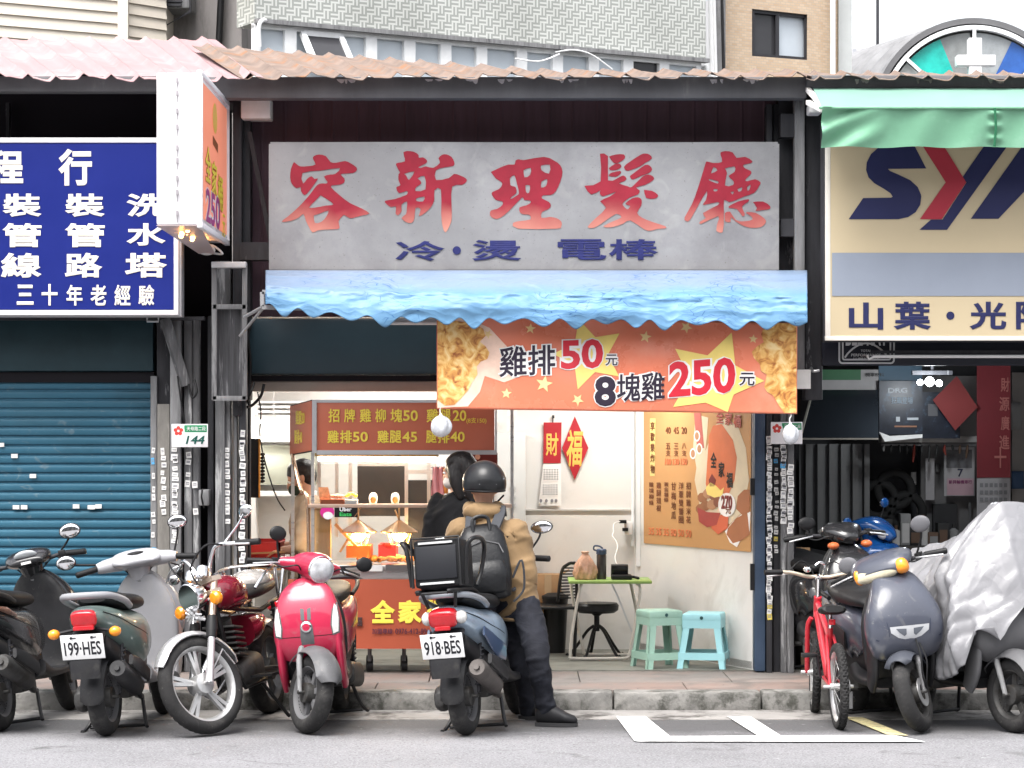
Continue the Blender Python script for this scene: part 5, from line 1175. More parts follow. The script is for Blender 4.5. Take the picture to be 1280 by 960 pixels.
m = MB(); m.bar(P(772,745,18.5), P(790,790,18.5), .012); m.bar(P(772,745,18.5), P(765,730,18.5), .012); m.build('stay', alu, ft_)
ZT = Z(723.5,DT)
def ontable(u): return X(u, DT)
# takeaway bag, bottle, black dock
bg = MB(); bx_, by_ = ontable(731), YD(18.45)
def bagf(a, e):
    th = a*2*math.pi; prof = [(0,0),(.07,.0),(.082,.05),(.075,.1),(.05,.15),(.022,.185),(.03,.2),(.02,.205),(.0,.2)]; t = e*(len(prof)-1); i = min(int(t), len(prof)-2); f = t-i
    r_ = prof[i][0]*(1-f)+prof[i+1][0]*f; h = prof[i][1]*(1-f)+prof[i+1][1]*f; w = 1+.1*math.sin(th*4+h*30)+.07*math.sin(th*9-h*50)
    return (bx_ + r_*w*math.cos(th), by_ + r_*w*.75*math.sin(th), ZT + h)
bg.grid(bagf, 36, 24)
tag(bg.build('takeaway_bag', mat('bag_pinkish_film', (.56,.34,.24), .35, nscale=12, namt=.3, bump=.4, coat=.3), ang=180), 'knotted pinkish plastic takeaway bag on the green table', 'bag')
wbt = thing('water_bottle', 'dark tumbler bottle with blue carry loop on the green table', 'bottle', (ontable(751.5), YD(18.5), ZT))
m = MB(); m.lathe([(.0,0),(.034,0),(.036,.01),(.036,.17),(.034,.18)], (ontable(751.5), YD(18.5), ZT), seg=20); m.build('body', mat('bottle_smoke', (.06,.055,.055), .15, namt=.3, coat=.4), wbt)
m = MB(); m.lathe([(.036,.18),(.038,.183),(.038,.212),(.03,.22),(.0,.222)], (ontable(751.5), YD(18.5), ZT), seg=20)
m.tube(catmull([(ontable(751.5)-.03,YD(18.5),ZT+.205),(ontable(751.5)-.055,YD(18.5),ZT+.215),(ontable(751.5)-.05,YD(18.5),ZT+.24),(ontable(751.5)-.015,YD(18.5),ZT+.238),(ontable(751.5)+.01,YD(18.5),ZT+.222)], 5), .006, 8)
m.build('lid', mat('lid_blue', (.06,.09,.16), .4), wbt)
dk = thing('payment_terminal', 'black tilted device on its dock with small plug beside the bottle', 'device', (ontable(775), YD(18.45), ZT))
m = MB(); m.obox(Vector((ontable(774), YD(18.5), ZT+.055)), (.062,0,0), (0,.018,.006), (0,-.012,.05)); m.build('screen', mat('screen_black', (.015,.015,.017), .15), dk, bevel=.006)
m = MB(); m.box(ontable(764), ontable(789), YD(18.4), YD(18.56), ZT+.001, ZT+.035); m.build('dock', black_pl, dk, bevel=.008)
m = MB(); m.tube(catmull([(ontable(789),YD(18.45),ZT+.02),(ontable(794),YD(18.45),ZT+.015),(ontable(797),YD(18.42),ZT+.012)],4), .01, 8); m.build('plug', black_pl, dk)
# round black stool
bst = thing('black_stool', 'round black padded stool on a splayed five legged base under the table', 'stool', (X(747,18.75), YD(18.75), .12))
DS = 18.75; cx, cy = X(746,DS), YD(DS); zs = Z(753,DS)
m = MB(); m.lathe([(0,zs-.075),(.13,zs-.075),(.158,zs-.055),(.162,zs-.02),(.15,zs-.003),(0,zs)], (cx,cy,0), seg=28); m.build('seat', mat('stool_vinyl', (.02,.02,.022), .4, bump=.1), bst)
m = MB(); m.lathe([(.02,.3),(.02,zs-.1),(.05,zs-.075)], (cx,cy,0), seg=14); m.build('column', black_pl, bst)
for i in range(5):
    a = i*1.2566+.5; m = MB(); m.tube(catmull([(cx+.02*math.cos(a),cy+.02*math.sin(a),.34),(cx+.07*math.cos(a),cy+.07*math.sin(a),.3),(cx+.14*math.cos(a),cy+.14*math.sin(a),.2),(cx+.2*math.cos(a),cy+.2*math.sin(a),.125),(cx+.225*math.cos(a),cy+.225*math.sin(a),.132)], 4), .011, 8); m.build('leg', black_pl, bst)
# black tube chair with slatted back
DC = 18.85
bc = thing('black_chair', 'black metal chair with horizontal cord back beside the green table', 'chair', (X(705,DC), YD(DC), .12))
blk = mat('chair_black', (.014,.014,.015), .35)
m = MB(); pts = [P(697,752,DC),(P(702,715,DC)),(P(709,706,DC)),(P(716,704,DC)),(P(720,709,DC)),(P(721,752,DC))]; m.tube(catmull(pts, 6), .012, 8); m.build('back_frame', blk, bc)
m = MB()
for i in range(11): a = i/10; m.tube([P(699+3.5*a*1.6, 748-38*a, DC), P(720.5-1.5*a, 747-37*a, DC)], .0055, 6)
m.build('back_cords', blk, bc)
zse = Z(756,DC)
m = MB(); m.box(X(670,DC), X(721,DC), YD(18.62), YD(18.98), zse-.02, zse); m.build('seat', blk, bc, bevel=.008)
for (u, d_) in ((673,18.64),(719,18.64),(700,18.97),(721,18.97)):
    m = MB(); m.tube([(X(u,DC), YD(d_), zse-.01), (X(u-2,DC), YD(d_), .122)], .012, 8); m.build('leg', blk, bc)
# cartons behind the rider
cart_m = mat('cardboard', (.34,.21,.11), .85, nscale=3, namt=.12)
def carton(u0, u1, v0, v1, d, dep, lab, zb=None, open_=True):
    t = thing('cardboard_box', lab, 'box', P((u0+u1)/2, v1, d), 'cardboard boxes at the back')
    x0, x1, y0, y1, z0, z1 = X(u0,d), X(u1,d), YD(d), YD(d+dep), zb if zb is not None else Z(v1,d), Z(v0,d)
    m = MB(); m.box(x0, x1, y0, y1, z0, z1); m.build('body', cart_m, t, bevel=.003)
    m = MB(); m.quad((x0,y0,z1+.001),(x0-.05,y0-.03,z1+.06),(x0-.05,y1,z1+.06),(x0,y1,z1+.001)); m.quad((x1,y0,z1+.001),(x1+.06,y0-.02,z1+.03),(x1+.06,y1,z1+.03),(x1,y1,z1+.001)); m.build('flap', cart_m, t, solid=.004)
    m = MB(); m.box((x0+x1)/2-.025, (x0+x1)/2+.025, y0-.0015, y0+.001, z0, z1); m.build('tape', mat('tape_tan', (.42,.3,.18), .3), t)
    return t
carton(668, 702, 718, 752, 19.05, .18, 'open cardboard box in the corner behind the black chair', zse)
carton(658, 680, 762, 812, 18.95, .2, 'cardboard box standing on the floor behind the rider', .121)
bk = thing('black_bin', 'dark bin standing beside the chair near the back wall', 'bin', (X(694,19), YD(19), .12))
m = MB(); m.lathe([(0,0),(.075,0),(.095,.38),(.098,.4)], (X(694,19), YD(19.02), .121), seg=18); m.build('body', blk, bk)
m = MB(); m.lathe([(.1,.4),(.1,.42),(.06,.44),(0,.445)], (X(694,19), YD(19.02), .121), seg=18); m.build('lid', black_pl, bk)

# two plastic stools
def stool(u, d, rot, mm, lab, W=.31, H=.40):
    t = thing('plastic_stool', lab, 'stool', (X(u,d), YD(d), .12), 'plastic stools by the side wall', world=False, rot=(0,0,rot))
    m = MB(); tw_ = W*.36; bw = W*.5
    m.loft([[(sx*(tw_+e), sy*(tw_+e), z) for sx, sy in ((-1,-1),(1,-1),(1,1),(-1,1))] for e, z in ((.0,H),(.012,H-.006),(.014,H-.05),(.008,H-.05))]); m.build('seat', mm, t, bevel=.006)
    for sx, sy in ((-1,-1),(1,-1),(1,1),(-1,1)):
        m = MB(); top, bot = Vector((sx*(tw_+.002), sy*(tw_+.002), H-.04)), Vector((sx*bw, sy*bw, 0))
        w1, w2, th = .05, .042, .006
        for ax in (0, 1):                        # an L-shaped leg of two tapering plates
            e = Vector((-sx,0,0)) if ax == 0 else Vector((0,-sy,0)); nn = Vector((0,-sy,0)) if ax == 0 else Vector((-sx,0,0))
            o = nn*0; m.add([top+o, top+e*w1+o, bot+e*w2+o, bot+o, top+nn*th, top+e*w1+nn*th, bot+e*w2+nn*th, bot+nn*th], [(0,1,2,3),(5,4,7,6),(0,4,5,1),(1,5,6,2),(2,6,7,3),(3,7,4,0)])
        m.build('leg', mm, t)
    for i, (a, b) in enumerate((((-1,-1),(1,-1)),((1,-1),(1,1)),((1,1),(-1,1)),((-1,1),(-1,-1)))):
        m = MB(); z0 = .085; k_ = bw - (bw-tw_)*z0/H; A_, B_ = Vector((a[0]*k_, a[1]*k_, z0)), Vector((b[0]*k_, b[1]*k_, z0)); m.bar(A_, B_, .008, .05); m.build('stretcher', mm, t)
        m = MB(); z0 = H-.075; k_ = bw - (bw-tw_)*z0/H; A_, B_ = Vector((a[0]*k_, a[1]*k_, z0)), Vector((b[0]*k_, b[1]*k_, z0)); m.bar(A_, B_, .006, .055); m.build('apron', mm, t)
    m = MB(); m.flat([(.012*math.cos(a), .012*math.sin(a)) for a in [i*.5 for i in range(12)]], (0,-tw_-.0175,H-.03), XA, ZA); m.build('moulded_mark', mat('mark_dark', (.03,.09,.09), .5), t)
    return t
stool(824, 17.85, .35, mat('plastic_mint', (.33,.52,.43), .45, namt=.06), 'mint green plastic stool nearest the folding table')
stool(880, 17.86, -.2, mat('plastic_aqua', (.33,.62,.66), .45, namt=.06), 'pale aqua plastic stool beside the blue door post', W=.34, H=.38)

# ================================================================ kitchen corner at the left, behind the cart
kit = thing('kitchen_shelf', 'pale kitchen shelf unit with doors behind the vendor', 'shelf', (X(335,19.1), YD(19.1), .12))
m = MB(); m.box(X(313,19.15), X(395,19.15), YD(19.1), YD(19.27), Z(606,19.1), Z(556,19.1)); m.build('cupboard', mat('cupboard_olive', (.32,.33,.27), .5), kit, bevel=.004)
m = MB(); m.box(X(311,19.1), X(396,19.1), YD(19.05), YD(19.27), Z(552,19.1), Z(546,19.1)); m.build('shelf', white_pl, kit); m = MB(); m.box(X(311,19.1), X(396,19.1), YD(19.05), YD(19.27), Z(620,19.1), Z(614,19.1)); m.build('shelf', white_pl, kit)
m = MB(); m.box(X(311,18.98), X(400,18.98), YD(18.95), YD(19.27), Z(715,19.0), Z(708,19.0)); m.build('counter', stain_s, kit)
m = MB(); m.box(X(313,19.0), X(398,19.0), YD(19.0), YD(19.27), .125, Z(716,19.0)); m.build('base', stain_s, kit)
m = MB()
for i in range(4): m.box(X(300,19.2), X(560,19.2), YD(19.22), YD(19.29), Z(504+i*6,19.2), Z(501+i*6,19.2))
m.build('upper_slats', white_pl, kit)
m = MB(); m.box(X(311,18.2), X(325,18.2), YD(18.15), YD(18.2), Z(622,18.2), Z(548,18.2)); mb_ = thing('menu_board', 'narrow black board with orange edge hanging in the kitchen corner', 'board', P(318,622,18.2)); m.build('panel', black_pl, mb_, bevel=.004)
m = MB(); m.box(X(323.5,18.14), X(325.2,18.14), YD(18.12), YD(18.15), Z(622,18.14), Z(548,18.14)); m.build('edge', mat('edge_orange', (.6,.25,.04), .5), mb_)
m = MB()
for i in range(9):
    c = P(328, 568+i*4.2, 18.2); m.lathe([(.007,-.018),(.013,0),(.007,.018)], c, (1,0,.1), 8)
mb2 = tag(m.build('clip_strip', black_pl), 'strip of small black clips hanging beside the black board', 'clips')
m = MB(); m.tube(catmull([P(322,490,18),P(326,515,18),P(325,545,18.1),P(332,580,18.1),P(345,620,18.2),P(356,638,18.3)], 5), .005, 6); tag(m.build('power_cable', black_pl), 'black cable drooping from the lintel into the kitchen corner', 'cable')
m = MB(); m.tube(catmull([P(330,480,17.5),P(326,495,17.5),P(316,506,17.55),P(309,509,17.5)], 5), .01, 8); m.tube(catmull([P(318,478,17.5),P(313,492,17.45),P(310,500,17.5),P(306,508,17.5)], 5), .008, 8); m.tube(catmull([P(316,400,17.5),P(310,420,17.5),P(313,450,17.5),P(312,480,17.5)], 5), .01, 8); tag(m.build('cable_bundle', black_pl), 'thick black cables looping from the pillar under the teal housing', 'cable')
rb = thing('red_crate', 'red plastic crate with wooden slats left of the cart', 'crate', (X(330,18.2), YD(18.2), Z(712,18.2)))
m = MB(); x0, x1, y0, y1, z0, z1 = X(308,18.2), X(352,18.2), YD(18.1), YD(18.5), Z(708,18.2), Z(677,18.2)
for q in ((x0,x1,y0,y0+.015,z0,z1),(x0,x1,y1-.015,y1,z0,z1+.01),(x0,x0+.015,y0,y1,z0,z1),(x1-.015,x1,y0,y1,z0,z1),(x0,x1,y0,y1,z0,z0+.01)): m.box(*q)
m.build('crate_body', mat('crate_red', (.42,.03,.03), .45), rb)
m = MB()
for i in range(4): m.bar(P(308,692+i*6,18.08), P(356,690+i*6+(i%2)*4,18.05), .02, .012)
m.build('wooden_slat', mat('wood_slat', (.3,.17,.08), .7, namt=.25, stretch=(1,8,8)), rb)
sk = thing('steel_trolley', 'stainless steel trolley with racks behind the classic motorcycle', 'trolley', (X(330,18.1), YD(18.1), .12))
for zz in (Z(712,18.1), .5, .25): m = MB(); m.box(X(306,18.1), X(356,18.1), YD(18.02), YD(18.5), zz-.02, zz); m.build('shelf', stain_s, sk)
for u, y in ((307,18.03),(355,18.03),(307,18.48),(355,18.48)): m = MB(); m.tube([(X(u,18.1),YD(y),.121),(X(u,18.1),YD(y),Z(712,18.1)-.001)], .012, 8); m.build('leg', stain_s, sk)

# ================================================================ the fried chicken cart
DCF = 17.55                                     # depth of the cart front
ct = thing('food_cart', 'stainless fried chicken cart with brown menu boards and glass display', 'food cart', (X(490,DCF), YD(DCF), .12))
brown = mat('menu_brown_red', (.55,.155,.09), .4, nscale=1, namt=.07)
yel_t = mat('menu_yellow', (.9,.72,.1), .45)
DM = 17.45
m = MB(); m.box(X(396,DM), X(618,DM), YD(DM), YD(DM)+.06, Z(564,DM), Z(503,DM)); mbd = m.build('menu_board', brown, ct, bevel=.004)
m = MB(); m.bar(P(393,500,DM), P(393,566,DM), .03, .03); m.bar(P(391,501.5,DM), P(621,501.5,DM), .012, .02); m.bar(P(396,565.5,DM), P(621,565.5,DM), .02, .03); m.bar(P(620,500,DM), P(620,566,DM), .012, .03); m.build('board_frame', alu, ct)
def mline(parts, v0, v1, d=DM-.006):
    for s, u0, u1 in parts:
        b = MB(); dv = (v1-v0)*.1 if s[0].isdigit() else 0; lt(b, s, u0, v0+dv, u1, v1-dv, d, .022 if not s[0] == '(' else .012); b.build('lettering', yel_t, mbd, smooth=False)
mline([('招',410.5,424.5),('牌',430,444),('雞',449.5,464),('柳',469,482.5),('塊',488,503),('50',504,522.5),('雞',533,548.5),('腿',549,564),('20',566,583)], 511, 528)
mline([('(8支150)',583,608)], 522, 530)
mline([('雞',409,423.5),('排',425,440),('50',441,460),('雞',471.5,486),('腿',487,502),('45',503,521.5),('腿',532.5,546),('排',547,562),('40',563,581)], 538, 554)
m = MB(); a_, b_ = P(364,508,17.85), P(391,501,DM+.01); c_, e_ = P(391,563,DM+.01), P(364,568,17.85); m.quad(e_, c_, b_, a_); sbd = m.build('side_board', brown, ct, solid=.02)
m = MB()
for p_, q_ in ((a_,b_),(e_,c_),(a_,e_)): m.bar(p_, q_, .014)
m.build('board_frame', black_pl, ct)
sx_ = (b_-a_); sx_.z = 0; sx_.normalize(); sn_ = sx_.cross(ZA)
for s, fx_, v, w, h in (('雞腿20',.5,521,.2,.1),('腿排40',.42,545,.17,.1)):
    b = MB(); c = a_.lerp(b_, fx_); c.z = Z(v+1,17.65); letter(b, s, c + sn_*.014, sx_, ZA, w*.9, h, .018); b.build('lettering', yel_t, sbd, smooth=False)
# lit tube under the board
m = MB(); m.tube([P(398,573,17.5), P(545,574.5,17.5)], .016, 10); tu = m.build('lamp_tube', mat('tube_lit_warm', (1,.95,.85), .4, emit=9, ecol=(1,.9,.75)), ct)
area('cart_tube_light', P(470,577,17.5), (R(-25),0,0), .8, .05, 4.5, (1,.82,.58), ct)
m = MB(); m.box(X(394,17.52), X(548,17.52), YD(17.48), YD(17.6), Z(570.5,17.5), Z(566.5,17.5)); m.build('lamp_housing', mat('wood_trim_yellow', (.5,.33,.12), .5), ct)
# posts, shelf, glass
for u, d_ in ((391,17.5),(640,17.5),(366,18.0)):
    m = MB(); m.bar(Vector((X(u,d_),YD(d_),.3)), P(u,506,d_), .022, .022); m.build('post', stain_s, ct)
m = MB(); m.tube(catmull([P(366,568,17.82),P(368,580,17.7),P(376,612,17.6),P(384,625,17.55),P(386,700,17.55)], 6), .014, 8); m.build('curved_rail', mat('copper_rail', (.6,.42,.3), .25, .8), ct)
m = MB(); m.box(X(386,17.5), X(640,17.5), YD(17.46), YD(17.62), Z(634.5,17.5), Z(630,17.5)); m.build('glass_shelf', mat('shelf_pinkish_steel', (.5,.36,.28), .3, .4), ct, bevel=.003)
m = MB(); m.quad(P(395,704,17.47), P(545,704,17.47), P(545,580,17.47), P(395,580,17.47)); m.build('glass_panel', glass('clear_glass', (.97,.96,.94), .05), ct, solid=.004)
m = MB(); m.quad(P(545,704,17.47), P(640,704,17.47), P(640,632,17.47), P(545,632,17.47)); m.build('glass_panel', glass('clear_glass'), ct, solid=.004)
# back panels of the display seen through the glass
m = MB(); m.box(X(447,18.5), X(508,18.5), YD(18.48), YD(18.5), Z(645,18.5), Z(582,18.5)); m.box(X(506,18.5), X(545,18.5), YD(18.48), YD(18.5), Z(700,18.5), Z(600,18.5)); m.build('back_panel', mat('panel_grey_glass', (.1,.1,.1), .25), ct)
m = MB()
for u in (399, 421, 438, 508, 536): m.bar(Vector((X(u,18.45),YD(18.45),1.0)), P(u,578,18.45), .025)
m.bar(P(447,580,18.45), P(508,580,18.45), .03); m.bar(P(508,590,18.45), P(545,590,18.45), .03); m.build('back_frame', alu, ct)
# worktop, trays
zc = Z(706,17.5)
m = MB(); m.box(X(392,17.5), X(640,17.5), YD(17.44), YD(18.1), zc-.035, zc); m.build('worktop', stain_s, ct, bevel=.004)
m = MB(); m.box(X(394,17.5), X(640,17.5), YD(17.45), YD(17.49), Z(724,17.5), Z(707.5,17.5)); m.build('counter_edge', stain_s, ct)
for u0, u1 in ((452,478),(482,510)):
    m = MB(); m.box(X(u0,17.44), X(u1,17.44), YD(17.425), YD(17.447), Z(714,17.44), Z(706,17.44)); m.build('drawer_front', mat('drawer_grey' if u0 > 480 else 'drawer_pale', (.1,.09,.09) if u0 > 480 else (.62,.6,.58), .4), ct)
wood_y = mat('wood_warm', (.5,.3,.13), .6, namt=.15, stretch=(8,1,1))
m = MB(); m.box(X(393,17.5), X(413,17.5), YD(17.49), YD(17.6), Z(704,17.5), Z(636,17.5)); m.build('side_cheek', wood_y, ct)
m = MB(); m.bar(P(419,655,17.6), P(446,684,17.6), .03, .02); m.bar(P(440,666,17.62), P(425,690,17.62), .02, .015); m.build('tray_prop', wood_y, ct)
for u0, u1, v0, v1, mm, lab in ((433,463,682,697,mat('tray_orange', (.6,.2,.06), .45),'tray'),(473,495,681,697,mat('tray_red', (.5,.03,.02), .45),'tray')):
    m = MB(); x0, x1, z0, z1 = X(u0,17.6), X(u1,17.6), Z(v1,17.6), Z(v0,17.6)
    for q in ((x0,x1,YD(17.58),YD(17.6),z0,z1),(x0,x1,YD(17.9),YD(17.92),z0,z1),(x0,x0+.02,YD(17.6),YD(17.9),z0,z1),(x1-.02,x1,YD(17.6),YD(17.9),z0,z1)): m.box(*q)
    m.build(lab, mm, ct)
fry = mat('fried_chicken', (.5,.24,.06), .6, nscale=30, namt=.4, bump=.8, bscale=70, col2=(.3,.1,.02), spot=(25,.5,.62))
rr_ = random.Random(12); m = MB()
def lump(mb, c, r, rnd, seg=12):
    s0 = len(mb.v); mb.ball((0,0,0), r, r*rnd.uniform(.7,1), r*rnd.uniform(.55,.75), seg, 8)
    o = rnd.uniform(0, 99)
    for i in range(s0, len(mb.v)):
        v = mb.v[i]; v *= 1 + .35*mnoise.noise(v*45+Vector((o,o,o))); mb.v[i] = v + Vector(c)
for i in range(26): lump(m, (X(438+rr_.uniform(0,80),17.55), YD(17.55)+rr_.uniform(0,.1), zc+.03+rr_.uniform(0,.015)), rr_.uniform(.024,.036), rr_)
tag(m.build('fried_chicken', fry, ang=180), 'heap of golden fried chicken pieces on the cart worktop', 'food', kind='stuff')
# heat lamps
hl_m = mat('lamp_shade_brass', (.55,.36,.2), .3, .7)
glow_m = mat('heat_bulb', (1,.75,.4), .4, emit=22, ecol=(1,.72,.35))
for u, v, uu in ((448,668,'left'),(499,668,'right')):
    t = thing('heat_lamp', 'glowing heat lamp with flared shade at the cart, %s' % ('nearer the delivery stickers' if uu == 'left' else 'nearer the woman in black'), 'lamp', P(u, 690, 17.66), 'heat lamps over the chicken tray')
    c = P(u, v, 17.66); m = MB(); m.lathe([(.012,.1),(.03,.085),(.13,.02),(.128,.012),(.028,.075)], c, seg=24); m.build('shade', hl_m, t)
    m = MB(); m.lathe([(0,-.05),(.03,-.042),(.052,-.012),(.048,.015),(.02,.05)], c+ZA*.0, seg=16); m.build('bulb', glow_m, t)
    m = MB()
    for k_ in range(10): a = k_*.628; m.tube([c+Vector((.085*math.cos(a),.085*math.sin(a),.02)), c+Vector((.055*math.cos(a),.055*math.sin(a),-.075))], .003, 5)
    for r_, h in ((.055,-.075),(.068,-.03)): m.tube([c+Vector((r_*math.cos(k_*.4),r_*math.sin(k_*.4),h)) for k_ in range(16)], .003, 5, closed=True)
    m.build('wire_guard', mat('guard_brass', (.8,.55,.25), .3, .8), t)
    m = MB(); m.tube([c+ZA*.1, Vector((c.x,c.y,Z(634,17.66)))], .006, 6); m.tube([c+Vector((-.03,0,.17)), c+Vector((.0,0,.1))], .006, 6); m.build('hanger', hl_m, t)
    point('heat_light', c-ZA*.02+Vector((0,-.06,0)), 3.2, (1,.6,.26), .03, t)
# things standing on the shelf
wh_r = P(0,630,17.52).z
for u in (466.5, 494):
    t = thing('egg_figure', 'small white oval display card of chicken on the cart shelf, %s' % ('left one' if u < 480 else 'right one'), 'ornament', (X(u,17.52), YD(17.52), wh_r), 'oval cards on the cart shelf')
    m = MB(); m.lathe([(0,0),(.024,.002),(.03,.03),(.029,.05),(.02,.072),(.0,.078)], (X(u,17.52), YD(17.52), wh_r+.001), seg=18)
    for p in m.v: p.y = YD(17.52) + (p.y-YD(17.52))*.4
    m.build('card', white_pl, t)
    m = MB(); m.flat([(.02*math.cos(a), .022*math.sin(a)) for a in [i*.4 for i in range(16)]], (X(u,17.52), YD(17.52)-.0135, wh_r+.028), XA, ZA); m.build('print', chick, t)
t = thing('paper_carton', 'orange printed paper carton and tray on the left end of the cart shelf', 'carton', (X(408,17.52), YD(17.52), wh_r))
m = MB(); m.add([P(398,609,17.5),P(410,609,17.5),P(415,629,17.5),P(400,629,17.5),P(398,609,17.6),P(410,609,17.6),P(415,629,17.6),P(400,629,17.6)], [(0,1,2,3),(5,4,7,6),(0,4,5,1),(1,5,6,2),(2,6,7,3),(3,7,4,0)]); m.build('carton', mat('carton_print', (.62,.3,.16), .6, nscale=30, namt=.4), t)
m = MB(); m.box(X(401,17.5), X(430,17.5), YD(17.47), YD(17.58), wh_r+.001, Z(624,17.5)); m.build('tray', mat('tray_rust', (.5,.16,.08), .6), t)
m = MB(); r2 = random.Random(3)
for i in range(5): lump(m, (X(417+i*2.5,17.5), YD(17.5), Z(622,17.5)+.01), .02, r2)
m.build('tissue', mat('tissue_peach', (.6,.38,.28), .8), t)
t = thing('lucky_ornament', 'small gold ornament on a white block on the cart shelf', 'ornament', (X(438,17.52), YD(17.52), wh_r))
m = MB(); m.box(X(431,17.5), X(447,17.5), YD(17.47), YD(17.57), wh_r+.001, Z(624.5,17.5)); m.build('block', white_pl, t, bevel=.004)
m = MB(); r2 = random.Random(8)
for i in range(7): lump(m, (X(433+i*1.9,17.5), YD(17.51), Z(620-3*math.sin(i*.5),17.5)), .016, r2, 10)
m.build('figure', mat('gold_ornament', (.7,.45,.08), .3, .6), t)
# stickers on the glass
m = MB(); m.flat([(.048*math.cos(a), .048*math.sin(a)) for a in [i*.26 for i in range(24)]], P(409,640,17.463), XA, ZA); pk = m.build('round_sticker', mat('sticker_magenta', (.6,.03,.25), .4), ct, smooth=False)
m = MB(); m.flat([(.034*math.cos(a), .026*math.sin(a)) for a in [i*.26 for i in range(24)]], P(410,644.5,17.461), XA, ZA); m.build('print', white_pl, pk)
m = MB(); m.quad(P(418,646.5,17.462), P(447,646.5,17.462), P(447,632.5,17.462), P(418,632.5,17.462)); ub = m.build('delivery_sticker', mat('sticker_black', (.012,.012,.012), .3), ct)
b = MB(); lt(b, 'Uber', 424.5, 634, 439.5, 639.3, 17.459, .03); b.build('lettering', white_pl, ub, smooth=False)
b = MB(); lt(b, 'Eats', 424.5, 640.5, 439.5, 645.3, 17.459, .03); b.build('lettering', mat('print_green', (.05,.5,.12), .4), ub, smooth=False)
m = MB(); m.bar(P(443,646,17.459), P(452,634,17.459), .012, .004); m.build('tongs_print', mat('brown_print', (.35,.17,.08), .5), ub)
# front panel and legs
m = MB(); fx0, fx1 = X(360,17.4), X(622,17.4)
m.grid(lambda a, c: Vector((fx0+(fx1-fx0)*a, YD(17.4)+.006*math.sin(a*9)+.004*math.sin(c*5+a*3), Z(811,17.4)*(1-c)+Z(724,17.4)*c)), 40, 8); fp = m.build('front_panel', mat('panel_brick_red', (.36,.08,.042), .45, nscale=1.2, namt=.08), ct, solid=.004)
for s, u0, v0, u1, v1, bo in (('全',463,750,494,779,.05),('家',497,750,528,779,.05),('桶',531,750,562,779,.05)):
    b = MB(); lt(b, s, u0, v0, u1, v1, 17.384, bo); b.build('lettering', yel_t, fp, smooth=False)
for s, u0, u1 in (('加盟專線:',465,492),('0976-412-896',494,537)):
    b = MB(); lt(b, s, u0, 785.5, u1, 792.5, 17.384, .02); b.build('lettering', mat('panel_ink', (.1,.03,.05), .5), fp, smooth=False)
b = MB(); lt(b, '福', 442, 771, 453, 783, 17.384, .04); b.build('lettering', mat('panel_ink_dark', (.05,.02,.02), .5), fp, smooth=False)
m = MB()
for i in range(7): a = R(60+i*22); p = P(440,760,17.384); m.bar(p+Vector((math.cos(a)*.05,0,math.sin(a)*.06)), p+Vector((math.cos(a)*.075,0,math.sin(a)*.09)), .006, .002)
m.build('ray_print', mat('panel_light_ray', (.5,.2,.1), .5), fp)
for u, d_ in ((462,17.55),(505,17.55),(378,17.55),(462,18.0),(505,18.0),(610,17.55)):
    m = MB(); m.tube([(X(u,d_),YD(d_),.18),(X(u,d_),YD(d_),.42)], .014, 8); lg = m.build('leg', steel_md, ct)
    m = MB(); m.lathe([(.0,-.02),(.035,-.02),(.035,.02),(0,.02)], (X(u,d_),YD(d_),.155), (1,.2,0), 14); m.build('caster', black_pl, lg)
m = MB(); m.box(X(374,17.6), X(622,17.6), YD(17.5), YD(18.05), .34, .38); m.build('undershelf', stain_s, ct)
m = MB(); m.box(X(394,17.7), X(622,17.7), YD(17.98), YD(18.05), .3, zc-.04); m.build('rear_panel', stain_s, ct)
# small maroon sign above the woman and the pink cloth
t = thing('maroon_sign', 'small maroon notice board behind the head of the woman in black', 'sign', P(600,590,17.6))
m = MB(); m.box(X(578,17.65), X(622,17.65), YD(17.63), YD(17.65), Z(590,17.65), Z(566,17.65)); m.build('board', mat('notice_maroon', (.13,.025,.022), .5), t)
b = MB(); lt(b, '原味辣味', 592, 578, 621, 583, 17.625, .01); b.build('lettering', mat('notice_print', (.55,.35,.25), .5), t, smooth=False)
m = MB(); m.add([P(597+3.5*math.cos(i*.6),571+3.5*math.sin(i*.6),17.625) for i in range(10)], [tuple(range(9,-1,-1))]); m.build('emblem', mat('notice_print', (.55,.35,.25), .5), t)
t = thing('pink_cloth', 'pink and orange wiping cloth hanging from the cart rail', 'cloth', P(549,618,17.5))
def clf(a, b): p = P(541+14*a-(1-b)*2*(1-a), 620-36*b, 17.46); p.y += .012*math.sin(a*12+b*2); p.z += .006*math.sin(a*7)*(1-b); return p
m = MB(); m.grid(clf, 20, 12); m.build('cloth', mat('cloth_pink', (.72,.3,.3), .85, nscale=8, namt=.1), t, ang=180, solid=.004)
m = MB(); m.grid(lambda a, b: P(554+6*a, 617-32*b, 17.45)+Vector((0,.01*math.sin(a*9),0)), 8, 6); m.build('orange_cloth', mat('cloth_orange', (.75,.28,.06), .85), t, ang=180, solid=.004)
m = MB(); m.bar(P(538,584,17.47), P(575,584,17.47), .01); m.build('rail', alu, t)
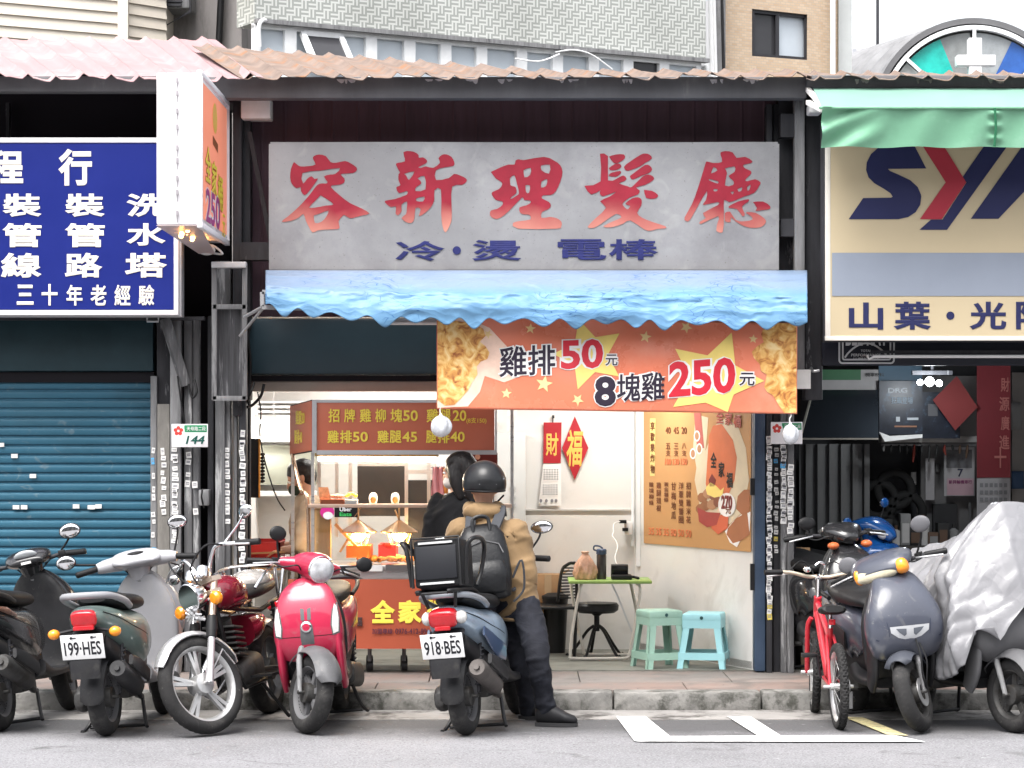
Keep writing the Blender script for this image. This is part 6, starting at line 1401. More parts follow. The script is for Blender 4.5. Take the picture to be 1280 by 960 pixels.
# ================================================================ inside the motorcycle workshop
DK = 20.0
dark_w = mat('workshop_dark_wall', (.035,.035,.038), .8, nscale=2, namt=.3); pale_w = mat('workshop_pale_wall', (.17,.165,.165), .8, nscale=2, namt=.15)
x0, x1 = X(996,17.8), X(1480,17.6)
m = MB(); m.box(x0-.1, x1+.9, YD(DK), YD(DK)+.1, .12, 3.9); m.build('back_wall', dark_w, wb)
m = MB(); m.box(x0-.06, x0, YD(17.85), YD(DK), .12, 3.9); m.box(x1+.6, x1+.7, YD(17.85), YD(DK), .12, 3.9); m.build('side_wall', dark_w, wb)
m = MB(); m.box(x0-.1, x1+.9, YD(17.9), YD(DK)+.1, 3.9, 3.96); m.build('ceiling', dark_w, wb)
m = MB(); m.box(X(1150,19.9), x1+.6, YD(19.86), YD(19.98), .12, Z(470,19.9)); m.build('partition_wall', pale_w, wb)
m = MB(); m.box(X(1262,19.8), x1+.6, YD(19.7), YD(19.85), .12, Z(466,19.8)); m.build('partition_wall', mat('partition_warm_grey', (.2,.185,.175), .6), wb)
m = MB(); m.grid(lambda a, b: Vector((X(1000+88*a,19.6), YD(19.6)+.05*(1 if (a*6) % 1 < .5 else 0), Z(670,19.6)*(1-b)+Z(555,19.6)*b)), 96, 1); tag(m.build('slatted_screen', mat('screen_grey', (.16,.16,.16), .6), smooth=False), 'grey vertical slatted screen at the back of the dark workshop', 'screen')
D = 18.9
t = thing('dark_hood', 'black glossy sheet hood with pale edge below the shop signs', 'hood', P(1050,548,D))
m = MB(); m.add([P(1003,548,18.6), P(1098,548,18.6), P(1098,488,19.2), P(1017,488,19.2)], [(0,1,2,3)]); m.build('sheet', mat('hood_black', (.02,.024,.03), .22, nscale=1), t, solid=.01)
m = MB(); m.bar(P(1000,548.5,18.58), P(1098,548.5,18.58), .012); m.bar(P(1000,548,18.58), P(1016,488,19.18), .014); m.build('edge', mat('edge_pale', (.4,.38,.33), .5), t)
t = thing('green_notice', 'green and white painted notice strip above the black hood', 'sign', P(1050,490,19.2))
m = MB(); m.box(X(1006,19.25), X(1098,19.25), YD(19.25), YD(19.27), Z(488,19.25), Z(462,19.25)); m.build('white_strip', mat('strip_grey_white', (.3,.29,.29), .7), t)
m = MB(); m.quad(P(1027,475,19.24), P(1076,475,19.24), P(1076,462,19.24), P(1027,462,19.24)); m.build('green_field', mat('field_green', (.04,.12,.06), .6), t)
b = MB(); lt(b, '機車材料', 1082, 466, 1105, 471, 19.235, .01); b.build('lettering', black_pl, t, smooth=False)
m = MB(); m.box(X(1098,19.3), X(1152,19.3), YD(19.28), YD(19.3), Z(480,19.3), Z(455,19.3)); tag(m.build('blue_notice', mat('notice_blue', (.04,.09,.14), .5)), 'dull blue notice beside the lit lamp cluster', 'sign')
def poster(name, u0, v0, u1, v1, d, lab, mm, extra=()):
    t = thing(name, lab, 'poster', P((u0+u1)/2, v1, d))
    m = MB(); m.quad(P(u0,v1,d), P(u1,v1,d), P(u1,v0,d), P(u0,v0,d)); m.build('sheet', mm, t, solid=.003)
    for i, (nm, s, a, b_, c, e, m2) in enumerate(extra):
        q = MB()
        if s: lt(q, s, a, b_, c, e, d-.004-.001*i, .02)
        else: q.quad(P(a,e,d-.004-.001*i), P(c,e,d-.004-.001*i), P(c,b_,d-.004-.001*i), P(a,b_,d-.004-.001*i))
        q.build(nm, m2, t, smooth=False)
    return t
gr_i = mat('poster_grey_ink', (.4,.43,.46), .5); pblk = mat('poster_black_blue', (.012,.016,.028), .35, nscale=6, namt=.6, col2=(.05,.09,.14), spot=(7,.55,.66))
poster('scooter_poster', 1099, 476, 1153, 543, 19.2, 'black poster of a dark vehicle with pale title, left of the lamp cluster', pblk,
       (('lettering','DRG',1110,485,1134,491,gr_i),('lettering','狂飆登場',1114,496,1141,505,mat('poster_dim_ink', (.2,.25,.3), .5)),('print',None,1120,521,1125,527,gr_i),('print',None,1134,522,1148,525,gr_i),('print',None,1118,532,1146,534,mat('poster_rust_line', (.25,.12,.07), .5))))
m = MB(); m.add([P(1099,540,19.15),P(1106,552,19.1),P(1153,547,19.15),P(1153,543,19.19),P(1112,545,19.17)], [(0,1,2,3,4)]); m.build('curled_hem', paper_w, bpy.data.objects['scooter_poster'], solid=.002)
poster('scooter_poster', 1153, 490, 1200, 548, 19.3, 'nearly black poster with a grey wheel print behind the red diamond', pblk, (('print',None,1160,505,1172,520,mat('poster_mid_grey', (.1,.1,.11), .5)),))
red_d = mat('old_red_paper', (.15,.022,.022), .7, namt=.1)
t = thing('diamond_couplet', 'faded red diamond couplet in the workshop beside the lit lamps', 'poster', P(1195,535,19.15))
m = MB(); m.add([P(1166,500,19.15),P(1194,538,19.15),P(1222,509,19.15),P(1196,470,19.15)], [(0,1,2,3)]); m.build('paper', red_d, t, solid=.003)
t = poster('red_couplet', 1221, 452, 1263, 597, 19.2, 'long dark red couplet banner hanging at the right of the workshop', mat('couplet_dark_red', (.13,.015,.02), .7, namt=.12),
       tuple(('lettering',c,1251-(i%2)*2,472+i*24,1262,490+i*24,mat('couplet_dim_ink', (.3,.1,.09), .6)) for i, c in enumerate('財源廣進')) + (('lettering','十',1243,560,1258,585,mat('couplet_dim_ink', (.3,.1,.09), .6)),))
m = MB(); m.box(X(1100,19.5), X(1222,19.5), YD(19.4), YD(19.6), Z(553,19.5), Z(545,19.5)); tag(m.build('wall_shelf', mat('shelf_grey', (.33,.32,.31), .6), bevel=.005), 'pale narrow shelf running under the red diamond', 'shelf')
t = poster('wall_calendar', 1180, 559, 1218, 620, 19.7, 'calendar with grey picture and pink foot in the dark workshop', mat('calendar_dim_white', (.36,.35,.36), .7),
       (('print',None,1183,562,1215,585,mat('calendar_grey_picture', (.13,.13,.14), .6, nscale=9, namt=.6)),('lettering','7',1197,586,1204,596,mat('calendar_navy', (.03,.03,.06), .6)),('print',None,1184,598,1217,619,mat('calendar_pink', (.45,.3,.34), .6)),('lettering','新興輪機車行',1186,600,1215,605,mat('calendar_plum', (.2,.04,.12), .6))))
t = poster('wall_calendar', 1221, 598, 1263, 646, 19.6, 'white calendar grid hanging below the dark red couplet', mat('calendar_dim_white', (.36,.35,.36), .7),
       tuple(('print',None,1225+(i%6)*6,604+(i//6)*9,1229+(i%6)*6,609+(i//6)*9,mat('calendar_dots', (.2,.2,.21), .7)) for i in range(18)) + tuple(('print',None,u,640,u+4,644,black_pl) for u in (1226,1233,1247,1253)))
t = poster('paper_strip', 1157, 573, 1168, 625, 19.7, 'narrow white paper strip pinned on the grey workshop wall', mat('calendar_dim_white', (.36,.35,.36), .7))
# lamp cluster
t = thing('lamp_cluster', 'three round lit bulbs on a bracket under the workshop ceiling', 'lamp', P(1163,484,18.6))
lit = mat('bulb_cool', (1,1,1), .4, emit=14, ecol=(.92,.97,1))
for u, v, r_ in ((1150,478,.022),(1162,477,.034),(1174,479,.024)):
    b = MB(); b.ball(P(u,v,18.6), r_); b.build('bulb', lit, t)
m = MB(); m.bar(P(1140,466,18.65), P(1190,466,18.65), .05, .03); m.bar(P(1165,466,18.65), P(1165,440,18.65), .02); m.build('bracket', steel_dk, t)
point('bulb_light', P(1162,483,18.45), 7, (.9,.96,1), .05, t)
# leaning cardboard, clutter on and under the bench
m = MB(); m.obox(P(1003,760,17.9), (.09,.02,0), (0,.012,.0), (-.03,.05,.42)); tag(m.build('cardboard_sheet', cart_m, bevel=.002), 'brown cardboard sheet leaning behind the sticker covered posts', 'cardboard')
m = MB(); m.obox(P(1008,790,17.75), (.045,.015,0), (0,.008,0), (.0,.05,.3)); tag(m.build('cardboard_sheet', mat('cardboard_pale', (.4,.29,.18), .85), bevel=.002), 'paler narrow cardboard sheet leaning in front of the brown one', 'cardboard')
rr_ = random.Random(21)
bn_ = thing('work_bench', 'cluttered dark work bench at the back of the workshop', 'bench', (X(1130,19.5), YD(19.5), .12))
m = MB(); m.box(X(1075,19.5), X(1320,19.5), YD(19.25), YD(19.85), .86, .9); m.build('top', mat('bench_dark', (.05,.045,.04), .7), bn_)
for u in (1078, 1200, 1315): m = MB(); m.box(X(u,19.5)-.03, X(u,19.5)+.03, YD(19.3), YD(19.8), .121, .86); m.build('leg', steel_dk, bn_)
shades = [mat('clutter_%s' % n_m, c, .6) for n_m, c in (('grey',(.2,.2,.2)),('white',(.42,.41,.4)),('black',(.02,.02,.02)),('brown',(.1,.06,.04)),('blue',(.03,.06,.12)),('red',(.2,.03,.02)))]
nms = ('grey','white','black','brown','blue','red')
places = [(1082,1.0,.1),(1093,.95,.13),(1107,1.02,.2),(1120,.97,.12),(1131,1.03,.24),(1143,.98,.14),(1154,1.0,.2),(1166,.95,.1),(1178,1.0,.17),(1192,.96,.13)]
whr = ['at the far left end','second from the left end','beside the oil cans','below the black poster','under the pale shelf','left of the paper strip','below the paper strip','right of the paper strip','below the pink footed calendar','nearest the covered scooter']
for i, (u, s_, h) in enumerate(places):
    c = (1, 0, 2, 1, 0, 2, 1, 3, 2, 0)[i]; w = rr_.uniform(.035,.05)
    t = thing('parts_carton' if i % 3 else 'oil_can', '%s spare parts %s on the bench, %s' % (nms[c], 'carton' if i % 3 else 'can', whr[i]), 'carton' if i % 3 else 'can', (X(u,19.4), YD(19.4), .9), 'clutter on the work bench')
    m = MB()
    if i % 3: m.box(X(u,19.4)-w, X(u,19.4)+w, YD(19.35), YD(19.47), .901, .9+h); m.build('body', shades[c], t, bevel=.004); m = MB(); m.box(X(u,19.4)-w*.7, X(u,19.4)+w*.7, YD(19.349), YD(19.352), .92, .9+h*.7); m.build('label_panel', shades[(c+1) % 4], t)
    else: m.lathe([(0,.901),(w,.901),(w,.9+h*.85),(w*.5,.9+h*.95),(w*.3,.9+h)], (X(u,19.4),YD(19.4),0), seg=14); m.build('body', shades[c], t); m = MB(); m.lathe([(w*.32,.9+h),(w*.32,.93+h),(0,.93+h)], (X(u,19.4),YD(19.4),0), seg=12); m.build('cap', shades[(c+2) % 6], t)
t = thing('tool_board', 'dark tool board with hanging wrench on the pale workshop wall', 'board', P(1200,660,19.75))
m = MB(); m.box(X(1166,19.8), X(1196,19.8), YD(19.78), YD(19.84), Z(665,19.8), Z(630,19.8)); m.build('board', mat('board_dark_grey', (.03,.03,.032), .6), t)
m = MB(); m.bar(P(1212,628,19.78), P(1213,665,19.78), .02, .006); m.ball(P(1212,660,19.78), .03, .006, .04); m.build('wrench', steel_gr, t)

# goods hanging along the workshop wall
rr_ = random.Random(31)
hang = [('tyre','spare black tyre hanging on the dark wall left of the paper strip',1118,612),('tyre','spare black tyre low behind the blue scooter mirror',1132,640),('tyre','spare black tyre at the edge of the slatted screen',1098,625)]
for i, (nm, lab, u, v) in enumerate(hang):
    m = MB(); c = P(u, v, 19.7); m.tube([c+Vector((.13*math.cos(a), 0, .13*math.sin(a))) for a in [k_*.26 for k_ in range(24)]], .035, 10, closed=True)
    o_ = m.build(nm, mat('tyre_dark_stock', (.02,.02,.02), .8), base=c-ZA*.16); tag(o_, lab, 'tyre', 'spare tyres in the workshop')
for i, (u, v, w, h, c, lab) in enumerate(((1142,598,7,16,1,'white invoice sheet pinned left of the paper strip'),(1172,585,5,10,0,'small grey note pinned right of the paper strip'),(1150,640,9,12,1,'pale parts list pinned low behind the bench'),(1172,640,8,10,3,'brown card pinned under the tool notes'),(1270,520,14,34,0,'grey price list pinned beside the red couplet'),(1272,600,16,22,4,'blue parts poster right of the calendar grid'))):
    d_ = 19.6 if u > 1260 else 19.82
    m = MB(); m.grid(lambda a, b: P(u+w*(a-.5), v+h*(.5-b), d_)+Vector((0,-.012*math.sin(a*3+b*2),0)), 5, 5); tag(m.build('paper_note', shades[c], ang=180, solid=.002), lab, 'paper', 'papers pinned in the workshop')
t = thing('tool_rack', 'rail of hanging screwdrivers and hoses under the pale shelf', 'rack', P(1130,556,19.45))
m = MB(); m.bar(P(1102,556,19.45), P(1220,556,19.45), .015); m.build('rail', steel_md, t)
for i in range(12):
    u = 1105+i*9.5; L_ = rr_.uniform(8, 22); m = MB(); m.tube([P(u,556,19.43), P(u+rr_.uniform(-1,1),556+L_*.5,19.43), P(u+rr_.uniform(-2,2),556+L_,19.43)], [.006,.012,.005], 6); m.build('tool', shades[rr_.choice((0,2,3,5,2))], t)
# ================================================================ motorcycles and scooters
rub = mat('tyre_rubber', (.022,.0215,.022), .85, spec=.3, nscale=8, namt=.3, col2=(.055,.053,.051), spot=(5,.52,.7))
plast = mat('scooter_black_plastic', (.014,.014,.016), .5, spec=.35, nscale=7, namt=.3, col2=(.032,.031,.03), spot=(3,.55,.7))
seat_v = mat('seat_vinyl', (.011,.011,.012), .5, spec=.3, bump=.15, bscale=150)
engine_m = mat('engine_dirty_alloy', (.065,.064,.063), .55, .4, nscale=9, namt=.4, col2=(.04,.036,.032), spot=(7,.5,.62))
rim_dk = mat('rim_dark', (.06,.06,.063), .5, .5, nscale=9, namt=.3)
rim_si = mat('rim_silver', (.5,.5,.5), .4, .7, nscale=9, namt=.2)
red_l = mat('tail_lens_red', (.5,.012,.02), .12, coat=1, namt=.15, nscale=20); amb_l = mat('indicator_amber', (.85,.28,.015), .15, coat=1, namt=.12, nscale=20)
lens_c = mat('headlight_lens', (.55,.56,.58), .08, .1, nscale=14, namt=.35, coat=1)
mirror_g = mat('mirror_glass', (.9,.9,.92), .03, 1, namt=.0, rvar=0)
plate_w = mat('plate_white', (.74,.74,.74), .45, nscale=4, namt=.06); plate_i = mat('plate_ink_black', (.015,.015,.02), .5)
def tyre(mb, c, Rr, w, tw, n=44, deep=.004, knob=False):
    c = Vector(c); nu, nv = n*4, 18; vs = []
    for i in range(nu):
        a = 2*math.pi*i/nu
        for j in range(nv):
            q = 2*math.pi*j/nv; rr = math.cos(q)*tw; hh = math.sin(q)*w/2; d_ = 0
            if rr > .25*tw:
                ph = (i/4 + (1.5*abs(math.sin(q)))*(1 if math.sin(q) > 0 else 1) + (.5 if math.sin(q) > 0 else 0)) % 1
                if knob: d_ = .009 if ph < .55 else -.003
                elif ph < .28 and abs(math.sin(q)) > .12: d_ = -deep
            rad = Rr - tw + rr + d_*(1 if rr > 0 else 0)
            vs.append(c + Vector((rad*math.cos(a), hh, rad*math.sin(a))))
    fs = [(i*nv+j, i*nv+(j+1) % nv, ((i+1) % nu)*nv+(j+1) % nv, ((i+1) % nu)*nv+j) for i in range(nu) for j in range(nv)]
    return mb.add(vs, fs)
def wheel(root, nm, c, Rr, w, tw, rimm, M=None, spokes=5, drum=.06, knob=False, double=False, wire=False, disc=None):
    c = Vector(c); M = M or Matrix()
    hub = MB(); hub.cyl(c+Vector((0,-.05,0)), c+Vector((0,.05,0)), drum, 20); hub.cyl(c+Vector((0,-.09,0)), c+Vector((0,.09,0)), .012, 8); hub.xf(M)
    wh = hub.build(nm, rimm if rimm is not rim_dk else engine_m, root, bevel=.004)
    m = MB(); tyre(m, c, Rr, w, tw, knob=knob); m.xf(M); m.build('tyre', rub, wh, ang=50)
    ri = Rr - tw*1.75; m = MB()
    m.lathe([(ri+.008,-w*.42),(ri+.02,-w*.42),(ri+.02,w*.42),(ri+.008,w*.42),(ri-.006,w*.3),(ri-.014,0),(ri-.006,-w*.3)], c, (0,1,0), 40, closed=True)
    for k_ in range(spokes):
        a = 2*math.pi*k_/spokes + .3
        for dd in ((-.1, .1) if double else (0,)):
            d0 = Vector((math.cos(a+dd*.6),0,math.sin(a+dd*.6))); d1 = Vector((math.cos(a+dd),0,math.sin(a+dd)))
            if wire: m.tube([c+d0*drum*.9+Vector((0,.03*(1 if k_ % 2 else -1),0)), c+d1*ri], .0016, 5)
            else: m.bar(c+d0*drum*.8, c+d1*(ri+.004), .022 if double else .034, .022, up=(0,1,0))
    m.xf(M); m.build('rim', rimm, wh)
    if disc:
        m = MB(); m.lathe([(disc*.55,-.003),(disc,-.003),(disc,.003),(disc*.55,.003)], c+Vector((0,disc*.0+.062,0)), (0,1,0), 30, closed=True); m.xf(M); m.build('brake_disc', alu, wh)
    return wh
def fender(mb, c, Rr, a0, a1, hw, th=.006, drop=.02, n=16):
    c = Vector(c); rings = []
    for i in range(n+1):
        a = R(a0+(a1-a0)*i/n); k_ = 1 if 0 < i < n else .6; ring = []
        for s_ in range(9):
            t = -1+s_/4; rr = Rr - drop*abs(t)**2.4; ring.append(c+Vector((rr*math.cos(a), hw*t*k_, rr*math.sin(a))))
        for s_ in range(8, -1, -1):
            t = -1+s_/4; rr = Rr - th - drop*abs(t)**2.4; ring.append(c+Vector((rr*math.cos(a), hw*t*k_*.96, rr*math.sin(a))))
        rings.append(ring)
    return mb.loft(rings)
def steer_matrix(H, A, ang):
    H, A = Vector(H), Vector(A); ax = (H-A).normalized()
    return Matrix.Translation(H) @ Matrix.Rotation(R(ang), 4, ax) @ Matrix.Translation(-H)
def mirror(root, base, head, M, rx=.062, rz=.042, face=(-1,0,0), back=None, tilt=0, col=None):
    base, head = Vector(base), Vector(head); md = MB(); mid = base.lerp(head, .55) + Vector((.0, (head.y-base.y)*.18, .0))
    md.tube(catmull([base, mid, head], 6), .0065, 8); md.xf(M); st = md.build('mirror', back or black_pl, root)
    f = Vector(face).normalized(); rot = f.to_track_quat('X', 'Z').to_matrix() @ Matrix.Rotation(R(tilt), 3, 'X')
    m = MB(); m.ball(head, .018, rx, rz, M=rot); m.xf(M); m.build('housing', col or back or black_pl, st)
    m = MB(); m.ball(head+f*.011, .0095, rx*.9, rz*.88, M=rot); m.xf(M); m.build('mirror_face', mirror_g, st)
    return st
def plate(root, c, text, tilt, w=.25, h=.145, M=None, emb=True):
    M = M or Matrix(); c = Vector(c); up = Vector((math.sin(R(tilt)),0,math.cos(R(tilt)))); nrm = Vector((-math.cos(R(tilt)),0,math.sin(R(tilt)))); ux = Vector((0,-1,0))
    m = MB(); m.obox(c, ux*w/2, nrm*.002, up*h/2); m.xf(M); p = m.build('licence_plate', plate_w, root, bevel=.0018)
    m = MB(); letter(m, text, c+nrm*.0035-up*h*.06, ux, up, w*.86, h*.56, .018); m.xf(M); m.build('lettering', plate_i, p, smooth=False)
    m = MB()
    for s_ in (-1, 1):
        m.lathe([(0,0),(.008,0),(.008,.005),(0,.006)], c+nrm*.002+ux*s_*w*.24+up*h*.38, nrm, 8); m.obox(c+nrm*.004+ux*s_*w*.24+ux*.012+up*h*.38, ux*.016, nrm*.001, up*.003)
    m.xf(M); m.build('bolt', steel_dk, p); return p
def blob(root, nm, c, r, mm, rot=None, M=None):
    m = MB(); m.ball(c, *r, M=rot); 
    if M: m.xf(M)
    return m.build(nm, mm, root)
HD, AX = (.30,0,.88), (.57,0,.225)
def scooter(lab, loc, yaw, lean, steer, st, name='parked_scooter', group=None):
    """forward is +X, left is +Y"""
    root = thing(name, lab, 'scooter', loc, group, world=False, rot=(R(lean), 0, R(yaw)))
    root.rotation_mode = 'XYZ'
    M = steer_matrix(HD, AX, steer); rw = st.get('rw', .225); pm = st['paint']; p2 = st.get('paint2', pm); inner = st.get('inner', plast)
    wheel(root, 'rear_wheel', (-.57,0,rw), rw, .1, .052, st.get('rim', rim_dk), None, st.get('spokes', 5))
    wheel(root, 'front_wheel', (.57,0,rw), rw, .1, .052, st.get('rim', rim_dk), M, st.get('spokes', 5), disc=.085)
    m = MB(); fender(m, (.57,0,rw), rw+.045, st.get('f0', 15), st.get('f1', 140), .085, drop=.045); m.xf(M); m.build('front_fender', st.get('fender', pm), root)
    m = MB()
    for s_ in (-1, 1): m.tube([(.57,s_*.075,rw), (.50,s_*.075,rw+.18), (.455,s_*.05,rw+.28)], [.014,.018,.02], 10)
    m.tube([(.455,0,.45),(.31,0,.86)], .026, 10); m.xf(M); m.build('fork', st.get('fork', steel_md), root)
    # front apron, inner leg shield
    ap = st.get('apron') or [(.40,.46,.14,.07,2.5),(.475,.53,.20,.085,2.6),(.475,.64,.212,.10,2.6),(.43,.76,.18,.095,2.5),(.37,.86,.11,.06,2.3),(.35,.90,.07,.03,2)]
    m = MB(); m.spine(ap, 6, 28); m.build('front_apron', st.get('apron_m', pm), root, ang=70)
    m = MB(); m.spine([(.30,.27,.13,.03,3),(.335,.36,.19,.035,3.5),(.35,.52,.21,.04,3.5),(.345,.68,.2,.04,3.2),(.33,.82,.14,.04,2.6),(.32,.89,.08,.03,2.3)], 5, 24); m.build('leg_shield', st.get('shield', inner), root, ang=70)
    if st.get('side_wings', True):
        for s_ in (-1, 1): m = MB(); m.spine([(.34,.26,.02,.05,2.5),(.40,.36,.024,.07,2.5),(.42,.48,.026,.085,2.5),(.43,.60,.022,.08,2.5)], 5, 16, yoff=s_*.175); m.build('lower_fairing', st.get('wing', pm), root, ang=70)
    m = MB(); m.spine([(.36,.28,.15,.03,4),(.2,.275,.165,.03,4),(.0,.28,.165,.035,4),(-.12,.32,.16,.06,4)], 4, 20); m.build('floorboard', st.get('floor', plast), root, ang=50)
    # rear body, seat, tail
    m = MB(); m.spine(st.get('tail') or [(-.03,.42,.12,.12,3),(-.08,.5,.15,.17,3),(-.25,.55,.172,.165,2.8),(-.45,.6,.172,.13,2.6),(-.65,.665,.145,.095,2.5),(-.8,.71,.10,.06,2.4),(-.86,.725,.05,.03,2.2)], 6, 28); m.build('rear_body', p2, root, ang=70)
    for s_ in (-1, 1):
        tl = catmull(st.get('tail') or [(-.03,.42,.12,.12,3),(-.08,.5,.15,.17,3),(-.25,.55,.172,.165,2.8),(-.45,.6,.172,.13,2.6),(-.65,.665,.145,.095,2.5),(-.8,.71,.10,.06,2.4)], 5)
        m = MB(); m.tube([(x_, s_*(hw*.985+.001), z_+.02) for x_, z_, hw, ht, e_ in tl[8:]], .0028, 6); m.build('panel_seam', black_pl, root)
    if not st.get('hidden_bars'): m = MB(); m.tube(catmull([(.33,.06,.9),(.40,.14,.97),(.36,.2,.95),(.30,.24,.955)],5), .005, 6); m.tube(catmull([(.33,-.06,.9),(.41,-.13,.96),(.36,-.2,.94),(.30,-.24,.955)],5), .005, 6); m.tube(catmull([(.33,.06,.9),(.36,0,.86),(.33,-.06,.9)],5), .005, 6); m.xf(M); m.build('control_cable', black_pl, root)
    m = MB(); m.spine([(-.0,.40,.1,.1,3),(-.2,.38,.13,.1,3),(-.5,.45,.12,.09,3),(-.75,.56,.09,.06,3)], 5, 20); m.build('under_cover', plast, root, ang=70)
    m = MB(); m.spine(st.get('seat') or [(.03,.72,.08,.02,2.5),(-.03,.735,.115,.04,2.6),(-.2,.75,.15,.05,2.8),(-.38,.765,.152,.05,2.8),(-.55,.79,.13,.045,2.6),(-.68,.8,.08,.02,2.4)], 6, 26); m.build('seat', st.get('seat_m', seat_v), root, ang=70)
    if st.get('rail', True):
        m = MB(); m.tube(catmull([(-.45,.15,.74),(-.6,.165,.78),(-.78,.14,.82),(-.86,.06,.83),(-.86,-.06,.83),(-.78,-.14,.82),(-.6,-.165,.78),(-.45,-.15,.74)], 6), st.get('rail_r', .014), 10); m.build('grab_rail', st.get('rail_m', plast), root)
    # engine, exhaust, stand
    m = MB(); m.spine([(-.16,.27,.05,.06,3),(-.3,.26,.055,.075,3),(-.5,.235,.05,.075,3),(-.63,.225,.045,.075,2.6),(-.69,.225,.03,.04,2.4)], 5, 18, yoff=.115); m.box(-.42,-.16,-.1,.08,.2,.36); m.build('engine', engine_m, root, bevel=.008)
    m = MB(); m.tube(catmull([(-.2,-.08,.2),(-.32,-.14,.2),(-.42,-.155,.235),(-.47,-.16,.26)],5), .018, 10); m.tube([(-.44,-.165,.245),(-.5,-.168,.275),(-.84,-.178,.40),(-.87,-.18,.41)], [.03,.055,.058,.045], 18); m.tube([(-.868,-.18,.409),(-.885,-.18,.415)], [.018,.016], 10); m.build('exhaust', st.get('exhaust', engine_m), root, ang=60)
    m = MB(); m.spine([(-.45,.33,.012,.04,3),(-.62,.4,.012,.045,3),(-.78,.45,.012,.03,3)], 4, 12, yoff=-.235); m.build('exhaust_guard', st.get('guard', plast), root)
    for s_ in (-1, 1): m = MB(); m.tube([(-.6,s_*.1,rw+.02), (-.52,s_*.115,.58)], .012, 8); m.tube([Vector((-.595,s_*.102,rw+.06)).lerp(Vector((-.53,s_*.113,.5)), i/40) + Vector((.02*math.cos(i*1.1),.02*math.sin(i*1.1),0)) for i in range(41)], .005, 5); m.build('shock_absorber', steel_dk, root)
    m = MB(); m.tube(catmull([(-.25,.13,.2),(-.32,.16,.08),(-.38,.19,.02),(-.44,.19,.018)],4), .011, 8); m.tube([(-.25,-.13,.2),(-.32,-.16,.06),(-.36,-.18,.02)], .011, 8); m.tube([(-.34,.17,.03),(-.34,-.17,.03)], .01, 8)
    m.build('stand', plast, root)
    # mudguard and plate at the back
    m = MB(); m.spine([(-.74,.62,.09,.03,3),(-.84,.57,.10,.025,3.5),(-.885,.46,.095,.014,3.5),(-.89,.36,.085,.01,3.5)], 5, 16); fender(m, (-.57,0,rw), rw+.035, 95, 185, .07); m.build('mudguard', plast, root, ang=60)
    m = MB(); m.sball(st.get('tl', (-.86,0,.70)), *st.get('tlr', (.035,.075,.045)), e=.55, M=Matrix.Rotation(R(-18),3,'Y')); m.build('tail_light', red_l, root)
    if st.get('plate'): plate(root, (-.915,0,.545), st['plate'], -12)
    for s_ in (-1, 1):
        if st.get('stalk'):
            m = MB(); m.tube([(-.82,s_*.06,.64),(-.85,s_*.15,.625)], .01, 8); ind = m.build('indicator', plast, root); m = MB(); m.ball((-.865,s_*.18,.62), .035, .035, .03); m.build('lens', amb_l, ind)
    # bars
    if st.get('hidden_bars'): return root, M
    m = MB(); m.tube(catmull([(.30,-.1,.955),(.28,-.2,.965),(.24,-.3,.955)],4), .013, 10); m.tube(catmull([(.30,.1,.955),(.28,.2,.965),(.24,.3,.955)],4), .013, 10); m.xf(M); hb = m.build('handlebar', steel_dk, root)
    for s_ in (-1, 1):
        m = MB(); m.tube([(.262,s_*.245,.962),(.205,s_*.365,.945),(.203,s_*.37,.944)], [.019,.019,.012], 12); m.xf(M); m.build('grip', black_pl, hb)
        m = MB(); m.tube(catmull([(.295,s_*.2,.962),(.305,s_*.26,.955),(.275,s_*.36,.935)],4), .006, 8); m.xf(M); m.build('brake_lever', st.get('lever', alu), hb)
        m = MB(); m.obox((.27,s_*.215,.968), (.022,0,0), (0,.022,0), (0,0,.02)); m.xf(M); m.build('switch', black_pl, hb, bevel=.006)
    st['bars'](root, M, st)
    for s_, b_, h_ in st.get('mirrors', ((1,(.28,.2,.985),(.27,.3,1.15)),(-1,(.28,-.2,.985),(.27,-.3,1.15)))):
        mirror(root, b_, h_, M, *st.get('mr', (.062,.045)), back=st.get('mstem', black_pl), col=st.get('mcol', black_pl), face=st.get('mface', (-1,0,-.05)))
    return root, M
def apron_x(ap, y, z):                           # front face of an apron loft
    st = catmull(ap, 8); best = None
    for a, b in zip(st[:-1], st[1:]):
        if min(a[1], b[1]) <= z <= max(a[1], b[1]):
            f = (z-a[1])/(b[1]-a[1]+1e-9); q = [a[i]*(1-f)+b[i]*f for i in range(5)]; t = min(.98, abs(y)/max(q[2], .01)); best = q[0] + q[3]*(1-t**q[4])**(1/q[4])
    return best if best is not None else ap[-1][0]
def patch(root, nm, ap, poly, mm, off=.004, both=False, parent=None):
    for s_ in ((1, -1) if both else (1,)):
        m = MB(); vs, fs = outline_mesh([[(y*s_, z) for y, z in poly]]); m.add([(0, y, z) for y, z, _ in vs], fs)
        me = bpy.data.meshes.new('t'); me.from_pydata([tuple(v) for v in m.v], [], m.f); bm = bmesh.new(); bm.from_mesh(me)
        for _ in range(3): bmesh.ops.subdivide_edges(bm, edges=[e for e in bm.edges if e.calc_length() > .02], cuts=1); bmesh.ops.triangulate(bm, faces=bm.faces)
        bm.verts.index_update(); m.v = [v.co.copy() for v in bm.verts]; m.f = [[v.index for v in f.verts] for f in bm.faces]; m.m = [0]*len(m.f); bm.free(); bpy.data.meshes.remove(me)
        for v in m.v: v.x = apron_x(ap, v.y, v.z) + off
        m.build(nm, mm, parent or root, ang=180)
def place(u, v, yaw, front):                     # contact of the front (or rear) wheel seen at u,v
    g = G(u, v); h = Vector((math.cos(R(yaw)), math.sin(R(yaw)), 0)); return g - h*.57 if front else g + h*.57

dust = lambda m, c=(.2,.19,.18): (_stains(m, 9, .6, .72, c, .35), _stains(m, 60, .66, .72, c, .5), m)[-1]
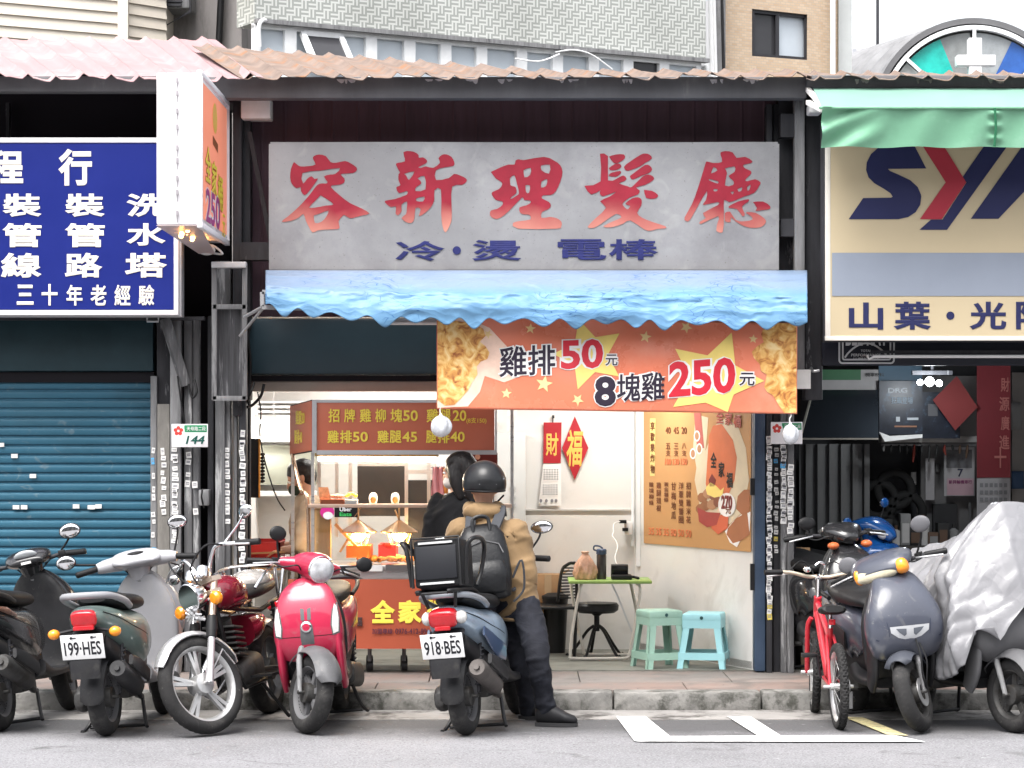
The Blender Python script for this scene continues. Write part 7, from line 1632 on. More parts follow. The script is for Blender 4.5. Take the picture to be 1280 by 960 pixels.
# ---- 1 red scooter, facing the street
red_p1 = mat('scooter_red', (.4,.018,.055), .3, coat=.8, nscale=4, namt=.12, col2=(.34,.035,.06), spot=(3,.58,.75))
grey_tr = mat('scooter_grey_trim', (.1,.1,.105), .45, nscale=8, namt=.2)
dust(red_p1, (.3,.1,.12)); dust(grey_tr)
def bars_red(root, M, st):
    m = MB(); m.spine([(.2,.945,.07,.03,2.4),(.25,.965,.12,.05,2.5),(.33,.975,.125,.075,2.4),(.41,.965,.095,.085,2.2),(.455,.955,.078,.078,2)], 5, 24); 
    for s_ in (-1, 1): m.tube([(.31,s_*.08,.965),(.28,s_*.17,.965),(.27,s_*.2,.965)], [.05,.035,.025], 14)
    m.spine([(.36,.85,.06,.05,2.3),(.34,.92,.07,.055,2.3),(.33,.96,.08,.05,2.3)], 4, 18); m.xf(M); m.build('handlebar_cover', st['paint'], root, ang=70)
    m = MB(); m.lathe([(.079,-.005),(.083,.0),(.079,.008)], (.455,0,.955), (1,0,-.12), 28); m.xf(M); hl = m.build('headlight', chrome, root)
    m = MB(); m.lathe([(.077,.004),(.066,.014),(.04,.022),(0,.026)], (.455,0,.955), (1,0,-.12), 28); m.xf(M); m.build('lens', lens_c, hl)
AP_R = [(.40,.455,.165,.07,4.2),(.435,.52,.2,.075,4),(.445,.62,.205,.08,3.6),(.425,.74,.182,.075,3.4),(.385,.83,.14,.062,3.2),(.36,.88,.07,.045,2.5)]
rs_, Mx = scooter('red scooter with round headlight facing the street before the cart', place(393,917,-94,True), -94, 5, 36,
    dict(paint=red_p1, paint2=red_p1, fender=grey_tr, wing=red_p1, bars=bars_red, rim=rim_dk, rw=.235, spokes=6, f0=20, f1=150, apron=AP_R, mr=(.055,.045), mirrors=((1,(.28,.2,.985),(.34,.33,1.02)),(-1,(.28,-.2,.985),(.3,-.24,1.13)))))
patch(rs_, 'indicator', AP_R, [(.185,.58),(.155,.57),(.15,.62),(.16,.70),(.168,.745),(.178,.74),(.19,.66)], mat('indicator_clear', (.62,.62,.6), .12, coat=1, nscale=30, namt=.25), .006, True)
patch(rs_, 'indicator_rim', AP_R, [(.192,.57),(.15,.56),(.142,.62),(.152,.70),(.163,.755),(.184,.745),(.196,.66)], grey_tr, .003, True)
patch(rs_, 'centre_stripe', AP_R, [(.008,.66),(.03,.66),(.034,.83),(.012,.82)], grey_tr, .003, True)
patch(rs_, 'centre_panel', AP_R, [(-.036,.475),(.036,.475),(.04,.56),(.036,.63),(.02,.655),(-.02,.655),(-.036,.63),(-.04,.56)], grey_tr, .0035)
patch(rs_, 'grille', AP_R, [(-.1,.855),(.1,.855),(.05,.825),(0,.80),(-.05,.825)], mat('grille_silver', (.4,.4,.42), .35, .6), .004)
patch(rs_, 'panel_gap', AP_R, [(-.2,.566),(.2,.566),(.2,.562),(-.2,.562)], black_pl, .002)
on_apron = lambda z: apron_x(AP_R, 0, z)
m = MB(); m.lathe([(.032,0),(.032,.006),(.024,.01),(.0,.011)], (on_apron(.62)+.003,0,.62), (1,0,.05), 20); bd = m.build('badge', chrome, rs_)
m = MB(); m.lathe([(.022,0),(.022,.003),(0,.003)], (on_apron(.62)+.013,0,.62), (1,0,.05), 20); m.box(on_apron(.62)+.016,on_apron(.62)+.0175,-.016,.016,.617,.623); m.build('badge_field', red_p1, bd)
m = MB(); letter(m, 'many', (apron_x(AP_R,.1,.8)+.006,.105,.8), (-.25,1,0), (-.5,0,1), .055, .018, .02); m.build('lettering', chrome, rs_, smooth=False)

# ---- 2 white and green scooter with plate
w_p = mat('scooter_pearl_white', (.4,.4,.42), .32, coat=.5, nscale=4, namt=.08, col2=(.45,.44,.42), spot=(3,.58,.72)); g_p = mat('scooter_sage', (.13,.18,.165), .35, coat=.6, namt=.12); w_in = mat('scooter_grey_white', (.26,.26,.275), .45, namt=.1, col2=(.3,.29,.28), spot=(3,.55,.7))
[dust(q, (.25,.24,.22)) for q in (w_p, g_p, w_in)]
def bars_white(root, M, st):
    m = MB(); m.spine([(.19,.965,.10,.015,2.4),(.24,.975,.15,.04,2.5),(.31,.985,.16,.06,2.5),(.39,.965,.12,.06,2.3),(.44,.945,.07,.04,2.1)], 5, 26)
    for s_ in (-1, 1): m.tube([(.30,s_*.1,.975),(.275,s_*.2,.968),(.262,s_*.245,.963)], [.05,.04,.03], 14)
    m.spine([(.35,.84,.05,.05,2.3),(.33,.92,.07,.06,2.3),(.31,.97,.09,.05,2.3)], 4, 18); m.xf(M); m.build('handlebar_cover', st['paint'], root, ang=70)
    m = MB(); m.ball((.45,0,.95), .03, .08, .05); m.xf(M); m.build('headlight', lens_c, root)
    m = MB(); m.ball((.27,0,1.02), .05, .06, .012); m.xf(M); m.build('speedometer', black_pl, root)
ws_, Mx = scooter('white and sage green scooter with plate 199 HES showing its tail', place(134,920,82,False), 82, -4, 14,
    dict(paint=w_p, paint2=g_p, inner=w_in, shield=w_in, floor=w_in, bars=bars_white, plate='199·HES', stalk=True, rail_m=w_in, rail_r=.02, tlr=(.03,.075,.05), exhaust=plast, mcol=plast, mirrors=((1,(.28,.23,.985),(.22,.42,1.03)),(-1,(.28,-.23,.985),(.28,-.28,1.17)))))
m = MB(); m.box(-.885,-.86,-.06,.06,.635,.66); m.build('reflector', red_l, ws_, bevel=.004)

# ---- 3 black scooter cut by the left edge
k_p = mat('scooter_black_paint', (.02,.02,.022), .25, coat=.8, nscale=5, namt=.3); br_l = mat('lens_smoked', (.2,.1,.07), .12, coat=1, nscale=20, namt=.5)
dust(k_p, (.09,.085,.08))
def bars_black(root, M, st):
    m = MB(); m.spine([(.18,.96,.1,.02,2.4),(.25,.975,.14,.05,2.5),(.33,.985,.14,.06,2.5),(.42,.955,.09,.05,2.2),(.46,.93,.05,.03,2.1)], 5, 24); m.spine([(.35,.84,.05,.05,2.3),(.32,.95,.08,.05,2.3)], 4, 18); m.xf(M); m.build('handlebar_cover', k_p, root, ang=70)
    m = MB(); m.ball((.215,0,1.0), .055, .075, .02, M=Matrix.Rotation(R(35),3,'Y')); m.xf(M); m.build('speedometer', mat('dial_pale', (.6,.62,.64), .08, coat=1), root)
    m = MB(); m.box(.17,.19,-.03,.03,.95,.965); m.xf(M); m.build('sticker', paper_w, root)
bs_, Mx = scooter('black scooter cut off at the left edge beside the roller shutter', place(2,914,80,False), 80, -9, 12,
    dict(paint=k_p, paint2=k_p, bars=bars_black, plate='MGT-362', tlr=(.03,.1,.04), rail=True, mcol=plast, mr=(.068,.048), mirrors=((1,(.28,.21,.985),(.24,.33,1.12)),(-1,(.28,-.21,.985),(.22,-.3,1.09)))))
m = MB(); m.tube([(-.5,-.165,.66),(-.62,-.155,.7),(-.75,-.12,.735)], [.012,.022,.008], 10); m.build('side_light', br_l, bs_)
m = MB(); m.lathe([(.028,0),(.028,.008),(.012,.012),(0,.012)], (.315,-.0,.72), (-1,0,0), 18); m.build('ignition_lock', chrome, bs_)

# ---- 4 silver and blue scooter with the courier
sv_p = mat('scooter_silver_blue', (.33,.42,.52), .3, .25, coat=.6, nscale=4, namt=.1, col2=(.25,.31,.38), spot=(3,.55,.7)); nb_p = mat('scooter_navy', (.05,.08,.15), .3, coat=.7, namt=.15)
dust(sv_p, (.2,.2,.2)); dust(plast, (.07,.066,.06)); dust(rub, (.1,.095,.09))
def bars_cour(root, M, st):
    m = MB(); m.spine([(.18,.96,.1,.02,2.4),(.25,.975,.15,.05,2.5),(.33,.985,.15,.06,2.5),(.42,.955,.1,.05,2.2)], 5, 24); m.xf(M); m.build('handlebar_cover', st['paint'], root, ang=70)
    m = MB(); m.ball((.44,0,.95), .03, .1, .045); m.xf(M); m.build('headlight', lens_c, root)
cs_, Mx = scooter('silver blue scooter with plate 918 BES and black delivery box', place(584,919,75,False), 75, -5, 6,
    dict(paint=sv_p, paint2=sv_p, bars=bars_cour, plate='918·BES', tl=(-.85,.0,.70), tlr=(.045,.085,.055), rail_m=mat('rail_silver', (.35,.37,.4), .4, .5), rail_r=.018, exhaust=mat('exhaust_brown_grey', (.1,.09,.085), .6, .5, nscale=8, namt=.4), mr=(.07,.04),
         mirrors=((1,(.28,.21,.985),(.27,.3,1.12)),(-1,(.28,-.22,.985),(.3,-.33,1.14)))), name='delivery_scooter')
for s_ in (-1, 1):
    m = MB(); m.ball((-.83,s_*.1,.70), .05, .035, .04); m.build('indicator', mat('indicator_clear', (.7,.7,.68), .15, coat=1), cs_)
    m = MB(); m.spine([(-.2,.44,.008,.05,2.5),(-.4,.5,.01,.06,2.5),(-.62,.6,.008,.03,2.5)], 5, 14, yoff=s_*.168); m.build('side_panel', nb_p, cs_, ang=70)
m = MB(); m.box(-.89,-.865,-.045,.045,.63,.655); m.build('reflector', red_l, cs_, bevel=.004)
# carrier rack
m = MB()
for s_ in (-1, 1): m.tube(catmull([(-.42,s_*.1,.8),(-.6,s_*.11,.845),(-.95,s_*.11,.86),(-1.0,s_*.08,.86)],5), .011, 8)
for x_ in (-.6,-.72,-.84,-.98): m.tube([(x_,-.11,.85),(x_,.11,.85)], .008, 8)
m.tube([(-.9,-.1,.85),(-.86,-.08,.76)], .01, 8); m.tube([(-.9,.1,.85),(-.86,.08,.76)], .01, 8); m.build('carrier_rack', black_pl, cs_)
def w_of(root, p):                               # world point of a local point
    bpy.context.view_layer.update(); return root.matrix_world @ Vector(p)
bpy.context.view_layer.update()
dbx = thing('delivery_box', 'black insulated delivery box in a tubular frame on the silver blue scooter', 'delivery box', cs_.matrix_world @ Vector((-.76,.0,.865)), world=False, rot=(R(-5),R(6),R(76)))
nyl = mat('box_black_nylon', (.01,.0105,.012), .7, spec=.3, nscale=40, namt=.2, bump=.2, bscale=200)
m = MB(); m.box(-.16,.15,-.135,.135,.0,.275); m.build('body', nyl, dbx, bevel=.02)
m = MB(); m.box(-.172,-.16,-.12,.12,.045,.235); m.build('front_panel', mat('box_dark_panel', (.012,.013,.017), .6, spec=.3), dbx, bevel=.005)
for z_ in (.022, .252): m = MB(); m.box(-.174,-.158,-.1,.1,z_-.006,z_+.006); m.build('reflective_strip', mat('strip_reflective', (.5,.5,.5), .35), dbx)
for s_ in (-1, 1):
    m = MB(); m.tube(catmull([(-.13,s_*.16,.01),(-.14,s_*.165,.1),(-.14,s_*.18,.22),(-.12,s_*.21,.265),(.02,s_*.225,.27),(.13,s_*.21,.22),(.14,s_*.18,.09),(.1,s_*.16,.01)],5), .013, 10); m.build('frame_tube', blk, dbx)
m = MB(); m.tube([(-.175,-.14,.0),(-.175,-.14,.28),(-.175,.14,.28),(-.175,.14,.0)], .008, 8); m.build('frame_tube', blk, dbx)

# ---- 5 grey blue scooter facing the street at right
gb_p = mat('scooter_slate_blue', (.062,.068,.09), .3, coat=.5, nscale=3, namt=.15, col2=(.05,.055,.075), spot=(2.5,.52,.7))
head_y = mat('lens_yellowed', (.55,.5,.36), .12, coat=1, nscale=12, namt=.25)
dust(gb_p, (.16,.16,.16))
def bars_slate(root, M, st):
    m = MB(); m.spine([(.16,.97,.1,.02,2.4),(.22,.99,.15,.045,2.5),(.31,1.0,.19,.06,2.6),(.40,.965,.175,.06,2.6),(.45,.935,.12,.035,2.4)], 5, 26); m.spine([(.36,.86,.07,.05,2.3),(.33,.95,.1,.05,2.3)], 4, 18); m.xf(M); m.build('handlebar_cover', st['paint'], root, ang=70)
    m = MB(); m.sball((.425,-.02,.945), .045, .14, .043, .75, Matrix.Rotation(R(-20),3,'Y')); m.xf(M); hl = m.build('headlight', head_y, root)
    for s_ in (-1, 1): m = MB(); m.sball((.408,s_*.135,.952), .05, .042 if s_ > 0 else .025, .046, .8, Matrix.Rotation(R(-20),3,'Y')); m.xf(M); m.build('indicator', amb_l, root)
AP_S = [(.42,.455,.15,.05,3.2),(.485,.505,.212,.085,3.6),(.51,.60,.232,.105,3.4),(.492,.70,.222,.11,3.2),(.45,.80,.18,.095,2.8),(.39,.89,.135,.06,2.5),(.35,.93,.08,.04,2.2)]
sl_, Mx = scooter('slate blue scooter with yellowed wide headlight facing the street', place(1145,916,-80,True), -80, 5, -36,
    dict(paint=gb_p, paint2=gb_p, wing=plast, fork=steel_gr, inner=plast, fender=mat('fender_dull_slate', (.06,.065,.08), .5), bars=bars_slate, rim=engine_m, rw=.225, mr=(.06,.05), mcol=mat('mirror_grey', (.12,.12,.13), .5), f0=60, f1=150,
         apron=AP_S,
         mirrors=((1,(.28,.21,.985),(.33,.3,1.15)),(-1,(.28,-.21,.985),(.27,-.22,1.03)))))
silv = mat('grille_pale', (.5,.51,.53), .35, .3)
patch(sl_, 'grille', AP_S, [(-.12,.635),(.12,.635),(.115,.6),(.07,.567),(.03,.556),(-.03,.556),(-.07,.567),(-.115,.6)], silv, .004)
patch(sl_, 'grille_slot', AP_S, [(.022,.618),(.085,.622),(.065,.598),(.035,.575),(.022,.585)], mat('slot_grey', (.1,.11,.13), .5), .006, True)
patch(sl_, 'trim_line', AP_S, [(-.2,.56),(-.1,.522),(0,.51),(.1,.522),(.2,.56),(.2,.568),(.1,.53),(0,.518),(-.1,.53),(-.2,.568)], mat('trim_dark_navy', (.02,.025,.05), .4), .003)
patch(sl_, 'panel_gap', AP_S, [(.118,.55),(.121,.55),(.15,.8),(.147,.8)], mat('trim_dark_navy', (.02,.025,.05), .4), .002, True)
m = MB(); m.spine([(.47,.47,.15,.012,3),(.53,.485,.13,.014,3),(.565,.5,.09,.01,3)], 4, 16); m.build('chin_trim', silv, sl_)
m = MB(); m.lathe([(.012,0),(.012,.006),(0,.007)], (.548,0,.77), (1,0,.35), 14); m.build('badge', chrome, sl_)
m = MB(); m.tube(catmull([(.50,.1,.62),(.60,.13,.45),(.62,.11,.33),(.57,.09,.25)],6), .006, 6); m.tube(catmull([(.48,.09,.6),(.58,.15,.42),(.60,.12,.3),(.57,.09,.24)],6), .005, 6); m.xf(Mx); m.build('brake_cable', black_pl, sl_)
m = MB(); m.spine([(-.12,.5,.006,.06,2.6),(-.25,.52,.008,.075,2.6),(-.4,.56,.006,.05,2.6)], 4, 14, yoff=-.172); m.build('side_panel', plast, sl_, ang=70)

# ---- 6 grey scooter under a silver sheet
cg_p = mat('scooter_dull_grey', (.1,.1,.105), .5, nscale=4, namt=.2)
cv_, Mx = scooter('grey scooter mostly hidden under a crumpled silver sheet', place(1272,916,-68,True), -68, 4, 10,
    dict(paint=cg_p, hidden_bars=True, bars=bars_black, rim=engine_m, f0=10, f1=150, mirrors=()), name='covered_scooter')
cov_m = mat('silver_sheet', (.2,.2,.212), .33, .0, nscale=2, namt=.15, bump=.1, bscale=11, spec=.5); facets(cov_m, (3.4,3.4,1.6), .5, .03); crease(cov_m, 1.6, .35, .03)
ct2 = thing('scooter_cover', 'crumpled silver plastic sheet draped over the rightmost scooter', 'cover', cv_.location, world=False, rot=(R(4),0,R(-68)))
cs_h = [(-1.0,.80,.1),(-.95,.93,.16),(-.6,1.0,.22),(-.2,1.08,.28),(.05,1.18,.34),(.22,1.32,.4),(.32,1.33,.4),(.46,1.12,.38),(.56,.92,.28),(.62,.76,.2)]
def cover(a, b):
    st = a*(len(cs_h)-1); i = min(int(st), len(cs_h)-2); f = st-i; f = f*f*(3-2*f)
    x = cs_h[i][0]*(1-f)+cs_h[i+1][0]*f; h = cs_h[i][1]*(1-f)+cs_h[i+1][1]*f; w = cs_h[i][2]*(1-f)+cs_h[i+1][2]*f
    t = b*2-1; s_ = 1 if t > 0 else -1; t = abs(t)
    hem = .40+.08*math.sin(a*9+s_) + (.16 if a > .85 else 0)
    sl = .30 if s_ < 0 else .10
    if t < .45: q = t/.45; y = w*q; z = h-sl*q**(1.1 if s_ < 0 else 2.2)*(w/.3)
    else: q = (t-.45)/.55; y = w*(1+.16*math.sin(q*1.6)); z = (h-sl*(w/.3))*(1-q)+hem*q
    p = Vector((x, y*s_ + .14*max(0, 1-abs(x-.25)/.8), z)); fold = mnoise.noise(Vector((x*3.5, z*2.2+s_, 1)))*.05 + (abs(mnoise.noise(Vector((x*7+z*2.2, z*1.6-x*2+s_*5, 5))))-.2)*.11 + (abs(mnoise.noise(Vector((x*15-z*6, z*4+x*7, s_))))-.2)*.035
    p += Vector((0, s_*fold*min(1, t*2.5), fold*.4*(1-t))); return p
m = MB(); m.grid(cover, 130, 110); m.build('sheet', cov_m, ct2, ang=180, solid=.0015)

# ---- 7 blue scooter inside the workshop
bl_p = mat('scooter_bright_blue', (.01,.09,.32), .25, coat=.9, nscale=4, namt=.12)
def bars_blue(root, M, st):
    m = MB(); m.spine([(.18,.96,.1,.02,2.4),(.25,.98,.15,.05,2.5),(.36,.985,.14,.06,2.4),(.46,.93,.1,.05,2.2),(.50,.89,.05,.03,2)], 5, 24); m.spine([(.36,.84,.07,.06,2.3),(.32,.95,.1,.05,2.3)], 4, 18); m.xf(M); m.build('handlebar_cover', st['paint'], root, ang=70)
    for s_ in (-1, 1): m = MB(); m.ball((.455,s_*.06,.925), .035, .055, .035, M=Matrix.Rotation(R(-25),3,'Y')); m.xf(M); m.build('headlight', lens_c, root)
    m = MB(); m.tube([(.3,.2,.985),(.15,.42,.99)], .014, 8); m.xf(M); m.build('chrome_bar', chrome, root)
z_in = .115
lc = P(1042,0,18.35); lc.z = z_in
bl_, Mx = scooter('bright blue scooter parked inside the dark workshop doorway', lc, -38, 3, 4,
    dict(paint=bl_p, bars=bars_blue, mr=(.06,.035), mcol=bl_p, mirrors=((1,(.28,.21,.985),(.3,.29,1.13)),(-1,(.28,-.21,.985),(.3,-.3,1.02)))), name='workshop_scooter')
m = MB(); m.spine([(.2,.7,.16,.1,2.4),(.36,.78,.19,.1,2.4),(.5,.8,.12,.06,2.2)], 5, 22); m.build('upper_fairing', bl_p, bl_, ang=70)
lc = P(1035,0,17.35); lc.z = z_in
kb, Mx = scooter('black scooter with orange indicators behind the red bicycle', lc, -72, 3, 0,
    dict(paint=k_p, bars=bars_black, mirrors=((-1,(.28,-.21,.985),(.3,-.24,1.05)),)), name='workshop_scooter')
for s_ in (-1, 1): m = MB(); m.ball((.44,s_*.12,.9), .035, .04, .025); m.build('indicator', mat('indicator_dull_orange', (.5,.12,.04), .3), kb)

# ---- 8 classic motorcycle
tank_m = mat('tank_maroon', (.16,.008,.02), .16, coat=1, nscale=3, namt=.15)
fen_s = mat('fender_silver', (.62,.62,.63), .3, .7, namt=.08)
yaw = -103; mk = thing('classic_motorcycle', 'old classic motorcycle with maroon tank and five spoke silver wheel', 'motorcycle', G(257,919) - Vector((math.cos(R(yaw)), math.sin(R(yaw)), 0))*.6, world=False, rot=(R(6),0,R(yaw)))
H2, A2, WR = (.34,0,.88), (.6,0,.292), .292
M = steer_matrix(H2, A2, -34)
wheel(mk, 'front_wheel', A2, WR, .088, .045, rim_si, M, 5, .062, double=True)
wheel(mk, 'rear_wheel', (-.58,0,.28), .28, .1, .05, rim_dk, None, 5, .07, double=True)
m = MB(); fender(m, A2, WR+.03, 30, 165, .058, drop=.03); m.tube([(.6,.06,.292),(.42,.065,.46),(.36,.06,.36)], .005, 6); m.tube([(.6,-.06,.292),(.5,-.06,.2),(.31,-.055,.33)], .006, 6); m.xf(M); m.build('front_fender', fen_s, mk)
m = MB()
for s_ in (-1, 1): m.tube([(.6,s_*.085,.285),(.545,s_*.085,.41),(.49,s_*.085,.54)], [.024,.022,.022], 12)
m.xf(M); fk = m.build('fork_leg', fen_s, mk)
m = MB()
for s_ in (-1, 1): m.tube([(.49,s_*.085,.54),(.465,s_*.085,.6),(.44,s_*.085,.66)], [.03,.034,.03], 12)
m.xf(M); m.build('fork_gaiter', black_pl, mk)
m = MB()
for s_ in (-1, 1): m.tube([(.44,s_*.085,.66),(.345,s_*.085,.87)], .021, 12)
m.obox((.37,0,.80), (.03,0,0), (0,.11,0), (0,0,.014)); m.obox((.345,0,.875), (.035,0,0), (0,.11,0), (0,0,.014)); m.xf(M); m.build('fork_tube', mat('fork_brassy', (.55,.45,.36), .3, .8), mk)
m = MB(); m.lathe([(.03,-.1),(.07,-.085),(.083,-.03),(.085,0)], (.50,0,.80), (1,0,-.1), 26); m.xf(M); hl = m.build('headlight', chrome, mk)
m = MB(); m.lathe([(.086,-.004),(.09,0),(.084,.006)], (.50,0,.80), (1,0,-.1), 26); m.xf(M); m.build('bezel', chrome, hl)
m = MB(); m.lathe([(.082,0),(.06,-.012),(0,-.02)], (.503,0,.80), (1,0,-.1), 26); m.xf(M); m.build('lens', mat('lens_amber_dark', (.12,.07,.03), .06, coat=1, nscale=15, namt=.5), hl)
m = MB(); 
for i in range(12): a = i*.52; m.tube([(.52,.05*math.cos(a),.70+.05*math.sin(a)),(.50,.02*math.cos(a*3),.70+.03*math.sin(a*2)),(.47,.06*math.cos(a+1),.69+.04*math.sin(a))], .007, 6)
m.xf(M); m.build('horn_and_wires', alu, mk)
for s_ in (-1, 1):
    m = MB(); m.lathe([(.0,-.06),(.036,-.05),(.04,0),(.036,.012)], (.38,s_*.055,.945), (-.45,0,.9), 20); m.xf(M); gg = m.build('gauge', chrome, mk)
    m = MB(); m.lathe([(.035,.0),(.03,.013),(0,.015)], (.38,s_*.055,.945), (-.45,0,.9), 20); m.xf(M); m.build('dial', black_pl, gg)
    m = MB(); m.tube([(.43,s_*.09,.76),(.43,s_*.15,.75)], .01, 8); m.xf(M); ind = m.build('indicator', chrome, mk)
    m = MB(); m.lathe([(.02,-.03),(.04,-.01),(.042,.015),(.03,.03),(0,.034)], (.44,s_*.175,.75), (1,0,0), 16); m.xf(M); m.build('lens', amb_l, ind)
m = MB(); m.tube(catmull([(.23,-.37,1.0),(.28,-.27,1.03),(.32,-.16,1.05),(.335,-.08,.97),(.34,-.04,.90),(.34,.04,.90),(.335,.08,.97),(.32,.16,1.05),(.28,.27,1.03),(.23,.37,1.0)],6), .012, 10); m.xf(M); hb = m.build('handlebar', chrome, mk)
for s_ in (-1, 1):
    m = MB(); m.tube([(.272,s_*.285,1.025),(.21,s_*.42,.985)], .019, 12); m.xf(M); m.build('grip', black_pl, hb)
    m = MB(); m.tube(catmull([(.30,s_*.22,1.04),(.34,s_*.28,1.03),(.29,s_*.42,.985)],4), .007, 8); m.xf(M); m.build('brake_lever', alu, hb)
    m = MB(); m.tube(catmull([(.32,s_*.22,1.04),(.42,s_*.18,1.06),(.48,s_*.07,.96),(.42,s_*.03,.85)],5), .006, 6); m.xf(M); m.build('control_cable', black_pl, hb)
mirror(mk, (.30,-.2,1.045), (.33,-.30,.97), M, .05, .035, face=(-1,0,.1), back=chrome); mirror(mk, (.30,.2,1.045), (.2,.36,1.19), M, .055, .04, face=(-1,0,0), back=chrome)
m = MB(); m.spine([(.30,.74,.06,.06,2.5),(.24,.78,.12,.09,2.6),(.1,.80,.14,.105,2.6),(-.05,.775,.12,.085,2.5),(-.14,.75,.07,.04,2.4)], 6, 26); m.build('fuel_tank', tank_m, mk, ang=70)
m = MB(); m.lathe([(.035,0),(.035,.012),(.02,.018),(0,.019)], (.1,0,.905), (0,0,1), 18); m.build('fuel_cap', chrome, mk)
m = MB(); m.spine([(-.1,.76,.1,.03,2.6),(-.25,.775,.135,.045,2.8),(-.5,.8,.135,.045,2.8),(-.66,.81,.1,.02,2.6)], 5, 22); m.build('seat', seat_v, mk, ang=70)
m = MB(); m.spine([(.1,.3,.09,.07,3),(-.05,.31,.12,.1,3),(-.25,.32,.11,.1,3)], 4, 18)
for i in range(6): m.obox((.07+.012*i,0,.42+i*.034), (.085,0,.01), (0,.1,0), (-.002,0,.007))
m.tube([(.05,0,.4),(.13,0,.64)], .055, 14); m.build('engine', engine_m, mk, bevel=.004)
m = MB()
for s_ in (-1, 1): m.tube([(.3,s_*.02,.80),(.22,s_*.05,.4),(.05,s_*.08,.22),(-.3,s_*.09,.24)], .016, 8); m.tube([(.28,s_*.04,.72),(-.3,s_*.1,.66),(-.7,s_*.1,.72)], .015, 8); m.tube([(-.58,s_*.1,.28),(-.25,s_*.09,.3)], .018, 8)
m.build('frame', blk, mk)
m = MB(); m.tube(catmull([(.15,-.09,.42),(.22,-.13,.3),(.1,-.15,.19),(-.2,-.16,.2),(-.35,-.165,.23)],5), .02, 10); m.tube([(-.35,-.165,.23),(-.42,-.17,.25),(-.9,-.18,.34)], [.025,.042,.04], 14); m.build('exhaust', chrome, mk)
m = MB()
for s_ in (-1, 1):
    m.tube([(-.56,s_*.125,.32),(-.45,s_*.13,.7)], .014, 8); m.tube([Vector((-.55,s_*.126,.36)).lerp(Vector((-.47,s_*.129,.66)), i/48)+Vector((.025*math.cos(i*1.2),.025*math.sin(i*1.2),0)) for i in range(49)], .0055, 5)
m.build('shock_absorber', blk, mk)
m = MB(); m.spine([(-.1,.55,.12,.1,2.6),(-.25,.57,.13,.09,2.6),(-.38,.6,.1,.05,2.5)], 4, 18); m.build('side_cover', tank_m, mk, ang=70)
m = MB(); fender(m, (-.58,0,.28), .32, 50, 190, .07); m.build('rear_fender', fen_s, mk)
m = MB(); m.tube(catmull([(-.15,.13,.8),(-.3,.17,.9),(-.6,.18,.93),(-.8,.12,.93),(-.8,-.12,.93),(-.6,-.18,.93),(-.3,-.17,.9),(-.15,-.13,.8)],5), .01, 8); m.tube([(-.45,.17,.92),(-.45,.17,.72)], .009, 8); m.tube([(-.45,-.17,.92),(-.45,-.17,.72)], .009, 8); m.tube([(-.7,.15,.93),(-.65,.12,.74)], .009, 8); m.tube([(-.7,-.15,.93),(-.65,-.12,.74)], .009, 8); m.tube([(-.6,-.18,.93),(-.6,.18,.93)], .008, 8); m.build('luggage_rail', chrome, mk)
m = MB(); m.spine([(-.3,.82,.1,.05,2.4),(-.45,.84,.13,.07,2.4),(-.62,.84,.1,.05,2.4)], 4, 18); m.build('plastic_wrapping', mat('wrap_clear_grey', (.35,.33,.31), .2, nscale=14, namt=.5, coat=1, bump=.6, bscale=30), mk, ang=180)
m = MB(); m.tube(catmull([(-.15,.12,.22),(-.16,.2,.1),(-.18,.25,.015),(-.2,.25,.012)],4), .011, 8); m.box(-.12,.02,-.24,.24,.27,.285); m.build('stand_and_pegs', blk, mk)
blob(mk, 'tail_light', Vector((-.88,0,.66)), (.03,.06,.04), red_l)

# ---- 9 red children's bicycle, tail to the street
br = mat('bicycle_red', (.5,.02,.035), .3, coat=.7, namt=.1)
yaw = 92; bk_ = thing('red_bicycle', 'small red mountain bicycle with knobby tyres beside the sticker posts', 'bicycle', G(1049,911) + Vector((math.cos(R(yaw)), math.sin(R(yaw)), 0))*.44, world=False, rot=(R(-1),0,R(yaw)))
WR = .25; HB = (.30,0,.72); AB = (.46,0,WR); M = steer_matrix(HB, AB, -6)
wheel(bk_, 'rear_wheel', (-.44,0,WR), WR, .054, .027, rim_si, None, 20, .022, knob=True, wire=True)
wheel(bk_, 'front_wheel', AB, WR, .054, .027, rim_si, M, 20, .022, knob=True, wire=True)
m = MB(); T = lambda a, b, r_: m.tube([a, b], r_, 12)
T((.33,0,.64),(-.06,0,.27),.024); T((.31,0,.70),(-.14,0,.52),.018); T((-.06,0,.27),(-.17,0,.58),.018)
for s_ in (-1, 1): T((-.06,s_*.03,.27),(-.44,s_*.05,WR),.01); T((-.15,s_*.02,.53),(-.44,s_*.05,WR),.01)
m.tube([(.34,0,.61),(.295,0,.735)], .025, 12); m.build('frame', br, bk_)
m = MB()
for s_ in (-1, 1): m.tube(catmull([(.345,s_*.035,.60),(.365,s_*.055,.55),(.40,s_*.055,.43),(.46,s_*.05,WR)],5), .016, 10)
m.xf(M); m.build('fork', br, bk_)
m = MB(); m.tube([(.30,0,.735),(.27,0,.85)], .016, 10); m.tube([(.27,0,.85),(.31,0,.86)], .018, 10); m.xf(M); m.build('stem', chrome, bk_)
m = MB(); m.tube(catmull([(.22,-.31,.885),(.26,-.18,.885),(.30,-.07,.86),(.31,0,.86),(.30,.07,.86),(.26,.18,.885),(.22,.31,.885)],5), .0115, 10); m.xf(M); hb = m.build('handlebar', mat('bar_ivory', (.55,.48,.38), .35, .4), bk_)
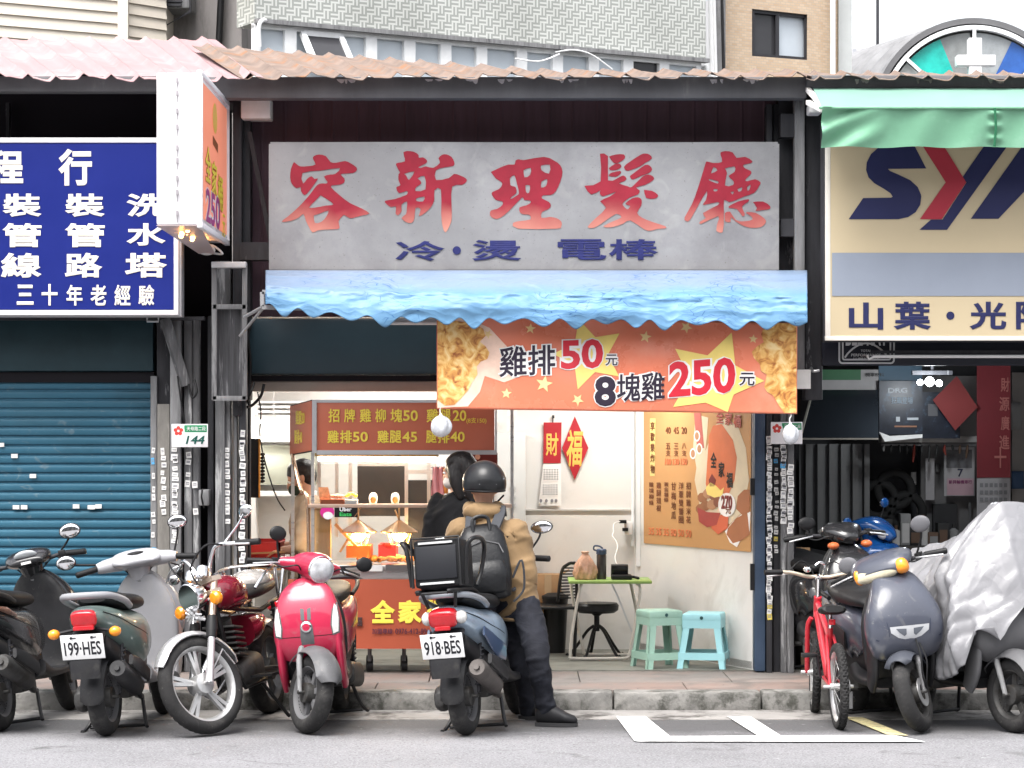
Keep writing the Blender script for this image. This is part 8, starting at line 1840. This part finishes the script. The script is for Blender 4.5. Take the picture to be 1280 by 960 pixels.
for s_ in (-1, 1):
    m = MB(); m.tube([(.243,s_*.225,.886),(.21,s_*.335,.884)], .017, 12); m.xf(M); m.build('grip', black_pl, hb)
    m = MB(); m.tube(catmull([(.27,s_*.17,.88),(.30,s_*.22,.87),(.27,s_*.32,.855)],4), .006, 8); m.xf(M); m.build('brake_lever', alu, hb)
    m = MB(); m.tube(catmull([(.29,s_*.19,.88),(.40,s_*.1,.95),(.42,s_*.02,.86),(.35,0,.68)],5), .004, 6); m.xf(M); m.build('brake_cable', black_pl, hb)
m = MB(); m.ball((.27,.07,.905), .025, .025, .02); m.tube(catmull([(.3,-.03,.87),(.3,-.04,.93),(.28,-.01,.95),(.27,.02,.93)],4), .008, 8); m.xf(M); m.build('bell', chrome, bk_)
m = MB(); m.tube([(-.165,0,.56),(-.19,0,.66)], .013, 10); m.build('seat_post', chrome, bk_)
m = MB(); m.spine([(-.06,.70,.02,.015,2.4),(-.14,.69,.04,.025,2.4),(-.24,.69,.085,.03,2.6),(-.30,.70,.07,.02,2.4)], 5, 18); m.build('saddle', seat_v, bk_, ang=70)
m = MB(); m.lathe([(.02,-.006),(.075,-.006),(.075,.004),(.02,.004)], (-.06,-.055,.27), (0,1,0), 24); m.tube([(-.06,-.06,.27),(-.02,-.075,.13)], .01, 8); m.tube([(-.06,-.06,.27),(-.06,.05,.27),(-.10,.075,.41)], .01, 8); m.build('crankset', steel_dk, bk_)
for c in ((-.02,-.12,.13),(-.10,.12,.41)): m = MB(); m.obox(c, (.04,0,0), (0,.045,0), (0,0,.012)); m.build('pedal', black_pl, bk_, bevel=.004)
m = MB(); m.lathe([(.015,-.02),(.04,-.015),(.035,.01),(.02,.02)], (-.44,-.05,WR), (0,1,0), 16); m.obox((-.45,-.07,.17), (.01,0,0), (0,.01,0), (0,0,.05)); m.build('gear_cluster', steel_md, bk_)
m = MB(); m.box(-.25,-.21,-.02,.02,.6,.635); m.build('reflector', red_l, bk_, bevel=.004)
# ================================================================ people
skin = mat('skin', (.5,.28,.19), .5, nscale=6, namt=.08); hair_m = mat('hair_black', (.012,.01,.01), .42, nscale=40, namt=.3, stretch=(1,1,.15), bump=.4, bscale=120)
def hand(mb, wrist, dirv, palm_n, s=1.0, curl=.5):
    w, d, n = Vector(wrist), Vector(dirv).normalized(), Vector(palm_n).normalized(); n = (n - d*n.dot(d)).normalized(); sd = d.cross(n)
    mb.obox(w + d*.045*s, d*.05*s, sd*.038*s, n*.014*s)
    for i, L in enumerate((.066,.076,.071,.055)):
        b = w + d*.09*s + sd*(.028-.019*i)*s; pts = [b - d*.03*s, b]; dd = Vector(d); p = b
        for k_ in range(3):
            dd = (dd + n*curl*.55).normalized(); p = p + dd*L*s*(.45,.32,.25)[k_]; pts.append(p)
        mb.tube(pts, [.0095*s,.0095*s,.009*s,.0085*s,.0075*s], 8)
    b = w + d*.03*s + sd*.03*s; mb.tube([b, b+(d*.5+sd*.8)*.035*s, b+(d*.8+sd*.75+n*.2)*.06*s, b+(d*1.1+sd*.6+n*.4)*.075*s], [.012*s,.012*s,.01*s,.008*s], 8)
def head(mb, c, Mh):
    """skull looking along +X of Mh, z up, head height .22"""
    c = Vector(c); T = lambda x, y, z: c + Mh @ Vector((x, y, z))
    s0 = len(mb.v)
    for (x, y, z), r in (((-.012,0,.035),(.098,.078,.085)),((.02,0,-.02),(.075,.066,.085)),((.045,0,-.075),(.04,.042,.032))): mb.ball(T(x,y,z), *r, M=Mh)
    mb.tube([T(.088,0,.018), T(.108,0,-.018), T(.114,0,-.026), T(.092,0,-.034)], [.009,.013,.014,.012], 8)
    for s_ in (-1, 1): mb.ball(T(-.01,s_*.077,-.005), .02, .009, .032, M=Mh); mb.ball(T(.075,s_*.03,.028), .018, .022, .012, M=Mh)
    mb.ball(T(.083,0,-.06), .014, .026, .008, M=Mh); mb.ball(T(.082,0,-.071), .013, .022, .008, M=Mh)
def eyes(root, c, Mh):
    for s_ in (-1, 1):
        m = MB(); m.ball(Vector(c)+Mh @ Vector((.083,s_*.031,.012)), .012, seg=10, rings=8); e = m.build('eye', white_pl, root)
        m = MB(); m.ball(Vector(c)+Mh @ Vector((.092,s_*.031,.012)), .006, seg=8, rings=6); m.build('iris', black_pl, e)
def limb(mb, pts, rs, n=5):
    q = catmull([(*Vector(p), r) for p, r in zip(pts, rs)], n); mb.tube([k[:3] for k in q], [k[3] for k in q], 16)
    mb.ball(pts[0], rs[0]*.98, seg=12, rings=8); mb.ball(pts[-1], rs[-1]*.98, seg=12, rings=8)
def ellip(mb, pts, n=6):                         # torso: (point, half width vec, depth vec) rings
    rings = []
    st = catmull([(*Vector(c), *Vector(a), *Vector(b)) for c, a, b in pts], n)
    for s_ in st:
        c, a, b = Vector(s_[:3]), Vector(s_[3:6]), Vector(s_[6:9]); rings.append([c + a*math.cos(k_*math.pi/12) + b*math.sin(k_*math.pi/12) for k_ in range(24)])
    mb.loft(rings)
def wrinkle(o, amp, sc, seed=0, zs=1.0):
    for v in o.data.vertices:
        p = v.co; n = v.normal; q = Vector((p.x*sc, p.y*sc, p.z*sc*zs+seed)); v.co = p + n*(mnoise.noise(q)*amp + (.5-abs(mnoise.noise(q*2.3)))*amp*.7)
    o.data.update()

def folds(o, amp, A, B, seed=0):                 # long diagonal cloth folds: ridged noise stretched along one direction
    for v in o.data.vertices:
        p = v.co; q = Vector((p.x*A[0]+p.z*A[1], p.y*A[0], p.z*A[2]-p.x*A[3]+seed)); r = 1-abs(mnoise.noise(q))*2.6
        q2 = Vector((p.x*B[0]-p.z*B[1]+seed, p.y*B[0], p.z*B[2]+p.x*B[3])); r2 = 1-abs(mnoise.noise(q2))*2.6
        v.co = p + v.normal*amp*(max(0, r)**2 + .6*max(0, r2)**2 - .22)
    o.data.update()
# ---- courier seen from behind, perched beside the scooter
ri = thing('person', 'courier in tan hooded jacket, black helmet and backpack leaning on the scooter', 'person', (X(668,15.45), YD(15.45), 0))
J = {k_: P(*q) for k_, q in dict(pel=(642,750,15.5), waist=(634,716,15.5), chest=(613,674,15.52), neck=(604,640,15.56), head=(605,611,15.55),
     sl=(574,663,15.6), sr=(646,666,15.48), el=(560,722,15.78), er=(659,726,15.44), wl=(606,738,15.98), wr=(650,748,15.76),
     hl=(632,752,15.62), hr=(654,752,15.46), kl=(652,828,15.52), kr=(672,824,15.2), al=(662,888,15.66), ar=(683,888,15.3)).items()}
Mh = Matrix.Rotation(R(100), 3, 'Z') @ Matrix.Rotation(R(12), 3, 'Y')
b = MB(); head(b, J['head'], Mh); limb(b, [J['neck']-ZA*.04, J['head']-ZA*.06], [.058,.052])
ax = (J['sr']-J['sl']).normalized(); dp = Vector((0,1,0))
ellip(b, [(J['pel']-ZA*.07, ax*.14, dp*.11), (J['pel'], ax*.16, dp*.12), (J['waist'], ax*.14, dp*.11), (J['chest'], ax*.165, dp*.12), (J['chest'].lerp(J['neck'],.75), ax*.1, dp*.08), (J['neck'], ax*.05, dp*.05)])
for s_ in 'lr':
    limb(b, [J['s'+s_], J['e'+s_], J['w'+s_]], [.042,.034,.028]); limb(b, [J['h'+s_], J['k'+s_], J['a'+s_]], [.06,.04,.03])
hand(b, J['wl'], (.9,.1,.1), (0,0,-1)); hand(b, J['wr'], (-.7,.5,.1), (0,0,-1))
for s_ in 'lr': b.tube([J['a'+s_], J['a'+s_]+Vector((.02,-.005,-.05))], [.04,.034], 12)
b.build('body', skin, ri, remesh=.009)
eyes(ri, J['head'], Mh)
tan_j = crease(mat('jacket_tan', (.215,.138,.068), .75, nscale=5, namt=.12, bump=.12, bscale=26, sheen=.1), 7, .18, .02, (1,1,.7))
b = MB()
ellip(b, [(J['pel']-ZA*.10+ax*.01, ax*.15, dp*.14), (J['pel'], ax*.155, dp*.14), (J['waist'], ax*.15, dp*.13), (J['chest'], ax*.18, dp*.14), (J['chest'].lerp(J['neck'],.6), ax*.155, dp*.12), (J['neck']-ZA*.0, ax*.075, dp*.075)])
for s_ in 'lr': limb(b, [J['chest'].lerp(J['s'+s_],.6)+ZA*.01, J['s'+s_], J['s'+s_].lerp(J['e'+s_],.5), J['e'+s_], J['w'+s_].lerp(J['e'+s_],.1)], [.075,.078,.07,.06,.045])
b.ball(J['neck']+Vector((0,-.07,.0)), .125, .075, .055, M=Matrix.Rotation(R(-12),3,'X')); b.ball(J['neck']+Vector((-.075,-.01,.01)), .05, .08, .05); b.ball(J['neck']+Vector((.075,-.01,.01)), .05, .08, .05)
o = b.build('jacket', tan_j, ri, remesh=.009); folds(o, .014, (4,3,9,3), (5,4,8,-4), 3)
b = MB(); b.tube([J['pel']-ZA*.11+ax*(.15*math.cos(k_*.5))+dp*(.138*math.sin(k_*.5)) for k_ in range(13)], .011, 8); b.build('jacket_hem', tan_j, ri)
den = crease(mat('jeans_dark', (.014,.015,.021), .85, nscale=6, namt=.3, bump=.2, bscale=30, col2=(.028,.03,.04), spot=(3,.5,.7), spec=.25), 8, .2, .02, (1,1,1.6))
b = MB(); ellip(b, [(J['pel']-ZA*.12, ax*.15, dp*.13), (J['pel']-ZA*.04, ax*.16, dp*.13), (J['pel']+ZA*.04, ax*.15, dp*.12)])
for s_ in 'lr': limb(b, [J['h'+s_], J['h'+s_].lerp(J['k'+s_],.5)+Vector((.012,0,0)), J['k'+s_], J['k'+s_].lerp(J['a'+s_],.55), J['a'+s_]+ZA*.005], [.094,.086,.07,.061,.058])
o = b.build('jeans', den, ri, remesh=.009); folds(o, .009, (5,3,10,2), (6,5,9,-5), 7)
shoe = mat('shoe_black', (.014,.014,.016), .5, namt=.2)
for s_, dx, dy in (('r', .15, -.03), ('l', .13, -.06)):
    a = J['a'+s_]; b = MB(); t = Vector((dx, dy, 0)); z0 = -a.z + .05
    b.loft([[a + t*f + Vector((0,0,z0+oz)) + Vector((-t.y,t.x,0)).normalized()*w*math.cos(k_*.5236) + ZA*h*math.sin(k_*.5236) for k_ in range(12)] for f, w, h, oz in ((-.42,.03,.04,.02),(-.3,.048,.062,.028),(0,.052,.08,.035),(.4,.052,.058,.016),(.8,.05,.036,.0),(1.1,.04,.026,-.008),(1.22,.012,.012,-.014))])
    sh = b.build('shoe', shoe, ri, ang=70); b = MB(); b.loft([[a + t*f + Vector((0,0,.012-a.z+hh)) + Vector((-t.y,t.x,0)).normalized()*w*sg for sg, hh in ((-1,-.01),(1,-.01),(1,.012),(-1,.012))] for f, w in ((-.42,.035),(0,.05),(.8,.053),(1.22,.022))]); b.build('sole', mat('sole_dark', (.03,.03,.032), .7), sh)
# helmet
hm = mat('helmet_black', (.011,.0115,.013), .4, nscale=3, namt=.2, coat=.2)
hc = J['head'] + Vector((0,0,.03)); b = MB()
def hel(a, e):
    th = a*2*math.pi; lo = 1.0 + .42*(1+math.cos(th))/2*0; ph = e*(.60+.08*math.cos(th+math.pi))*math.pi
    return hc + Mh @ Vector((.148*math.sin(ph)*math.cos(th)-.012, .128*math.sin(ph)*math.sin(th), .135*math.cos(ph)))
b.grid(hel, 40, 18); h_ = b.build('helmet', hm, ri, ang=180, solid=.012)
b = MB(); b.tube([hel(i/40, 1.0) for i in range(40)], .009, 8, closed=True); b.build('edge_trim', black_pl, h_)
b = MB()
for s_ in (-1, 0, 1): q = hc + Mh @ Vector((-.142,s_*.05,-.03)); b.ball(q, .006, .01, .004)
b.build('vent', mat('vent_pale', (.12,.12,.13), .4), h_)
b = MB(); b.tube([hc + Mh @ Vector((-.012-.15*math.sin(.9+.05)*math.cos(t), .131*math.sin(t), .01+.05*math.cos(t))) for t in [(-1.3+i*.13) for i in range(21)]], .004, 6); b.build('rim_line', black_pl, h_)
for s_ in (-1, 1): b = MB(); b.tube([hc + Mh @ Vector((.0,s_*.12,-.07)), J['head'] + Mh @ Vector((.05,s_*.06,-.1)), J['head'] + Mh @ Vector((.06,0,-.118))], .006, 6); b.build('chin_strap', black_pl, h_)
# backpack
bpk = thing('backpack', 'charcoal backpack worn on the courier over the tan jacket', 'backpack', P(603,750,15.3))
bm_ = mat('backpack_charcoal', (.009,.0095,.011), .45, coat=.1, nscale=8, namt=.25, bump=.25, bscale=60); st_m = mat('strap_grey', (.045,.048,.055), .7, bump=.2, bscale=90)
B0, B1 = P(610,750,15.28), P(600,655,15.34); up = (B1-B0); sd = Vector((1,.12,.1)).normalized(); bk3 = Vector((.1,-1,.05)).normalized()
b = MB(); rings = []
for f, w, d_ in ((0,.10,.07),(.04,.145,.105),(.3,.158,.125),(.6,.155,.115),(.85,.135,.085),(.96,.1,.055),(1.0,.05,.02)):
    c = B0 + up*f; ring = []
    for k_ in range(28):
        t = k_*2*math.pi/28; cc, s2 = math.cos(t), math.sin(t); ring.append(c + sd*w*math.copysign(abs(cc)**.55, cc) + bk3*d_*math.copysign(abs(s2)**.6, s2))
    rings.append(ring)
b.loft(rings); o = b.build('main_bag', bm_, bpk, ang=180); wrinkle(o, .006, 14, 2)
b = MB(); rings = []
for f, w, d_ in ((.08,.08,.02),(.12,.118,.04),(.35,.125,.05),(.5,.11,.03),(.53,.08,.01)):
    c = B0 + up*f + bk3*.10; rings.append([c + sd*w*math.copysign(abs(math.cos(k_*.2618))**.6, math.cos(k_*.2618)) + bk3*d_*math.copysign(abs(math.sin(k_*.2618))**.6, math.sin(k_*.2618)) for k_ in range(24)])
b.loft(rings); b.build('front_pocket', bm_, bpk, ang=180)
b = MB(); b.tube(catmull([B0+up*.9+bk3*.06-sd*.05, B0+up*1.06+bk3*.05-sd*.045, B0+up*1.1+bk3*.05, B0+up*1.06+bk3*.05+sd*.045, B0+up*.9+bk3*.06+sd*.05],5), .012, 8); b.build('top_handle', bm_, bpk)
b = MB(); b.tube([B0+up*f+bk3*(.127 if f < .7 else .1)+sd*w for f, w in ((.6,-.11),(.72,-.09),(.78,0),(.72,.09),(.6,.11))], .004, 6); b.build('zipper', mat('zip_grey', (.12,.12,.125), .4, .5), bpk)
for s_ in (-1, 1):
    e = J['sl'] if s_ < 0 else J['sr']
    q = [B0+up*.88+sd*s_*.07+bk3*.03, J['neck'].lerp(e,.5)+Vector((0,-.085,.045)), J['neck'].lerp(e,.52)+Vector((0,-.02,.095)), J['neck'].lerp(e,.55)+Vector((0,.1,.04))]
    q = catmull(q, 5); b = MB(); rings = []
    for i, c in enumerate(q):
        c = Vector(c); rings.append([c+ax*.034+ZA*.0, c+ax*.03+Vector((0,-.008,.012)), c-ax*.03+Vector((0,-.008,.012)), c-ax*.034])
    b.loft(rings); b.build('shoulder_strap', st_m, bpk, ang=60)
    b = MB(); b.tube(catmull([B0+up*.12+sd*s_*.13, B0+up*.1+sd*s_*.17-bk3*.05, B0+up*.25+sd*s_*.19-bk3*.15],5), .011, 6); b.build('lower_strap', st_m, bpk)
b = MB(); b.tube(catmull([P(641,722,15.3), P(652,700,15.28), P(655,735,15.3), P(642,752,15.3)],6), .007, 6); b.build('loose_strap', st_m, bpk)

# ---- customer in black, facing the cart
FZ = .112
wo = thing('person', 'customer in black with long black hair facing the chicken cart', 'person', (X(572,17.0), YD(17.0), FZ))
def W(u, z, d): return Vector((X(u,d), YD(d), z))
K = dict(head=W(573,1.49,17.0), neck=W(572,1.36,17.0), chest=W(570,1.2,17.0), waist=W(573,.98,17.0), pel=W(574,.86,17.0), sl=W(548,1.27,17.06), sr=W(594,1.28,16.95), el=W(537,1.02,17.05), er=W(600,1.02,16.95), wl=W(532,.98,17.25), wr=W(570,.95,17.2),
     hl=W(563,.84,17.05), hr=W(584,.84,16.97), kl=W(564,.48,17.03), kr=W(584,.48,16.97), al=W(565,.19,17.05), ar=W(585,.19,17.0))
Mw = Matrix.Rotation(R(158), 3, 'Z') @ Matrix.Rotation(R(10), 3, 'Y')
b = MB(); head(b, K['head'], Mw); limb(b, [K['neck']-ZA*.03, K['head']-ZA*.06], [.05,.046]); ax2 = (K['sr']-K['sl']).normalized(); dp2 = Vector((-ax2.y, ax2.x, 0)).normalized()
def body_of(K, ax, dp, k=1.0):
    ellip(b, [(K['pel']-ZA*.08, ax*.13*k, dp*.1*k), (K['pel'], ax*.15*k, dp*.11*k), (K['waist'], ax*.125*k, dp*.095*k), (K['chest'], ax*.15*k, dp*.105*k), (K['chest'].lerp(K['neck'],.7), ax*.1*k, dp*.075*k), (K['neck'], ax*.05*k, dp*.05*k)])
    for s_ in 'lr': limb(b, [K['s'+s_], K['e'+s_], K['w'+s_]], [.045*k,.037*k,.027*k]); limb(b, [K['h'+s_], K['k'+s_], K['a'+s_]], [.07*k,.05*k,.036*k])
body_of(K, ax2, dp2)
hand(b, K['wl'], (-.2,.9,0), (0,0,-1), .92); hand(b, K['wr'], (-.5,.8,0), (0,0,-1), .92)
for s_ in 'lr': b.tube([K['a'+s_], K['a'+s_]+Vector((-.02,.02,-.05)), K['a'+s_]+Vector((-.1,.06,-.06))], [.036,.036,.022], 12)
b.build('body', skin, wo, remesh=.009); eyes(wo, K['head'], Mw)
blkc = mat('cloth_black', (.007,.007,.008), .9, spec=.2, nscale=5, namt=.3, bump=.2, bscale=30)
b = MB(); ellip(b, [(K['pel']-ZA*.14, ax2*.165, dp2*.135), (K['pel'], ax2*.165, dp2*.13), (K['waist'], ax2*.15, dp2*.12), (K['chest'], ax2*.175, dp2*.13), (K['chest'].lerp(K['neck'],.7), ax2*.12, dp2*.095), (K['neck'], ax2*.06, dp2*.06)])
for s_ in 'lr': limb(b, [K['chest'].lerp(K['s'+s_],.6), K['s'+s_], K['e'+s_], K['w'+s_].lerp(K['e'+s_],.1)], [.07,.075,.06,.045])
o = b.build('top', blkc, wo, remesh=.012); folds(o, .012, (4,3,8,3), (5,4,8,-4), 1)
b = MB()
for s_ in 'lr': limb(b, [K['h'+s_], K['k'+s_], K['a'+s_]], [.1,.075,.06])
b.build('trousers', blkc, wo, remesh=.012)
for s_ in 'lr':
    a = K['a'+s_]; b = MB(); b.ball(a+Vector((-.045,.03,-.05)), .12, .048, .035, M=Matrix.Rotation(R(150),3,'Z')); b.build('shoe', shoe, wo)
b = MB(); T = lambda x, y, z: K['head'] + Mw @ Vector((x, y, z))
b.ball(T(-.025,0,.04), .112, .095, .098, M=Mw); 
limb(b, [T(-.06,0,.02), T(-.085,0,-.08), T(-.09,.0,-.2), T(-.08,0,-.27)], [.085,.085,.075,.04])
for s_ in (-1, 1): limb(b, [T(.0,s_*.07,.03), T(-.005,s_*.088,-.06), T(-.02,s_*.085,-.17)], [.045,.04,.025])
o = b.build('hair', hair_m, wo, remesh=.01); wrinkle(o, .005, 30, 2, .2)
b = MB(); b.ball(T(.055,0,-.055), .062, .064, .05, M=Mw); b.build('face_mask', mat('mask_pale', (.6,.55,.5), .8), wo)

# ---- vendor behind the cart
ve = thing('person', 'stall vendor in beige shirt and dark mask looking down behind the cart', 'person', (X(378,18.3), YD(18.3), .12))
K = dict(head=W(376,1.425,18.3), neck=W(384,1.30,18.3), chest=W(388,1.12,18.3), waist=W(388,.92,18.3), pel=W(388,.82,18.3), sl=W(388,1.2,18.12), sr=W(388,1.2,18.48), el=W(376,.96,18.08), er=W(374,.96,18.5), wl=W(352,.92,18.14), wr=W(350,.94,18.42),
     hl=W(388,.8,18.2), hr=W(388,.8,18.4), kl=W(386,.48,18.2), kr=W(386,.48,18.4), al=W(388,.2,18.2), ar=W(388,.2,18.4))
Mv = Matrix.Rotation(R(184), 3, 'Z') @ Matrix.Rotation(R(26), 3, 'Y')
b = MB(); head(b, K['head'], Mv); limb(b, [K['neck']-ZA*.03, K['head']-ZA*.05+Vector((.02,0,0))], [.058,.054]); ax3 = Vector((0,1,0)); dp3 = Vector((1,0,0))
body_of(K, ax3, dp3, 1.08)
hand(b, K['wl'], (-1,0,-.2), (0,0,-1)); hand(b, K['wr'], (-1,0,-.2), (0,0,-1))
for s_ in 'lr': b.tube([K['a'+s_], K['a'+s_]+Vector((-.02,0,-.05)), K['a'+s_]+Vector((-.12,0,-.055))], [.038,.038,.024], 12)
b.build('body', skin, ve, remesh=.009); eyes(ve, K['head'], Mv)
b = MB(); ellip(b, [(K['pel']-ZA*.1, ax3*.17, dp3*.145), (K['waist'], ax3*.165, dp3*.14), (K['chest'], ax3*.185, dp3*.145), (K['chest'].lerp(K['neck'],.75), ax3*.12, dp3*.095), (K['neck'], ax3*.068, dp3*.068)])
for s_ in 'lr': limb(b, [K['chest'].lerp(K['s'+s_],.6), K['s'+s_], K['e'+s_]], [.075,.08,.065])
o = b.build('shirt', mat('shirt_beige', (.42,.33,.24), .85, namt=.08, bump=.2, bscale=40), ve, remesh=.012); folds(o, .012, (4,3,8,3), (5,4,8,-4), 5)
b = MB(); ellip(b, [(K['pel']-ZA*.05, ax3*.15, dp3*.13), (K['pel']+ZA*.05, ax3*.15, dp3*.13)])
for s_ in 'lr': limb(b, [K['h'+s_], K['k'+s_], K['a'+s_]], [.1,.078,.062])
b.build('trousers', den, ve, remesh=.012)
for s_ in 'lr':
    a = K['a'+s_]; b = MB(); b.ball(a+Vector((-.05,0,-.045)), .125, .05, .036); b.build('shoe', shoe, ve)
T = lambda x, y, z: K['head'] + Mv @ Vector((x, y, z))
b = MB(); b.ball(T(-.025,0,.05), .108, .087, .085, M=Mv); b.ball(T(-.05,0,-.0), .07, .08, .075, M=Mv); o = b.build('hair', hair_m, ve, remesh=.01); wrinkle(o, .004, 40, 2)
b = MB(); b.ball(T(.052,0,-.05), .068, .062, .052, M=Mv); b.build('face_mask', mat('mask_dark_green', (.03,.05,.035), .8, bump=.2), ve)
b = MB(); b.tube([T(.05,-.06,-.03), T(.0,-.085,-.0)], .003, 6); b.tube([T(.05,.06,-.03), T(.0,.085,-.0)], .003, 6); b.build('ear_loop', black_pl, ve)
